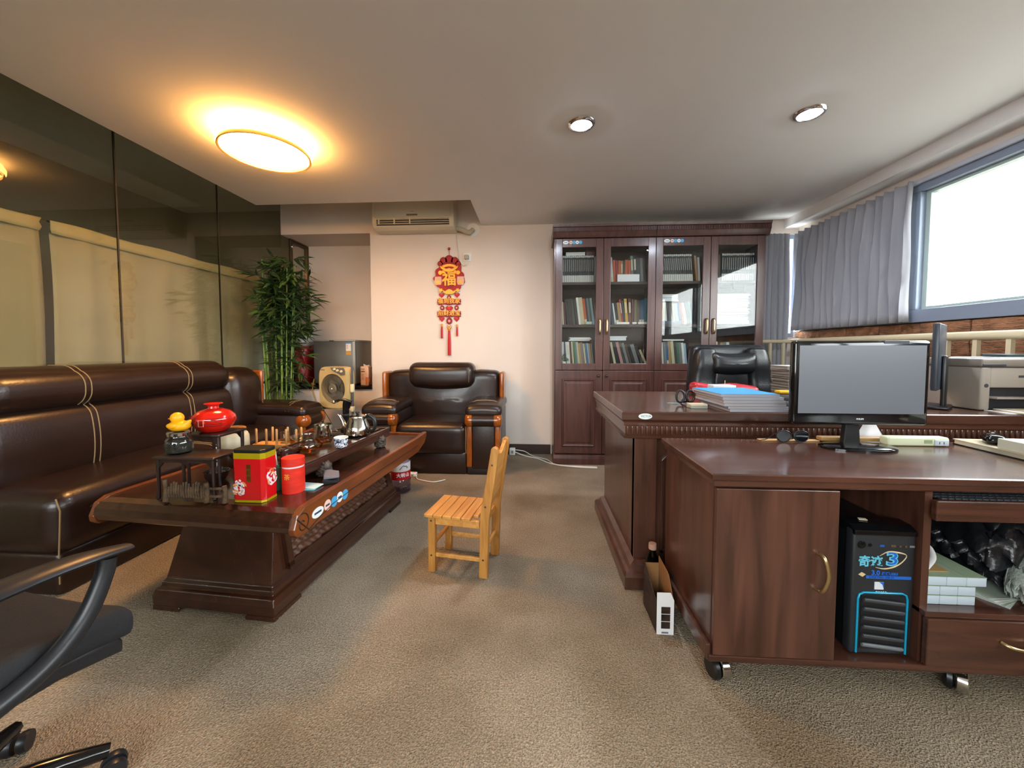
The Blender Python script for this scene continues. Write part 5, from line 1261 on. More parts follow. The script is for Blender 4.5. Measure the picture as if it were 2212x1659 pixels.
tl(MB().lathe([(0.05, 0.37), (0.05, 0.35), (0.027, 0.34), (0.027, 0.2), (0.035, 0.195), (0.035, 0.09), (0.0, 0.09)][::-1], 18), 'gas_lift', OPL, och, smooth=40)
for k in range(5):
    a_ = 2 * PI * k / 5 + 0.97
    c_, s_ = math.cos(a_), math.sin(a_)
    tl(MB().tube([(0.03 * c_, 0.03 * s_, 0.115), (0.15 * c_, 0.15 * s_, 0.105), (0.265 * c_, 0.265 * s_, 0.075)], [0.03, 0.024, 0.016], 8, smooth=3), 'star_leg', mat('gloss_dark_plastic', '0f1012', 0.12), och, smooth=60)
    ca = MB()
    for q in (-1, 1): ca.lathe([(0, -0.009), (0.024, -0.009), (0.026, 0), (0.024, 0.009), (0, 0.009)], 16, M=frame((0.272 * c_ - q * 0.014 * s_, 0.272 * s_ + q * 0.014 * c_, 0.0265), (c_, s_, 0), (0, 0, 1)))
    tl(ca, 'castor', OPL, och, smooth=50)
# ================================================================== bookcase
BF, BBK = 3.55, 3.885
BXS = [0.183, 0.622, 1.090, 1.573, 2.045]
bc = thing('bookcase', 'tall mahogany bookcase with four glass doors over panelled doors', 'bookcase', (1.11, 3.7, 0))
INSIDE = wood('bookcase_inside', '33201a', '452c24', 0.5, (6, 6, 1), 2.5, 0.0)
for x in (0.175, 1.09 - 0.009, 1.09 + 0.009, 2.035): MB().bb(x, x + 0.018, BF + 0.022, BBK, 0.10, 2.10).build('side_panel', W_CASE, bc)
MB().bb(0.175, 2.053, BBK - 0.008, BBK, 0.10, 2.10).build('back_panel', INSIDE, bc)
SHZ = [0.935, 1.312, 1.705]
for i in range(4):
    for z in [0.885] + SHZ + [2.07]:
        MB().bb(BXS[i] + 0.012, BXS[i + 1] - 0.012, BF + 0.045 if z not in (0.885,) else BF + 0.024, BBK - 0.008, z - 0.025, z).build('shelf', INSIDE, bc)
for i in (0, 2):
    x0, x1 = BXS[i] - 0.008 - (0 if i else 0.004), BXS[i + 2] + (0.008 if i else -0.001)
    MB().prism([(BF - 0.005, 0), (BF - 0.005, 0.055), (BF + 0.0, 0.085), (BF + 0.022, 0.10), (BBK, 0.10), (BBK, 0)], 'x', x0, x1).build('plinth', W_CASE, bc, bevel=0.003)
    zc = 2.095
    MB().prism([(BF + 0.02, zc), (BF - 0.005, zc + 0.005), (BF - 0.012, zc + 0.02), (BF - 0.024, zc + 0.05), (BF - 0.028, zc + 0.056), (BF - 0.028, zc + 0.09), (BF - 0.036, zc + 0.096), (BF - 0.04, zc + 0.118), (BBK, zc + 0.118), (BBK, zc)], 'x', x0 - (0.012 if i == 0 else 0), x1 + (0.02 if i else 0)).build('crown', W_CASE, bc)
    fl = MB(); n = int((x1 - x0) / 0.021)
    for k in range(n):
        xx = x0 + 0.012 + (x1 - x0 - 0.024) * k / (n - 1)
        fl.bb(xx - 0.005, xx + 0.005, BF - 0.034, BF - 0.028, zc + 0.060, zc + 0.088)
    fl.build('fluting', W_CASE, bc, kind='stuff')
CGLASS = pane('bookcase_glass', 'eef0ef', 1.42)
for i in range(4):
    x0, x1 = BXS[i] + 0.002, BXS[i + 1] - 0.002
    st_l, st_r, z0, z1 = 0.062, 0.066, 0.888, 2.092
    d = MB(); d.bb(x0, x0 + st_l, BF, BF + 0.02, z0, z1); d.bb(x1 - st_r, x1, BF, BF + 0.02, z0, z1)
    d.bb(x0 + st_l, x1 - st_r, BF, BF + 0.02, z0, z0 + 0.062); d.bb(x0 + st_l, x1 - st_r, BF, BF + 0.02, z1 - 0.078, z1)
    do = d.build('glass_door', W_CASE, bc, bevel=0.003)
    MB().bb(x0 + st_l - 0.004, x1 - st_r + 0.004, BF + 0.009, BF + 0.013, z0 + 0.058, z1 - 0.074).build('pane', CGLASS, do)
    hx = x1 - 0.030 if i % 2 == 0 else x0 + 0.030
    MB().tube([(hx, BF, 1.225), (hx, BF - 0.022, 1.232), (hx, BF - 0.026, 1.29), (hx, BF - 0.022, 1.348), (hx, BF, 1.355)], [0.007, 0.009, 0.009, 0.009, 0.007], 10, smooth=4).build('handle', BRASS, do, smooth=60)
    z0, z1 = 0.105, 0.882
    lo = MB().bb(x0, x1, BF, BF + 0.02, z0, z1).build('panel_door', W_CASE, bc, bevel=0.003)
    ax, bx_, az, bz = x0 + 0.075, x1 - 0.075, z0 + 0.075, z1 - 0.085
    fr = MB(); vs = []; 
    for (o_, y) in ((-0.012, BF), (-0.006, BF - 0.007), (0.0, BF - 0.007), (0.010, BF - 0.001), (0.022, BF - 0.001), (0.036, BF - 0.006)):
        vs += [(ax + o_, y, az + o_), (bx_ - o_, y, az + o_), (bx_ - o_, y, bz - o_), (ax + o_, y, bz - o_)]
    fs = [(4 * j + k, 4 * j + (k + 1) % 4, 4 * j + 4 + (k + 1) % 4, 4 * j + 4 + k) for j in range(5) for k in range(4)] + [(20, 21, 22, 23)]
    fr.add(vs, fs); fr.build('raised_panel', W_CASE, lo)
    kx = x1 - 0.035 if i % 2 == 0 else x0 + 0.035
    MB().lathe([(0, 0.022), (0.010, 0.020), (0.013, 0.012), (0.006, 0.006), (0.007, 0), (0, 0)], 14, M=frame((kx, BF, 0.835), (1, 0, 0), (0, 0, 1))).build('knob', mat('dark_knob', '1c1210', 0.3), lo, smooth=50)
    if i % 2 == 0:
        for k, (nm, col) in enumerate(ST_COL):
            sx_ = x0 + 0.092 + [0, 0.046, 0.075, 0.104, 0.133][k]; rr = 0.026 if k == 0 else 0.0155
            so = MB().prism(circ(1, 16, 0, 0, 0, rr, 0.0155), 'z', 0, 0.0012, M=frame((sx_, BF - 0.0001, 2.058), (1, 0, 0), (0, 0, 1))).build('sticker', mat(nm, col, 0.4), do)
            if k in (0, 1, 3): MB().bb(sx_ - rr * 0.6, sx_ + rr * 0.6, BF - 0.0016, BF - 0.0012, 2.055, 2.060).build('print', INK, do)

# ---- books
COLR = {'white': 'd0cfca', 'cream': 'b8aa88', 'grey': '6f6d68', 'dark grey': '3a3734', 'black': '191817', 'brown': '4a3426', 'dark brown': '2c201a', 'tan': 'a07a4c', 'orange': 'b5501c', 'red': '8c2620', 'dark red': '501c1a', 'pink': 'ad7c74',
        'yellow': 'b58d2c', 'olive': '5d5a30', 'green': '3f6148', 'teal': '4a7a7c', 'pale blue': '8ea6b4', 'blue': '2f5a86', 'navy': '1c2a44'}
def bmat(c): return mat('cover_' + c.replace(' ', '_'), COLR[c], 0.45, var=0.08, vscale=15)
BAY = ['bay next to white wall', 'second bay from white wall', 'second bay from the curtain', 'bay next to the curtain']
SHN = ['bottom', 'middle', 'top']
def book_mb(t, h, dp, band=None):
    b = MB(); c = 0.0018
    b.bb(0, c, 0, dp, 0, h); b.bb(t - c, t, 0, dp, 0, h); b.bb(c, t - c, 0, c * 1.2, 0, h)
    b.bb(c, t - c, c * 1.2, dp - 0.003, 0.002, h - 0.003, 1)
    if band == 'title': b.bb(t * 0.22, t * 0.78, -0.0006, 0, h * 0.45, h * 0.86, 1)
    if band == 'base': b.bb(t * 0.04, t * 0.96, -0.0006, 0, h * 0.02, h * 0.2, 1)
    if band == 'set':
        b.bb(0.0005, t - 0.0005, -0.0007, 0, 0, h * 0.27, 1); b.bb(0.0005, t - 0.0005, -0.0007, 0, h * 0.93, h, 1)
        b.bb(t * 0.42, t * 0.6, -0.0007, 0, h * 0.42, h * 0.85, 2)
    return b
WHB = mat('set_white', 'c6c4ba', 0.5); SETT = mat('set_title_print', 'c8c4c0', 0.5)
def put_book(x, z, t, h, lean, col, label, group=None, band=None, y=None, dp=0.17, name='book', pages=None):
    b = book_mb(t, h, dp, band)
    o = b.build(name, [bmat(col), pages or PAGES, SETT], None, w=False)
    o.location = (x, y if y is not None else BF + 0.075, z + 0.0006 + (t * math.sin(lean) if lean > 0 else 0)); o.rotation_euler = (0, lean, 0)
    tag(o, label, 'book', group)
    return o
def row(bay, sh, items, x0=None):
    """items: (colour, thickness, height, lean[, band])"""
    x = (BXS[bay] + 0.035) if x0 is None else x0
    z = SHZ[sh]; pt_ = 0.0; ph_ = 0.0
    out = []
    for k, it in enumerate(items):
        col, t, h_, lean = it[:4]; band = it[4] if len(it) > 4 else None
        size = 'thick' if t > 0.032 else ('thin' if t < 0.018 else '')
        size = (('tall ' if h_ > 0.245 else ('short ' if h_ < 0.185 else '')) + size).strip()
        nb = items[k - 1][0] if k else (items[k + 1][0] if len(items) > 1 else '')
        lab = ' '.join(('%s %s book beside a %s one, %s shelf, %s' % (size, col, nb, SHN[sh], BAY[bay])).split())
        rad = math.radians(lean)
        # the footprint of a leaning book along the shelf
        tl_ = math.tan(-rad)
        x += max(0.0, (min(h_, ph_) if k else h_) * (tl_ - pt_)); pt_, ph_ = tl_, h_
        xx = x
        o = put_book(xx, z, t, h_, rad, col, lab, band=band)
        out.append((lab, o)); x += t / math.cos(rad) + 0.0012
    return out
ALLB = []
def volset(bay, n, x0, t, h_, lean, nm):
    for k in range(n):
        o = put_book(x0 + k * (t / math.cos(math.radians(lean)) + 0.0016), SHZ[2], t, h_ * (1 - 0.008 * (k % 3 == 1)), math.radians(lean), 'black', 'black and white spined volume of the matching set, top shelf, %s' % BAY[bay], 'matching volumes on the top shelf, ' + BAY[bay], 'set', pages=WHB)
volset(0, 16, BXS[0] + 0.072, 0.0165, 0.25, 0.0, '')
ALLB += row(0, 2, [('dark grey', 0.015, 0.225, 0), ('white', 0.02, 0.245, 0)])
ALLB += row(0, 2, [('grey', 0.02, 0.24, 0), ('white', 0.012, 0.235, 0)], x0=BXS[0] + 0.365)
volset(2, 17, BXS[2] + 0.052, 0.0165, 0.25, -4.0, '')
ALLB += row(2, 2, [('tan', 0.02, 0.235, -6), ('white', 0.018, 0.22, -4)], x0=BXS[2] + 0.362)
volset(3, 15, BXS[3] + 0.13, 0.0175, 0.25, 0.0, '')
ALLB += row(3, 2, [('red', 0.014, 0.22, 0), ('orange', 0.02, 0.225, 0), ('tan', 0.025, 0.24, 0), ('brown', 0.02, 0.24, 0)])
ALLB += row(0, 1, [('white', 0.026, 0.235, 0, 'base'), ('cream', 0.016, 0.215, -3), ('dark red', 0.014, 0.21, -4), ('black', 0.022, 0.235, -6), ('dark brown', 0.03, 0.24, -6), ('dark grey', 0.025, 0.245, -6), ('dark brown', 0.024, 0.235, -7), ('white', 0.020, 0.255, -7), ('cream', 0.034, 0.255, -7), ('orange', 0.022, 0.245, -7, 'base'), ('navy', 0.014, 0.24, -7), ('grey', 0.016, 0.25, -7), ('green', 0.014, 0.245, -7), ('pale blue', 0.018, 0.25, -7), ('brown', 0.016, 0.235, -5), ('blue', 0.013, 0.23, -3)])
ALLB += row(1, 1, [('black', 0.026, 0.225, -6), ('navy', 0.028, 0.23, -7), ('white', 0.012, 0.2, -8), ('black', 0.026, 0.2, -8, 'base'), ('tan', 0.024, 0.205, -8), ('red', 0.016, 0.235, -8, 'title'), ('navy', 0.014, 0.225, -7), ('yellow', 0.026, 0.24, -5, 'title'), ('dark red', 0.028, 0.24, -2, 'title'), ('dark red', 0.02, 0.235, -1), ('olive', 0.022, 0.23, 0), ('brown', 0.02, 0.225, 0), ('navy', 0.022, 0.225, 0, 'base'), ('blue', 0.024, 0.225, 0, 'base'), ('teal', 0.02, 0.245, 0)])
ALLB += row(0, 0, [('pale blue', 0.012, 0.225, 0), ('white', 0.014, 0.22, -2), ('white', 0.022, 0.215, -2, 'base'), ('navy', 0.012, 0.22, -3), ('white', 0.036, 0.215, -4, 'title'), ('dark red', 0.014, 0.215, -5), ('cream', 0.016, 0.22, -5), ('green', 0.014, 0.225, -6), ('teal', 0.014, 0.22, -6), ('cream', 0.018, 0.215, -6), ('tan', 0.018, 0.205, -6), ('grey', 0.02, 0.21, -6), ('cream', 0.016, 0.2, -7), ('blue', 0.018, 0.2, -7), ('pale blue', 0.014, 0.205, -7), ('tan', 0.016, 0.2, -7), ('grey', 0.014, 0.2, -6)])
ALLB += row(1, 2, [('brown', 0.012, 0.19, -4), ('cream', 0.02, 0.235, -4), ('white', 0.022, 0.23, -4, 'base'), ('orange', 0.022, 0.205, -3), ('red', 0.02, 0.2, -2), ('orange', 0.022, 0.2, -1), ('tan', 0.018, 0.195, -1, 'title'), ('brown', 0.016, 0.2, 0), ('orange', 0.026, 0.205, 0), ('orange', 0.02, 0.2, -2), ('grey', 0.022, 0.24, -3, 'title'), ('black', 0.03, 0.245, -3, 'title'), ('dark grey', 0.03, 0.22, -3), ('grey', 0.024, 0.22, -3), ('dark grey', 0.02, 0.21, -3)])
ALLB += row(1, 0, [('dark red', 0.016, 0.2, -9), ('dark brown', 0.022, 0.205, -10), ('cream', 0.022, 0.215, -12), ('black', 0.03, 0.215, -13), ('pink', 0.026, 0.215, -14), ('dark grey', 0.02, 0.21, -14), ('grey', 0.026, 0.21, -15), ('brown', 0.02, 0.2, -16), ('black', 0.024, 0.195, -17), ('grey', 0.034, 0.195, -18), ('dark brown', 0.024, 0.185, -20), ('cream', 0.02, 0.15, -24)])
ALLB += row(2, 1, [('olive', 0.014, 0.2, 0), ('cream', 0.012, 0.19, -2), ('yellow', 0.018, 0.205, -2), ('yellow', 0.012, 0.2, -3), ('white', 0.024, 0.205, -4, 'title'), ('dark brown', 0.026, 0.2, -5), ('brown', 0.022, 0.2, -6), ('cream', 0.018, 0.195, -7), ('pale blue', 0.026, 0.195, -8), ('blue', 0.016, 0.195, -9), ('orange', 0.018, 0.195, -10), ('white', 0.024, 0.2, -9), ('grey', 0.024, 0.205, -8), ('teal', 0.022, 0.21, -8)])
ALLB += row(2, 0, [('cream', 0.012, 0.16, 0), ('dark grey', 0.02, 0.19, -3), ('red', 0.012, 0.215, -4), ('white', 0.016, 0.21, -4), ('grey', 0.024, 0.215, -5), ('blue', 0.016, 0.215, -5, 'base'), ('tan', 0.022, 0.22, -5), ('cream', 0.028, 0.22, -6), ('dark grey', 0.022, 0.215, -6), ('green', 0.018, 0.21, -6), ('grey', 0.026, 0.21, -6), ('white', 0.02, 0.205, -6), ('pale blue', 0.018, 0.2, -6)])
ALLB += row(3, 0, [('cream', 0.02, 0.2, 0), ('grey', 0.022, 0.21, -3), ('white', 0.03, 0.215, -3), ('brown', 0.02, 0.2, -4), ('tan', 0.024, 0.205, -4), ('grey', 0.03, 0.21, -4), ('white', 0.024, 0.21, -5), ('dark brown', 0.022, 0.2, -5)])
cnt = {}
for lab, o in ALLB: cnt.setdefault(lab, []).append(o)
for lab, os_ in cnt.items():
    if len(os_) > 1:
        for o in os_: o['group'] = 'look-alike books: ' + lab[:60]
# flat piles
def pile(bay, z, x, y, items, where, w0=0.2, d0=0.14, group=None):
    for k, (col, t) in enumerate(items):
        M = RZ(random.uniform(-0.05, 0.05), (x + random.uniform(-0.008, 0.008), y, z))
        b = MB(); b.bb(0, w0, 0, d0, 0, 0.0012, 0, M); b.bb(0, w0, 0, d0, t - 0.0012, t, 0, M); b.bb(0.002, w0 - 0.002, 0.001, d0 - 0.002, 0.0012, t - 0.0012, 1, M)
        below = items[k - 1][0] if k else None
        lab = ('%s booklet lying %s, %s' % (col, ('on a %s one' % below) if below else 'lowest', where))
        o = solo(b, 'booklet', [bmat(col), PAPER], lab, 'book')
        FL.setdefault(lab, []).append(o)
        z += t + 0.0004
    return z
FL = {}
random.seed(3)
pile(0, SHZ[2] + 0.2515, BXS[0] + 0.10, BF + 0.08, [('red', 0.02), ('cream', 0.012)], 'across the matching set by the white wall', 0.18)
pile(0, SHZ[0] + 0.226, BXS[0] + 0.14, BF + 0.085, [('white', 0.012), ('cream', 0.012), ('white', 0.008)], 'across the bottom row by the white wall', 0.2)
pile(1, SHZ[0] + 0.228, BXS[1] + 0.035, BF + 0.085, [('dark grey', 0.012), ('white', 0.01), ('pale blue', 0.008), ('white', 0.01)], 'across the leaning black books', 0.2)
pile(2, SHZ[1] + 0.215, BXS[2] + 0.035, BF + 0.085, [('cream', 0.012), ('pale blue', 0.014), ('blue', 0.01), ('cream', 0.014), ('tan', 0.014)], 'across the yellow books', 0.2)
pile(2, SHZ[0] + 0.225, BXS[2] + 0.09, BF + 0.085, [('grey', 0.008), ('white', 0.006)], 'across the bottom row behind the leather chair', 0.2)
zz = SHZ[1]
cols = ['white', 'grey', 'white', 'pale blue', 'white', 'cream', 'pink', 'red', 'pink', 'white', 'tan', 'white', 'cream', 'tan', 'cream', 'white', 'pale blue', 'white', 'grey', 'white', 'pale blue', 'white', 'white', 'grey']
pile(3, SHZ[1] + 0.0008, BXS[3] + 0.075, BF + 0.08, [(c, random.choice((0.009, 0.011, 0.013))) for c in cols], 'in the tall pile beside the curtain', 0.31, 0.18)
for lab, os_ in FL.items():
    if len(os_) > 1:
        for o in os_: o['group'] = 'look-alike booklets: ' + lab[:60]
# loose small things on the shelves
solo(MB().rb(BXS[0] + 0.29, BXS[0] + 0.375, BF + 0.09, BF + 0.22, SHZ[2] + 0.251, SHZ[2] + 0.316, 0.003, 1), 'red_box', bmat('dark red'), 'dark red box lying on top of the matching set of volumes', 'box', smooth=40)
solo(MB().rb(BXS[1] + 0.135, BXS[1] + 0.335, BF + 0.047, BF + 0.07, SHZ[2] + 0.0006, SHZ[2] + 0.068, 0.002, 1), 'white_box', PAPER, 'long white printed box lying in front of the orange books', 'box', smooth=40)
solo(MB().rb(BXS[2] + 0.045, BXS[2] + 0.27, BF + 0.047, BF + 0.07, SHZ[1] + 0.0006, SHZ[1] + 0.03, 0.003, 1), 'flat_case', mat('slate_case', '50545c', 0.5), 'slate grey flat case in front of the yellow books', 'case', smooth=40)
for k, (bx_, w0, lab) in enumerate(((BXS[1] + 0.13, 0.12, 'long white plastic box on the shelf edge below the yellow and red books'), (BXS[1] + 0.275, 0.045, 'small round white bottle lying below the olive book'), (BXS[1] + 0.33, 0.09, 'cream flat box below the navy books'), (BXS[0] + 0.29, 0.055, 'little pale jade box below the leaning orange book'))):
    solo(MB().rb(bx_, bx_ + w0, BF + 0.047, BF + 0.068, SHZ[1] + 0.0006, SHZ[1] + (0.022 if k != 3 else 0.028), 0.008 if k == 1 else 0.004, 2), 'small_box', WHITEP if k != 3 else mat('pale_jade', 'a9bfae', 0.3), lab, 'box', smooth=50)
random.seed(9)
pp = Vector((BXS[0] + 0.085, BF + 0.058, SHZ[0] + 0.0006))
sprig = thing('artificial_plant', 'small green artificial plant at the foot of the bottom book row', 'plant', pp)
MB().lathe([(0, 0), (0.018, 0), (0.022, 0.03), (0, 0.03)], 12, c=pp).build('pot', WHITEP, sprig, smooth=40)
for k in range(26):
    M = leaf_matrix(pp + Vector((random.uniform(-0.02, 0.03), random.uniform(-0.006, 0.006), 0.035 + random.uniform(0, 0.05))), random.uniform(-0.5, 0.5) + random.choice((0, PI)), random.uniform(-1.2, 0.4), random.uniform(-1, 1), 0.03)
    MB().add([(v[0], v[1] * 2.5, v[2]) for v in lf.v], lf.f, M=M).build('leaf', mat('pale_green_leaf', '5f7a4a', 0.5), sprig, smooth=60)
# ================================================================== big desk
DZ, DX0, DX1, DY0, DY1 = 0.80, 0.392, 2.365, 1.73, 2.575
dk = thing('executive_desk', 'large mahogany executive desk with a fluted band under its top', 'desk', (1.35, 2.15, 0))
def slab(x0, x1, y0, y1, prof, name, m, par, bevel=0.0):
    """moulded slab: prof = (inset, z) from bottom to top"""
    vs = []; fs = []
    for o_, z in prof: vs += [(x0 + o_, y0 + o_, z), (x1 - o_, y0 + o_, z), (x1 - o_, y1 - o_, z), (x0 + o_, y1 - o_, z)]
    for j in range(len(prof) - 1):
        for i in range(4): fs.append((4 * j + i, 4 * j + (i + 1) % 4, 4 * j + 4 + (i + 1) % 4, 4 * j + 4 + i))
    fs.append((3, 2, 1, 0)); n = 4 * (len(prof) - 1); fs.append((n, n + 1, n + 2, n + 3))
    return MB().add(vs, fs).build(name, m, par, bevel=bevel)
slab(DX0, DX1, DY0, DY1, [(0.012, DZ - 0.052), (0.010, DZ - 0.046), (0.002, DZ - 0.040), (0.0, DZ - 0.036), (0.0, DZ - 0.004), (0.004, DZ)], 'desktop', W_DESKX, dk)
slab(DX0, DX1, DY0, DY1, [(0.024, DZ - 0.128), (0.014, DZ - 0.124), (0.012, DZ - 0.112), (0.020, DZ - 0.108), (0.020, DZ - 0.068), (0.012, DZ - 0.064), (0.012, DZ - 0.052)], 'apron', W_DESKX, dk)
fm = MB().lathe([(0.0068, DZ - 0.106), (0.0078, DZ - 0.100), (0.0078, DZ - 0.076), (0.0068, DZ - 0.070)], 8, a0=PI, a1=2 * PI).mesh('flute', W_DESKX, 60)
n = 88
for k in range(n):
    o = bpy.data.objects.new('flute', fm); COL.objects.link(o); o.parent = dk
    o.location = Vector((DX0 + 0.03 + (DX1 - DX0 - 0.06) * k / (n - 1), DY0 + 0.0205, 0)) - dk.location
bz = DZ - 0.128
MB().bb(0.458, 0.49, 1.765, 2.50, 0.02, bz).build('side_panel', W_DESK, dk)
MB().bb(2.27, 2.30, 1.765, 2.50, 0.02, bz).build('side_panel', W_DESK, dk)
MB().bb(0.49, 2.27, 1.80, 1.82, 0.02, bz).build('front_panel', W_DESK, dk)
MB().bb(0.458, 0.56, 1.763, 1.80, 0.02, bz).build('corner_post', W_DESK, dk, bevel=0.003)
g_ = MB()
g_.bb(0.59, 0.605, 1.79, 1.80, 0.12, bz - 0.11); g_.bb(0.59, 1.6, 1.79, 1.80, 0.12, 0.135)
g_.prism([(0.59, bz - 0.11), (0.605, bz - 0.118), (0.65, bz - 0.072), (0.642, bz - 0.058)], 'z', 0, 0.01, M=Matrix(((1, 0, 0, 0), (0, 0, 1, 1.79), (0, 1, 0, 0), (0, 0, 0, 1))))
g_.bb(0.642, 1.6, 1.79, 1.80, bz - 0.072, bz - 0.058)
g_.build('panel_moulding', W_DESK, dk, bevel=0.002)
MB().bb(0.49, 1.0, 2.05, 2.5, 0.02, bz).build('pedestal', W_DESK, dk)
MB().bb(1.85, 2.27, 2.05, 2.5, 0.02, bz).build('pedestal', W_DESK, dk)
slab(0.405, 0.56, 1.69, 2.56, [(0, 0), (0, 0.055), (0.010, 0.07), (0.025, 0.075), (0.032, 0.095), (0.052, 0.11)], 'base_moulding', W_DESK, dk)
sp_ = AY(1394, 897, DY0)
so = MB().prism(circ(1, 24, 0, 0, 0, 0.030, 0.0135), 'z', 0, 0.0012, M=frame((sp_.x, DY0, DZ - 0.021), (1, 0, 0), (0, 0, 1))).build('sticker', mat('sticker_white', 'dfe6e6', 0.4), dk)
lettering('VICTOR', 0.013, 0.0002, frame((sp_.x + 0.003, DY0 - 0.0015, DZ - 0.021), (1, 0, 0), (0, 0, 1)), 'sticker_lettering', INK, so)

# ================================================================== side desk on castors
SZ, SX0, SX1, SY0, SY1 = 0.70, 0.543, 1.74, 1.18, 1.655
sd = thing('side_desk', 'lower mahogany side desk on castors with open shelves and one door', 'desk', (1.15, 1.42, 0))
slab(SX0, SX1, SY0, SY1, [(0.016, SZ - 0.046), (0.012, SZ - 0.042), (0.010, SZ - 0.026), (0.003, SZ - 0.022), (0.0, SZ - 0.018), (0.0, SZ - 0.004), (0.003, SZ)], 'desktop', W_DESKX, sd)
cz0, cz1 = 0.115, SZ - 0.046
MB().bb(0.56, 0.578, SY0 + 0.03, SY1 - 0.02, cz0, cz1).build('side_panel', W_DESK, sd)
MB().bb(1.712, 1.73, SY0 + 0.03, SY1 - 0.02, cz0, cz1).build('side_panel', W_DESK, sd)
BLK = mat('black_laminate', '121215', 0.5)
MB().bb(0.578, 1.712, SY1 - 0.035, SY1 - 0.02, cz0, cz1).build('back_panel', BLK, sd)
MB().bb(0.55, 1.74, SY0 + 0.012, SY1 - 0.02, cz0 - 0.022, cz0).build('bottom_board', W_DESKX, sd, bevel=0.004)
MB().bb(0.545, 0.56, SY0 + 0.02, SY1 - 0.02, cz0 - 0.022, cz0 + 0.03).build('base_moulding', W_DESK, sd, bevel=0.004)
xa, xb_ = AY(1804, 1240, SY0 + 0.02).x, AY(1994, 1150, SY0 + 0.03).x
MB().bb(xa - 0.014, xa, SY0 + 0.035, SY1 - 0.035, cz0, cz1).build('divider', BLK, sd)
MB().bb(xb_, xb_ + 0.022, SY0 + 0.03, SY1 - 0.035, cz0, cz1).build('divider', W_DESK, sd)
dd = MB().bb(0.562, xa, SY0 + 0.012, SY0 + 0.03, cz0 + 0.002, cz1 - 0.004).build('door', W_DESK, sd, bevel=0.002)
hp = AY(1776, 1238, SY0)
HZ = [AY(1776, y, SY0).z for y in (1200, 1238, 1277)]
MB().tube([(hp.x - 0.008, SY0 + 0.012, HZ[0]), (hp.x - 0.002, SY0 - 0.010, HZ[0] - 0.005), (hp.x + 0.006, SY0 - 0.018, HZ[1]), (hp.x - 0.004, SY0 - 0.010, HZ[2] + 0.005), (hp.x - 0.012, SY0 + 0.012, HZ[2])], [0.004, 0.006, 0.0065, 0.006, 0.004], 10, smooth=5).build('handle', BRASS, dd, smooth=60)
kz0, kz1 = AY(2100, 1128, SY0).z, AY(2100, 1084, SY0).z
kt = MB(); kt.bb(xb_ + 0.004, 1.715, SY0 - 0.002, SY0 + 0.016, kz0, kz1); kt.bb(xb_ + 0.024, 1.705, SY0 + 0.016, SY1 - 0.05, kz0 + 0.02, kz0 + 0.032)
kt.build('keyboard_drawer', W_DESKX, sd, bevel=0.003)
shz = AY(2100, 1322, SY0 + 0.02).z
MB().bb(xb_ + 0.0, 1.712, SY0 + 0.012, SY1 - 0.035, shz - 0.016, shz).build('shelf', W_DESKX, sd, bevel=0.002)
dw = MB().bb(xb_ + 0.002, 1.728, SY0 + 0.004, SY0 + 0.022, cz0 + 0.004, shz - 0.018).build('drawer', W_DESKX, sd, bevel=0.003)
hq = AY(2166, 1390, SY0)
MB().tube([(hq.x, SY0 + 0.004, hq.z), (hq.x + 0.012, SY0 - 0.012, hq.z - 0.004), (hq.x + 0.06, SY0 - 0.018, hq.z - 0.010), (hq.x + 0.11, SY0 - 0.012, hq.z - 0.006), (hq.x + 0.12, SY0 + 0.004, hq.z)], 0.005, 10, smooth=4).build('handle', BRASS, dw, smooth=60)
for (x, y, a_) in ((0.60, 1.245, 0.15), (1.335, 1.245, -0.75), (0.62, 1.59, 0.4), (1.66, 1.59, 1.0)):
    wp = [(0, -0.011), (0.030, -0.011), (0.036, -0.005), (0.036, 0.007), (0.028, 0.011), (0, 0.011)]
    co = MB().lathe(wp, 20, M=frame((x - 0.014 * math.cos(a_), y - 0.014 * math.sin(a_), 0.0365), (-math.sin(a_), math.cos(a_), 0), (0, 0, 1))).build('castor', BLACK, sd, smooth=40)
    MB().lathe([(0, -0.013), (0.034, -0.013), (0.0375, -0.010), (0.0375, 0.011), (0.034, 0.014), (0, 0.014)], 24, M=frame((x + 0.013 * math.cos(a_), y + 0.013 * math.sin(a_), 0.0382), (-math.sin(a_), math.cos(a_), 0), (0, 0, 1))).build('castor_hood', CHROME, co, smooth=40)
    MB().lathe([(0.008, 0.06), (0.008, 0.094), (0, 0.094)], 10, c=(x, y, 0)).build('castor_stem', CHROME, co, smooth=40)

# ---- pc tower in the open bay
ty = SY0 + 0.045
tx0, tx1 = AY(1838, 1300, ty).x, AY(1975, 1300, ty).x; tz0, tz1 = cz0 + 0.001, AY(1900, 1143, ty).z
pc = thing('computer_tower', 'black computer tower with cyan outlined grille in the desk bay', 'computer', ((tx0 + tx1) / 2, ty + 0.19, tz0))
CYAN = mat('cyan_trim', '12a0c8', 0.3)
MB().bb(tx0 + 0.006, tx1 - 0.006, ty + 0.03, ty + 0.36, tz0, tz1 - 0.01).build('case', BLACK, pc, bevel=0.004)
front = MB().rb(tx0, tx1, ty, ty + 0.035, tz0, tz1, 0.010, 3).build('front_bezel', mat('dark_grey_plastic', '25272b', 0.4), pc, smooth=40)
MB().prism([(ty - 0.004, tz1 - 0.020), (ty - 0.004, tz1 - 0.006), (ty + 0.02, tz1 + 0.008), (ty + 0.06, tz1 + 0.010), (ty + 0.06, tz1 - 0.02)], 'x', tx0 + 0.001, tx1 - 0.001).build('gloss_lip', GLOSSB, front, bevel=0.003)
wd = tx1 - tx0; hh = tz1 - tz0
def tp(u, v): return (tx0 + wd * u, ty - 0.001, tz1 - hh * v)      # u across, v down
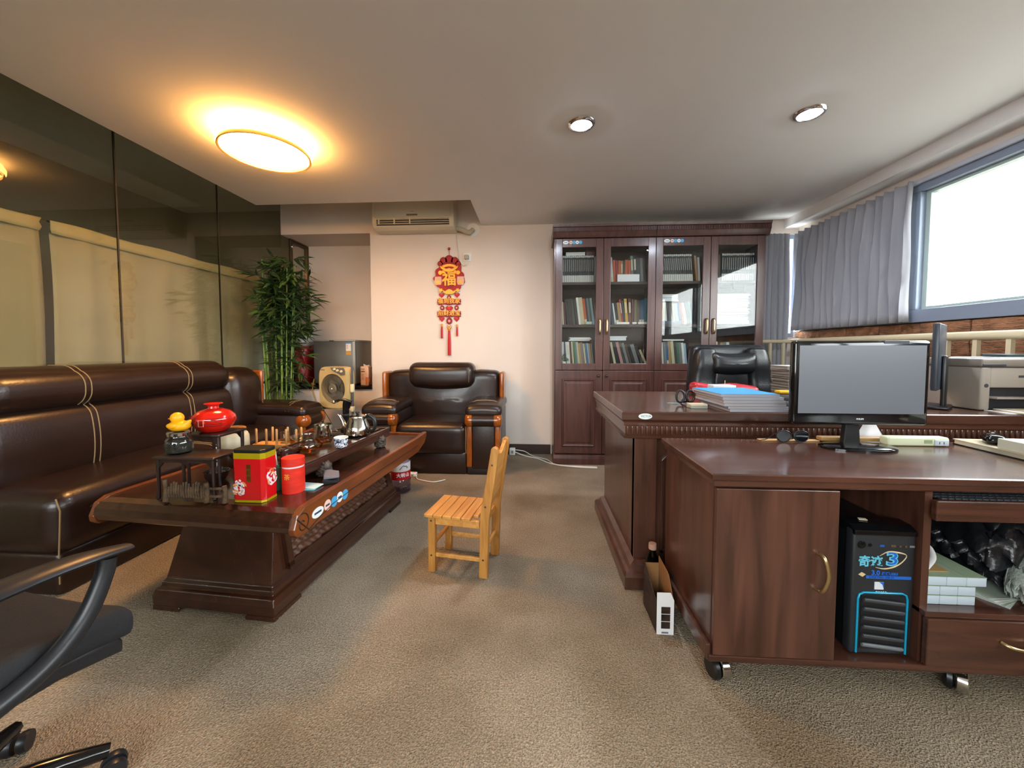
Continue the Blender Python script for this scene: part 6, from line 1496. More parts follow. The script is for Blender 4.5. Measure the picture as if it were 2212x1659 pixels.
gx0, gx1, gz0, gz1 = tx0 + wd * 0.10, tx1 - wd * 0.12, tz0 + hh * 0.02, tz1 - hh * 0.50
pth = [(gx0, gz0), (gx0, gz1 - 0.02), (gx0 + 0.004, gz1 - 0.006), (gx0 + 0.016, gz1), (gx1 - 0.016, gz1), (gx1 - 0.004, gz1 - 0.006), (gx1, gz1 - 0.02), (gx1, gz0)]
MB().tube([(x, ty - 0.002, z) for x, z in pth], 0.0032, 6).build('grille_trim', CYAN, front, smooth=60)
MB().bb(gx0 + 0.010, gx1 - 0.010, ty - 0.0025, ty - 0.0005, gz0 + 0.012, gz1 - 0.010).build('grille_back', mat('grille_dark', '17181b', 0.5), front)
for k in range(6):
    z = gz0 + 0.022 + (gz1 - gz0 - 0.05) * k / 5
    MB().rb(gx0 + 0.012, gx1 - 0.012, ty - 0.014, ty + 0.0, z - 0.005, z + 0.005, 0.004, 2, 6, lambda u, v, w, p: (p.x, p.y, p.z - 0.006 * u + (0.004 if v < 0 else 0))).build('grille_slat', GREYP if k == 0 else mat('slat_grey', '3c3e42', 0.4), front, smooth=50)
pb = tp(0.13, 0.125)
MB().lathe([(0, 0.004), (0.010, 0.003), (0.0125, 0.0), (0, 0)], 20, M=frame(pb, (1, 0, 0), (0, 0, 1))).build('power_button', GLOSSB, front, smooth=40)
for u in (0.26,): MB().lathe([(0, 0.002), (0.005, 0.002), (0.005, 0), (0, 0)], 12, M=frame(tp(u, 0.125), (1, 0, 0), (0, 0, 1))).build('reset_button', GLOSSB, front)
USB = mat('port_blue', '1d4f9a', 0.4)
for u, wdp, m_ in ((0.45, 0.014, USB), (0.63, 0.014, BRASS), (0.92, 0.014, GREYP)):
    q = tp(u, 0.13); MB().bb(q[0] - wdp / 2, q[0] + wdp / 2, ty - 0.0016, ty, q[2] - 0.003, q[2] + 0.003).build('port', m_, front)
for u in (0.73, 0.82): MB().lathe([(0.0015, 0.0015), (0.0035, 0.0015), (0.0035, 0), (0.0015, 0)], 12, M=frame(tp(u, 0.13), (1, 0, 0), (0, 0, 1))).build('audio_jack', BRASS, front)
ICE = mat('ice_blue_print', '5fb6cf', 0.4); BLU = mat('cobalt_print', '1f62c4', 0.4); PAL = mat('pale_gold_print', 'c9b48c', 0.4)
q = tp(0.28, 0.26)
lettering('奇迹', 0.036, 0.0002, frame(q, (1, 0, 0), (0, 0, 1)), 'logo_lettering', ICE, front, bold=0.0012)
q = tp(0.62, 0.235)
lettering('3', 0.058, 0.0002, frame((q[0], q[1] - 0.0003, q[2]), (1, 0, 0), (0.22, 0, 1)), 'logo_numeral', ICE, front, bold=0.003, sx=1.35)
lettering('3', 0.058, 0.0002, frame((q[0] + 0.001, q[1] - 0.0007, q[2] + 0.001), (1, 0, 0), (0.22, 0, 1)), 'logo_numeral', BLU, front, sx=1.35)
MB().tube([tp(u, v) for u, v in ((0.42, 0.21), (0.55, 0.175), (0.72, 0.18), (0.84, 0.20), (0.78, 0.25), (0.66, 0.29), (0.5, 0.31), (0.36, 0.30))], [0.0006, 0.002, 0.0028, 0.0012, 0.0018, 0.0028, 0.002, 0.0006], 5, smooth=3).build('logo_swoosh', PAL, front)
q = tp(0.42, 0.345); lettering('3.0', 0.021, 0.0002, frame((q[0] - 0.010, q[1], q[2]), (1, 0, 0), (0, 0, 1)), 'logo_lettering', BLU, front, bold=0.0008)
lettering('极速USB3', 0.0115, 0.0002, frame((q[0] + 0.032, q[1], q[2] - 0.002), (1, 0, 0), (0, 0, 1)), 'logo_lettering', BLU, front, bold=0.0004)
q0, q1 = tp(0.22, 0.39), tp(0.93, 0.367); MB().bb(q0[0], q1[0], ty - 0.0012, ty - 0.0002, q0[2], q1[2]).build('blue_strip', BLU, front)
lettering('SUPERSPEED  USB 3.0', 0.008, 0.0002, frame((q0[0] + 0.045, ty - 0.0014, (q0[2] + q1[2]) / 2), (1, 0, 0), (0, 0, 1)), 'strip_lettering', mat('navy_ink', '0e2250', 0.4), front)
q = tp(0.15, 0.36); MB().prism([(-0.011, 0), (0.002, -0.007), (0.012, 0.001), (-0.001, 0.008)], 'z', 0, 0.0006, M=frame(q, (1, 0, 0), (0, 0, 1))).build('chip_mark', PAL, front)
q = tp(0.43, 0.445); MB().bb(q[0] - 0.0135, q[0] + 0.0135, ty - 0.0014, ty, q[2] - 0.012, q[2] + 0.012).build('processor_badge', mat('badge_white', 'cfd6de', 0.3), front)
MB().prism([(0.0135, 0.012), (0.0, 0.012), (0.0095, 0.004), (0.0135, -0.008)], 'z', 0, 0.0004, M=frame((q[0], ty - 0.0014, q[2]), (1, 0, 0), (0, 0, 1))).build('badge_blue', BLU, front)
q = tp(0.47, 0.50); lettering('SAMA', 0.0105, 0.0003, frame(q, (1, 0, 0), (0.15, 0, 1)), 'maker_lettering', mat('silver_print', 'd2d4d6', 0.3), front, bold=0.0006, sx=1.3)
solo(MB().prism([(-0.014, -0.006), (0.010, -0.009), (0.014, 0.004), (-0.008, 0.008)], 'z', 0, 0.002, M=Matrix.Translation((tx0 + wd * 0.32, ty + 0.045, tz1 + 0.0105))), 'paper_scrap', PAGES, 'scrap of yellowed paper lying on the computer tower', 'paper')

# ---- shelf of the side desk: tile boxes, bag, magazines
bxs = MB()
TILE = mat('pale_blue_carton', 'bccbd6', 0.4); TILEG = mat('pale_green_wrap', '93a58a', 0.4)
x0 = xb_ + 0.026; bw, bd_, bh = 0.052, 0.15, 0.030
z = shz + 0.0005
for r_ in range(3):
    for k in range(3):
        ex = (0.012 if r_ == 2 else (-0.006 if r_ == 1 else 0.0))
        wdt = bw * (1.12 if r_ == 2 else 1.0)
        xx = x0 + k * wdt + (max(ex, 0) if r_ else 0)
        b = MB(); b.rb(xx + 0.0006, xx + wdt - 0.0006, SY0 + 0.05, SY0 + 0.05 + bd_, z, z + bh - 0.002, 0.002, 1)
        lab = '%s row %s' % (['bottom', 'middle', 'top'][r_], ['against the divider', 'middle', 'nearest the plastic bag'][k])
        o = thing('carton', 'pale blue carton in the stack beside the computer tower, %s' % lab, 'box', (xx + wdt / 2, SY0 + 0.05 + bd_ / 2, z), group='pale cartons stacked on the desk shelf')
        b.build('box', TILE, o, smooth=40)
        MB().bb(xx + 0.0008, xx + wdt - 0.0008, SY0 + 0.0495, SY0 + 0.05 + bd_ + 0.0005, z + bh - 0.002, z + bh - 0.0008).build('wrap_top', TILEG, o)
    z += bh
tpz = z
solo(MB().bb(x0 + 0.005, x0 + 0.10, SY0 + 0.075, SY0 + 0.16, tpz, tpz + 0.003), 'tan_card', mat('tan_card', 'a58658', 0.6), 'tan card lying on top of the pale cartons', 'card')
solo(MB().tube([(x0 + 0.008, SY0 + 0.06, tpz + 0.010), (x0 + 0.02, SY0 + 0.062, tpz + 0.02), (x0 + 0.042, SY0 + 0.065, tpz + 0.05), (x0 + 0.03, SY0 + 0.066, tpz + 0.085), (x0 + 0.006, SY0 + 0.066, tpz + 0.10)], 0.0085, 8, smooth=4, flat=0.25), 'white_strap', PAPER, 'curled white paper strap on top of the pale cartons', 'strap', smooth=60)
bagc = Vector((1.57, SY0 + 0.20, shz + 0.012))
def crumple(u, v, w, p):
    s = 0.018 * (math.sin(9 * u + 5 * w) + math.sin(11 * v - 7 * w + 2) + 0.6 * math.sin(17 * w + 6 * u))
    return (p.x * (1 - 0.25 * max(0, w)) + s * 0.6, p.y + s * 0.5, p.z + s * 0.5 + 0.03 * (1 - u * u) * (1 if w > 0 else 0))
bgg = thing('plastic_bag', 'crumpled black bag bulging on the desk shelf with a clear wrapper before it', 'bag', (bagc.x, bagc.y, shz + 0.013))
MB().rb(bagc.x - 0.125, bagc.x + 0.11, bagc.y - 0.10, bagc.y + 0.16, shz + 0.030, shz + 0.235, 0.07, 6, 10, crumple).build('black_bag', mat('black_bin_bag', '15161a', 0.3, var=0.2, vscale=10, bump=0.6, bscale=25), bgg, smooth=50)
MB().rb(bagc.x - 0.075, bagc.x + 0.09, bagc.y - 0.16, bagc.y - 0.09, shz + 0.022, shz + 0.11, 0.03, 4, 8, crumple).build('clear_wrapper', mat('crinkled_film', 'c4cdc4', 0.15, trans=0.3, bump=0.8, bscale=50), bgg, smooth=40)
random.seed(2)
for k in range(5):
    M = RZ(0.55 - 0.12 * k, (1.50 + 0.006 * k, SY0 + 0.155, shz + 0.0005 + 0.0022 * k))
    solo(MB().bb(-0.10, 0.13, -0.075, 0.075, 0, 0.0018, M=M), 'magazine', mat('magazine_%d' % (k % 3), ['c9cfc9', 'a9b5a6', 'd4d6d2'][k % 3], 0.3), 'thin %s magazine in the fanned pile under the black bag' % ['white', 'greyish', 'glossy', 'pale', 'uppermost'][k], 'magazine', group='magazines under the black bag')
# keyboard in the drawer
ky = MB().rb(xb_ + 0.04, 1.69, SY0 + 0.02, SY0 + 0.16, kz0 + 0.034, kz0 + 0.052, 0.004, 2)
kb = thing('keyboard', 'black computer keyboard lying in the pull-out drawer of the side desk', 'keyboard', (1.45, SY0 + 0.09, kz0 + 0.033))
ky.build('body', BLACK, kb, smooth=40)
kme = MB().rb(-0.0085, 0.0085, -0.0085, 0.0085, 0, 0.007, 0.002, 1).mesh('key', mat('key_grey', '3a3d42', 0.4), 40)
for r_ in range(5):
    for k in range(23):
        o = bpy.data.objects.new('key', kme); COL.objects.link(o); o.parent = kb
        o.location = Vector((xb_ + 0.055 + 0.0195 * k, SY0 + 0.036 + 0.0195 * r_, kz0 + 0.052)) - kb.location
for k in range(4): MB().bb(xb_ + 0.05 + (0.028 * k if k < 3 else 0.086), xb_ + (0.073 + 0.028 * k if k < 3 else 0.22), SY0 + 0.0185, SY0 + 0.0205, kz0 + 0.037, kz0 + 0.046).build('front_key_edge', mat('key_white', 'b9c0c0', 0.4), kb)

# ================================================================== things on the side desk
# monitor
my_ = 1.535
a, b = AY(1718, 735, my_), AY(2014, 740, my_); c = AY(1716, 917, my_)
mx0, mx1, mz0, mz1 = a.x, b.x, c.z, a.z - 0.002
mo = thing('monitor', 'black widescreen monitor switched off on the side desk', 'monitor', ((mx0 + mx1) / 2, my_ + 0.05, SZ))
MB().rb(mx0, mx1, my_, my_ + 0.035, mz0, mz1, 0.012, 3).build('bezel', GLOSSB, mo, smooth=40)
MB().rb(mx0 + 0.05, mx1 - 0.05, my_ + 0.03, my_ + 0.075, mz0 + 0.04, mz1 - 0.04, 0.02, 3).build('back_shell', BLACK, mo, smooth=40)
MB().bb(mx0 + 0.018, mx1 - 0.018, my_ - 0.0006, my_ + 0.0005, mz0 + 0.045, mz1 - 0.018).build('screen', mat('screen_reflection_grey', '666b74', 0.32, spec=0.9), mo)  # base lifted to grey to stand in for the bright room reflected in it
lettering('PHILIPS', 0.0085, 0.0002, frame(((mx0 + mx1) / 2, my_ - 0.0008, mz0 + 0.024), (1, 0, 0), (0, 0, 1)), 'maker_lettering', mat('silver_print', 'd2d4d6', 0.3), mo, bold=0.0003)
xm = AY(1850, 950, my_).x
MB().prism([(xm - 0.032, 0), (xm + 0.032, 0), (xm + 0.024, 0.5), (xm - 0.024, 0.5)], 'z', 0, 0.022, M=Matrix(((1, 0, 0, 0), (0, 0, 1, my_ + 0.02), (0, (mz0 - SZ - 0.012) * 2 + 0.03, 0, SZ + 0.010), (0, 0, 0, 1)))).build('neck', BLACK, mo, bevel=0.003)
MB().lathe([(0, 0.012), (0.05, 0.012), (0.098, 0.010), (0.108, 0.006), (0.108, 0.0), (0, 0)][::-1], 40, M=Matrix.Translation((xm, my_ - 0.005, SZ + 0.0006)) @ Matrix.Diagonal((1.25, 0.72, 1, 1))).build('foot', GLOSSB, mo, smooth=45)
# webcam-like sensor strip on the top edge
MB().bb(AY(1910, 740, my_).x, AY(1965, 740, my_).x, my_ - 0.001, my_ + 0.02, mz1 - 0.012, mz1 + 0.001).build('sensor_strip', mat('smoky_strip', '3e4450', 0.3), mo, bevel=0.002)
# ruler and glasses
ra, rb_ = AZ(1624, 945, SZ), AZ(1762, 955, SZ)
solo(MB().rb(ra.x, rb_.x + 0.02, 1.62, 1.648, SZ + 0.0005, SZ + 0.005, 0.0015, 1), 'ruler', wood('ruler_wood', 'b58a55', 'cfa670', 0.5, (1, 10, 10), 3, 0.1), 'flat wooden ruler lying along the back of the side desk', 'ruler', smooth=40)
ga, gb = AY(1678, 935, 1.60), AY(1742, 935, 1.60)
gl = thing('glasses', 'black framed sunglasses folded on the side desk beside the monitor', 'glasses', ((ga.x + gb.x) / 2 + 0.03, 1.60, SZ))
for x in (ga.x + 0.028, ga.x + 0.096):
    pr_ = [(x + 0.029 * math.cos(t) * (1 + 0.1 * math.sin(t)), 1.60, SZ + 0.026 + 0.023 * math.sin(t)) for t in [2 * PI * i / 24 for i in range(24)]]
    MB().tube(pr_, 0.0022, 6, closed=True).build('rim', BLACK, gl, smooth=60)
    MB().prism([(q[0], q[2]) for q in pr_], 'z', 0, 0.0015, M=Matrix(((1, 0, 0, 0), (0, 0, 1, 1.5995), (0, 1, 0, 0), (0, 0, 0, 1)))).build('lens', mat('dark_lens', '0e1016', 0.05), gl)
MB().tube([(ga.x + 0.056, 1.60, SZ + 0.034), (ga.x + 0.062, 1.598, SZ + 0.038), (ga.x + 0.068, 1.60, SZ + 0.034)], 0.002, 6).build('bridge', BLACK, gl)
MB().tube([(ga.x - 0.002, 1.60, SZ + 0.035), (ga.x - 0.006, 1.606, SZ + 0.033), (ga.x - 0.03, 1.612, SZ + 0.012), (ga.x - 0.06, 1.605, SZ + 0.0075)], 0.002, 6, smooth=3).build('temple', BLACK, gl)
MB().tube([(ga.x + 0.126, 1.60, SZ + 0.035), (ga.x + 0.128, 1.608, SZ + 0.033), (ga.x + 0.07, 1.615, SZ + 0.012), (ga.x + 0.01, 1.612, SZ + 0.0075)], 0.002, 6, smooth=3).build('temple', BLACK, gl)
# power strip, folded paper, wooden block
pa, pb = AZ(1912, 962, SZ), AZ(2045, 964, SZ)
ps = thing('power_strip', 'long pale green white power strip beside the monitor foot', 'power strip', ((pa.x + pb.x) / 2, pa.y, SZ))
PGR = mat('pale_green_white_plastic', 'c9cfae', 0.4)
MB().rb(pa.x, pb.x, pa.y - 0.012, pa.y + 0.03, SZ + 0.0005, SZ + 0.036, 0.008, 3).build('body', PGR, ps, smooth=40)
MB().rb(pb.x - 0.058, pb.x - 0.006, pa.y - 0.016, pa.y - 0.01, SZ + 0.004, SZ + 0.028, 0.004, 2).build('outlet', mat('outlet_blue_white', 'b9c4cc', 0.4), ps, smooth=40)
for k in (-0.042, -0.026): MB().bb(pb.x + k - 0.001, pb.x + k + 0.001, pa.y - 0.0168, pa.y - 0.0158, SZ + 0.011, SZ + 0.020).build('slot', BLACK, ps)
MB().bb(pb.x - 0.095, pb.x - 0.065, pa.y - 0.0128, pa.y - 0.0118, SZ + 0.012, SZ + 0.026).build('rating_label', mat('label_grey_green', '8d9a76', 0.5), ps)
q = AZ(1880, 950, SZ)
fp = MB(); fp.add([(q.x - 0.02, q.y + 0.05, SZ + 0.0006), (q.x + 0.055, q.y + 0.0, SZ + 0.0006), (q.x + 0.05, q.y + 0.035, SZ + 0.058), (q.x + 0.015, q.y + 0.055, SZ + 0.058), (q.x + 0.09, q.y + 0.04, SZ + 0.0006)], [(0, 1, 2, 3), (3, 2, 4)])
o = solo(fp, 'folded_paper', PAPER, 'folded white paper standing behind the monitor foot', 'paper'); o.modifiers.new('thickness', 'SOLIDIFY').thickness = 0.0008
q = AZ(1790, 952, SZ)
solo(MB().rb(AY(1768, 940, 1.63).x, AY(1940, 940, 1.63).x, 1.61, 1.645, SZ + 0.0058, SZ + 0.022, 0.004, 2), 'wooden_block', wood('block_wood', '8a6a3c', 'b08a52', 0.5, (1, 10, 10), 3, 0.1), 'long pale wooden block resting on the ruler behind the monitor', 'block', smooth=40)
# mouse on notebook, white box
na, nb = AZ(2046, 956, SZ), AZ(2212, 1002, SZ)
nt_ = thing('notebook', 'thick black edged notebook on the side desk under the mouse', 'notebook', (1.62, 1.50, SZ))
NM = RZ(-0.42, (1.63, 1.51, SZ + 0.0008))
NM = frame((na.x, na.y - 0.02, SZ + 0.0008), (nb.x - na.x + 0.04, nb.y - na.y, 0), (0.32, 1, 0))
MB().bb(0, 0.30, 0, 0.16, 0, 0.003, M=NM).build('back_cover', BLACK, nt_)
MB().bb(0.004, 0.295, 0.003, 0.157, 0.003, 0.018, M=NM).build('page_block', PAGES, nt_)
MB().bb(0, 0.30, 0, 0.16, 0.018, 0.021, M=NM).build('front_cover', mat('cream_cover', 'cfc0a0', 0.5), nt_)
mm = NM @ Vector((0.075, 0.07, 0.0215))
ms = thing('computer_mouse', 'glossy black computer mouse on the notebook', 'mouse', mm, math.radians(-40))
tl(MB().rb(-0.032, 0.032, -0.056, 0.056, 0.0006, 0.038, 0.018, 5, 6, lambda u, v, w, p: (p.x * (1 - 0.12 * v * v), p.y, p.z * (1 - 0.35 * (v + 0.2) ** 2) - (0.006 if w > 0 else 0) * u * u)), 'shell', GLOSSB, ms, smooth=60)
tl(MB().lathe([(0, -0.004), (0.008, -0.004), (0.008, 0.004), (0, 0.004)], 14, M=frame((0, 0.03, 0.030), (0, 1, 0), (0, 0, 1))), 'wheel', GREYP, ms, smooth=40)
wa = NM @ Vector((0.21, 0.09, 0.0215))
wx = thing('white_box', 'flat white product box behind the mouse', 'box', wa)
WM = frame(wa, (1, -0.06, 0), (0, 1, 0))
MB().bb(-0.085, 0.085, -0.05, 0.06, 0.0, 0.036, M=WM).build('carton', mat('ivory_card', 'dcd8c4', 0.5), wx, bevel=0.002)
for k in range(2): MB().bb(-0.05 + 0.06 * k, -0.01 + 0.06 * k, -0.0506, -0.0498, 0.012, 0.022, M=WM).build('faint_print', mat('faint_grey_print', 'b9b6a6', 0.5), wx)

# ================================================================== things on the big desk
# paper stack with blue cover
random.seed(6)
z = DZ + 0.0005
sx0, sx1 = AZ(1582, 892, DZ).x, AZ(1706, 892, DZ).x
sy0 = DY0 + 0.012
stk = [('grey_white', 'a5a5ac', 0.013, 0.04), ('grey_white', 'a5a5ac', 0.010, 0.03), ('tan_sided', 'b9a58c', 0.013, 0.0), ('grey_white', 'a5a5ac', 0.013, -0.004), ('grey_white', 'a5a5ac', 0.014, -0.008), ('sky_blue', '3f93c9', 0.013, -0.02)]
names = ['lowest', 'second lowest', 'third', 'fourth', 'fifth', 'topmost sky blue']
for k, (nm, col, t, off) in enumerate(stk):
    M = frame((sx0 - 0.02 + off * 0.5, sy0 + 0.004 * k, z), (1, 0.012 * (k % 3), 0), (-0.06, 1, 0))
    rp = thing('report', '%s printed report of the stack on the desk front edge' % names[k] if k < 5 else 'sky blue covered report on top of the stack on the desk', 'book', tuple(M.translation))
    w_ = sx1 - sx0 + 0.02 + off * 0.6
    MB().bb(0, w_, 0, 0.30, 0, 0.001, M=M).build('back_cover', mat('report_card', '6d6a70', 0.6), rp)
    MB().bb(0.001, w_ - 0.001, 0.001, 0.299, 0.001, t - 0.0012, M=M).build('pages', mat('report_pages', 'a9a8b0', 0.7, var=0.12, vscale=260, stretch=(0.02, 0.02, 1)), rp)
    MB().bb(0, w_, 0, 0.30, t - 0.0012, t, M=M).build('front_cover', mat('cover_' + nm, col, 0.4), rp)
    z += t + 0.0003
# scissors
p = AZ(1480, 874, DZ)
sc = thing('scissors', 'black handled scissors with ring grips raised on the desk', 'scissors', p)
for s in (-1, 1):
    MB().tube([at(p, s * (0.026 + 0.020 * math.cos(t)), 0.0 + 0.004 * s, 0.042 + 0.030 * math.sin(t)) for t in [2 * PI * i / 20 for i in range(20)]], 0.0055, 8, closed=True).build('ring_grip', BLACK, sc, smooth=60)
    MB().tube([at(p, s * 0.014, 0.002 * s, 0.022), at(p, s * 0.004, 0.02, 0.010), at(p, 0, 0.05, 0.006)], [0.006, 0.005, 0.004], 8).build('shank', BLACK, sc, smooth=60)
    MB().prism([(0, 0.05), (0.006 * s, 0.06), (0.001 * s, 0.15)], 'z', DZ + 0.003 + 0.0015 * (s > 0), DZ + 0.0042 + 0.0015 * (s > 0), M=Matrix.Translation((p.x, p.y, 0))).build('blade', CHROME, sc)
MB().lathe([(0.004, 0), (0.004, 0.010), (0, 0.010)], 10, c=at(p, 0, 0.05, 0.0006)).build('pivot', CHROME, sc)
# little card boxes
p = AZ(1507, 881, DZ)
for k, (nm, col, lab) in enumerate((('grey_card', '9aa39a', 'flat grey green box, lower of two, before the scissors'), ('cream_card', 'c9bda0', 'cream box lying on the grey green one before the scissors'))):
    solo(MB().rb(p.x - 0.042, p.x + 0.035, p.y - 0.028, p.y + 0.028, DZ + 0.0005 + 0.0105 * k, DZ + 0.0105 + 0.0105 * k, 0.0015, 1), 'card_box', mat(nm, col, 0.5), lab, 'box', smooth=40)
solo(MB().prism(circ(1, 12, 0, AZ(1455, 871, DZ).x, AZ(1455, 871, DZ).y, 0.035, 0.014), 'z', DZ + 0.0004, DZ + 0.0012), 'paper_note', mat('pale_note', '8fa09c', 0.5), 'thin pale note lying flat on the desk left of the scissors'.replace(' left of', ' beside'), 'paper')
# red pouch and white box
p0, p1 = AY(1492, 850, 2.38), AY(1634, 850, 2.38)
po = thing('brocade_pouch', 'long red brocade pouch lying across the desk', 'pouch', ((p0.x + p1.x) / 2, 2.38, DZ))
MB().rb(p0.x, p1.x, 2.33, 2.43, DZ + 0.0005, DZ + 0.072, 0.03, 4, 8, lambda u, v, w, p: (p.x, p.y, p.z * 0.95 + (0.006 * math.sin(5 * u) - 0.006 * u if w > 0 else 0.0))).build('pouch', mat('red_brocade', 'a81f28', 0.35, var=0.25, vscale=35), po, smooth=60)
MB().rb(p0.x + 0.06, p1.x - 0.05, 2.322, 2.34, DZ + 0.008, DZ + 0.04, 0.008, 2, 6).build('gold_brocade', mat('gold_brocade', 'a5803c', 0.4, var=0.5, vscale=60), po, smooth=60)
p0, p1 = AY(1541, 840, 2.22), AY(1591, 840, 2.22)
wbx = thing('white_device', 'white plastic box with a round button in front of the red pouch', 'device', ((p0.x + p1.x) / 2, 2.24, DZ))
MB().rb(p0.x, p1.x, 2.22, 2.30, DZ + 0.0005, DZ + 0.076, 0.006, 2).build('case', mat('white_device_plastic', 'c9cdd2', 0.4), wbx, smooth=40)
MB().lathe([(0, 0.004), (0.010, 0.003), (0.012, 0), (0, 0)], 18, M=frame((p1.x - 0.028, 2.22, DZ + 0.044), (1, 0, 0), (0, 0, 1))).build('button', WHITEP, wbx, smooth=40)
MB().tube([((p0.x + p1.x) / 2 + 0.014, 2.25, DZ + 0.075), ((p0.x + p1.x) / 2 + 0.014, 2.25, DZ + 0.102)], 0.002, 6).build('aerial', BRASS, wbx)
# folders with yellow case
x0, x1 = AZ(1635, 866, DZ).x, AZ(1760, 866, DZ).x
solo(MB().rb(x0, x1 + 0.05, 1.90, 2.12, DZ + 0.0005, DZ + 0.022, 0.004, 1), 'paper_folder', mat('manila_card', 'b09a6e', 0.6), 'manila paper folder under the black folder on the desk', 'folder', smooth=40)
solo(MB().rb(x0 - 0.01, x1 + 0.03, 1.96, 2.20, DZ + 0.0228, DZ + 0.040, 0.004, 1), 'black_folder', mat('black_card', '26282b', 0.45), 'black folder resting on the manila folder', 'folder', smooth=40)
yx = AY(1694, 850, 2.12)
yc = thing('yellow_case', 'small bright yellow case lying on the black folder', 'case', (yx.x, 2.12, DZ + 0.0403))
MB().rb(yx.x - 0.036, yx.x + 0.036, 2.10, 2.15, DZ + 0.0405, DZ + 0.060, 0.008, 3).build('case', mat('bright_yellow', 'd9a50c', 0.4), yc, smooth=50)
MB().rb(yx.x - 0.0365, yx.x + 0.0365, 2.0985, 2.1515, DZ + 0.048, DZ + 0.050, 0.0005, 1).build('seam', mat('amber_seam', 'a3770a', 0.4), yc)
solo(MB().rb(AZ(1706, 892, DZ).x + 0.005, AZ(1706, 892, DZ).x + 0.13, DY0 + 0.015, DY0 + 0.12, DZ + 0.0005, DZ + 0.036, 0.014, 3, 4, lambda u, v, w, p: (p.x, p.y, p.z + 0.006 * math.sin(5 * u + 3 * v))), 'dark_cloth', mat('dark_grey_cloth', '33343a', 0.85), 'crumpled dark grey cloth at the end of the report stack', 'cloth', smooth=60)
# pile of dark files at the back
fx = AY(1688, 820, 2.42).x
random.seed(12); z = DZ + 0.0005
FC_ = ['dark grey', 'grey', 'black', 'dark grey', 'grey', 'dark grey', 'brown', 'grey', 'black', 'grey', 'white']
for k in range(11):
    t = random.choice((0.012, 0.016, 0.020)); col = ['dark grey', 'grey', 'black', 'dark grey', 'grey', 'dark grey', 'brown', 'grey', 'black', 'grey', 'white'][k]
    M = RZ(random.uniform(-0.06, 0.06), (fx + random.uniform(-0.006, 0.006), 2.36, z))
    b = MB(); b.bb(0, 0.24, 0, 0.17, 0, 0.0012, 0, M); b.bb(0, 0.24, 0, 0.17, t - 0.0012, t, 0, M); b.bb(0.002, 0.238, 0.002, 0.168, 0.0012, t - 0.0012, 1, M)
    solo(b, 'file', [bmat(col), mat('file_pages', '85837c', 0.8)], '%s file %s in the desk pile by the leather chair' % (col, ('lying on a %s one' % FC_[k - 1]) if k else 'lowest'), 'file', group='files piled behind the monitor')
    z += t + 0.0004
# second screen seen edge on, phone clutter, printer
sx = 1.915
s2 = thing('side_screen', 'thin dark screen standing almost edge-on behind the monitor', 'monitor', (sx, 1.925, DZ), math.radians(40))
tl(MB().rb(-0.12, 0.12, -0.012, 0.012, 0.09, 0.40, 0.006, 2), 'bezel', mat('dark_slate_plastic', '2c3440', 0.35), s2, smooth=40)
tl(MB().bb(-0.108, 0.108, 0.012, 0.0135, 0.105, 0.388), 'screen', mat('screen_reflection_grey', '666b74', 0.32), s2)
tl(MB().rb(-0.03, 0.03, -0.03, -0.012, 0.01, 0.25, 0.006, 2), 'neck', BLACK, s2, smooth=40)
tl(MB().rb(-0.08, 0.08, -0.045, 0.045, 0.0005, 0.016, 0.006, 2), 'foot', BLACK, s2, smooth=40)
PRB = mat('printer_beige', '9a9086', 0.45); PRD = mat('printer_dark', '3d3d42', 0.5)
px0, py0 = 2.025, 1.85
pn = thing('printer', 'beige grey laser printer on the desk by the window', 'printer', (px0 + 0.17, py0 + 0.14, DZ))
PW = 0.335
MB().rb(px0, px0 + 0.045, py0, py0 + 0.30, DZ + 0.0015, DZ + 0.20, 0.010, 2).build('left_cheek', PRB, pn, smooth=40)
MB().rb(px0 + PW - 0.04, px0 + PW, py0, py0 + 0.30, DZ + 0.0015, DZ + 0.20, 0.010, 2).build('right_cheek', PRB, pn, smooth=40)
MB().rb(px0 + 0.047, px0 + PW - 0.042, py0 + 0.006, py0 + 0.29, DZ + 0.105, DZ + 0.198, 0.006, 2).build('front_door', mat('printer_light', 'a79d92', 0.45), pn, smooth=40)
MB().bb(px0 + 0.045, px0 + PW - 0.04, py0 + 0.05, py0 + 0.28, DZ + 0.0015, DZ + 0.105).build('tray_bay', PRD, pn)
MB().rb(px0 + 0.05, px0 + PW - 0.045, py0 - 0.02, py0 + 0.06, DZ + 0.055, DZ + 0.063, 0.003, 1).build('output_tray', PRB, pn, smooth=40)
MB().rb(px0 - 0.004, px0 + PW + 0.004, py0 - 0.004, py0 + 0.30, DZ + 0.20, DZ + 0.238, 0.008, 2).build('top_cover', mat('printer_top', '857b72', 0.45), pn, smooth=40)
MB().rb(px0 + 0.0, px0 + 0.1, py0 - 0.006, py0 + 0.02, DZ + 0.202, DZ + 0.216, 0.004, 2).build('control_strip', PRD, pn, smooth=40)
MB().lathe([(0.006, 0.001), (0.009, 0.001), (0.009, 0), (0.006, 0)], 18, M=frame((px0 + 0.024, py0, DZ + 0.115), (1, 0, 0), (0, 0, 1))).build('round_mark', PRD, pn)
MB().bb(px0 + 0.165, px0 + 0.19, py0 + 0.0045, py0 + 0.006, DZ + 0.152, DZ + 0.162).build('badge', PRD, pn, bevel=0.002)
q = MB().bb(px0 + 0.10, px0 + PW - 0.01, py0 + 0.02, py0 + 0.23, DZ + 0.2385, DZ + 0.2435, M=None)
solo(q, 'paper_sheet', PAPER, 'sheets of white paper lying on top of the printer', 'paper')
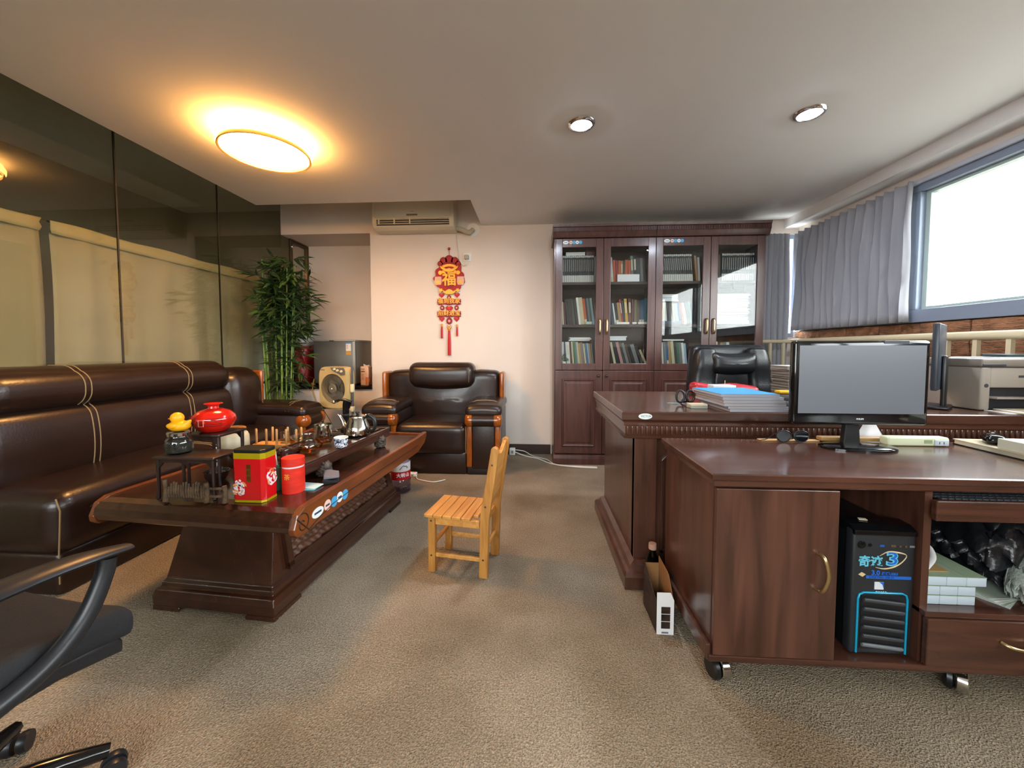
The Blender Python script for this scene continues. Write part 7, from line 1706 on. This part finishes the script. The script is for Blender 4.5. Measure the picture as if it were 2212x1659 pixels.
solo(MB().rb(px0 + 0.17, px0 + PW - 0.02, py0 + 0.06, py0 + 0.16, DZ + 0.2440, DZ + 0.258, 0.004, 1), 'dark_case', mat('dark_green_case', '1e3434', 0.4), 'dark green case lying on the paper on the printer', 'case', smooth=40)
# papers under / before the printer
random.seed(8)
for k in range(4):
    M = RZ(random.uniform(-0.12, 0.12), (px0 + 0.15 + 0.02 * k, py0 - 0.055, DZ + 0.0005 + 0.0032 * k))
    solo(MB().bb(-0.13, 0.13, -0.05, 0.05, 0, 0.003, M=M), 'paper_sheet', [PAPER, mat('tan_paper', 'a99a80', 0.7), PAPER, mat('tan_paper', 'a99a80', 0.7)][k], ['white', 'tan', 'bright white', 'topmost tan'][k] + ' paper sheet in the pile before the printer', 'paper')
cx = AY(2035, 850, 2.1).x
cp = thing('small_cup', 'small pale cup standing beside the printer in front of the stone wall', 'cup', (cx - 0.06, 2.25, DZ))
MB().lathe(shell([(0, 0), (0.02, 0), (0.024, 0.01), (0.026, 0.055)], 0.002), 20, c=(cx - 0.03, 2.25, DZ + 0.012)).build('cup', mat('pale_celadon', 'a9bfb4', 0.3), cp, smooth=50)
MB().lathe([(0, 0), (0.034, 0), (0.038, 0.006), (0, 0.008)], 20, c=(cx - 0.03, 2.25, DZ + 0.0005)).build('saucer', W_EBONY, cp, smooth=50)
# ================================================================== leather chair behind the desk
ex = AY(1572, 800, 2.92); EX, EY = ex.x, 2.92
ec = thing('executive_chair', 'black padded leather executive chair behind the big desk', 'chair', (EX, EY - 0.2, 0), 0.0)
def shape(u, v, w, p):
    k = 1 - 0.10 * max(0, w) - 0.02 * (1 - w)
    q = Vector((p.x * k, p.y + 0.05 * (u * u) * -1 * 0.6 + 0.02 * w, p.z))
    return q
MB().rb(EX - 0.295, EX + 0.295, EY - 0.02, EY + 0.10, 0.50, 1.115, 0.05, 5, 8, shape).build('back_shell', LEATHER_B, ec, smooth=60)
for s in (-1, 1):
    MB().rb(EX + s * 0.205 - 0.085, EX + s * 0.205 + 0.085, EY - 0.095, EY + 0.02, 0.56, 1.095, 0.055, 5, 8, lambda u, v, w, p: (p.x * (1 - 0.1 * w) - s * 0.028 * max(0, w) , p.y + 0.01 * math.sin(9 * w) * (1 if v < 0 else 0), p.z)).build('side_bolster', LEATHER_B, ec, smooth=60)
MB().rb(EX - 0.135, EX + 0.135, EY - 0.07, EY + 0.02, 0.55, 0.955, 0.03, 4, 6, lambda u, v, w, p: (p.x * (1 - 0.12 * w), p.y + (0.006 * math.exp(-(u * 9) ** 2) if v < 0 else 0), p.z)).build('back_cushion', LEATHER_B, ec, smooth=60)
MB().rb(EX - 0.165, EX + 0.165, EY - 0.115, EY + 0.0, 0.905, 1.065, 0.05, 5, 8, lambda u, v, w, p: (p.x, p.y - 0.02 * (1 - u * u) * (1 - w * w) * (1 if v < 0 else 0) , p.z - 0.02 * (1 - u * u) * (1 if w > 0 else 0.6) + 0.004)).build('head_cushion', LEATHER_B, ec, smooth=60)
MB().rb(EX - 0.27, EX + 0.27, EY - 0.50, EY + 0.0, 0.42, 0.54, 0.05, 4, 6).build('seat', LEATHER_B, ec, smooth=60)
for s in (-1, 1):
    MB().tube([(EX + s * 0.30, EY - 0.02, 0.70), (EX + s * 0.315, EY - 0.2, 0.70), (EX + s * 0.315, EY - 0.32, 0.68)], [0.03, 0.035, 0.03], 10, smooth=4).build('arm_pad', LEATHER_B, ec, smooth=60)
    MB().tube([(EX + s * 0.31, EY - 0.22, 0.68), (EX + s * 0.32, EY - 0.22, 0.5), (EX + s * 0.25, EY - 0.22, 0.43)], 0.02, 10, smooth=4).build('arm_bracket', BLACK, ec, smooth=60)
MB().lathe([(0.035, 0.09), (0.035, 0.25), (0.027, 0.26), (0.027, 0.40), (0.09, 0.41), (0.09, 0.42), (0, 0.42)], 18, c=(EX, EY - 0.25, 0)).build('gas_lift', BLACK, ec, smooth=40)
for k in range(5):
    a_ = 2 * PI * k / 5 + 0.3; c_, s_ = math.cos(a_), math.sin(a_)
    MB().tube([(EX + 0.03 * c_, EY - 0.25 + 0.03 * s_, 0.12), (EX + 0.28 * c_, EY - 0.25 + 0.28 * s_, 0.07)], [0.03, 0.02], 8).build('star_leg', BLACK, ec, smooth=60)
    MB().lathe([(0, -0.02), (0.026, -0.018), (0.028, 0), (0.026, 0.018), (0, 0.02)], 14, M=frame((EX + 0.285 * c_, EY - 0.25 + 0.285 * s_, 0.0285), (c_, s_, 0), (0, 0, 1))).build('castor', BLACK, ec, smooth=50)

# ================================================================== box and bottle between the desks
bq = [AZ(1397, 1335, 0), AZ(1425, 1372, 0), AZ(1460, 1372, 0)]
bx0, bx1 = 0.462, 0.525; by0, by1 = 1.425, 1.60
cbx = thing('carton_tray', 'open narrow printed cardboard carton on the floor between the desks', 'box', ((bx0 + bx1) / 2, (by0 + by1) / 2, 0))
CARD = mat('brown_cardboard', '8a6238', 0.8); PRNT = mat('dark_photo_print', '2c1e18', 0.5, var=0.9, vscale=28)
MB().bb(bx0, bx1, by0, by1, 0.0006, 0.003).build('bottom', CARD, cbx)
MB().prism([(by0, 0.0006), (by1, 0.0006), (by1, 0.19), (by0 + 0.03, 0.13), (by0, 0.13)], 'x', bx0, bx0 + 0.002).build('printed_side', PRNT, cbx)
MB().prism([(by0, 0.0006), (by1, 0.0006), (by1, 0.21), (by0 + 0.06, 0.20), (by0, 0.13)], 'x', bx1 - 0.002, bx1).build('cardboard_side', CARD, cbx)
MB().bb(bx0, bx1, by1 - 0.002, by1, 0.003, 0.18).build('back_end', CARD, cbx)
MB().prism([(bx0, 0.0006), (bx1, 0.0006), (bx1, 0.135), (bx1 - 0.012, 0.163), (bx0, 0.163)], 'z', 0, 0.002, M=Matrix(((1, 0, 0, 0), (0, 0, 1, by0 - 0.002), (0, 1, 0, 0), (0, 0, 0, 1)))).build('white_end', PAPER, cbx)
for k in range(3): MB().bb(bx0 + 0.016, bx1 - 0.014, by0 - 0.0035, by0 - 0.0025, 0.025 + 0.029 * k, 0.051 + 0.029 * k).build('end_picture', PRNT, cbx)
MB().bb(bx0 + 0.018, bx1 - 0.02, by0 - 0.0035, by0 - 0.0025, 0.006, 0.012).build('end_print', GREYP, cbx)
p = Vector((0.515, 1.66, 0))
db = thing('drink_bottle', 'dark plastic drink bottle with a pinkish cap behind the carton', 'bottle', p)
MB().lathe(shell([(0, 0), (0.026, 0.0), (0.031, 0.008), (0.031, 0.05), (0.028, 0.06), (0.031, 0.07), (0.031, 0.13), (0.026, 0.165), (0.014, 0.195), (0.0125, 0.21)], 0.0015), 20, c=p).build('bottle_body', pane('dim_clear_plastic', '9a948c', 1.45), db, smooth=45)
MB().lathe([(0, 0.003), (0.028, 0.004), (0.029, 0.05), (0.027, 0.06), (0.029, 0.07), (0.029, 0.12), (0, 0.12)], 20, c=p).build('drink', liquid('brown_drink', '4a2a16'), db, smooth=45)
MB().lathe([(0, 0.208), (0.0165, 0.208), (0.017, 0.214), (0.0165, 0.232), (0, 0.234)], 18, c=p).build('cap', mat('pinkish_cap', 'b08a7a', 0.5), db, smooth=40)
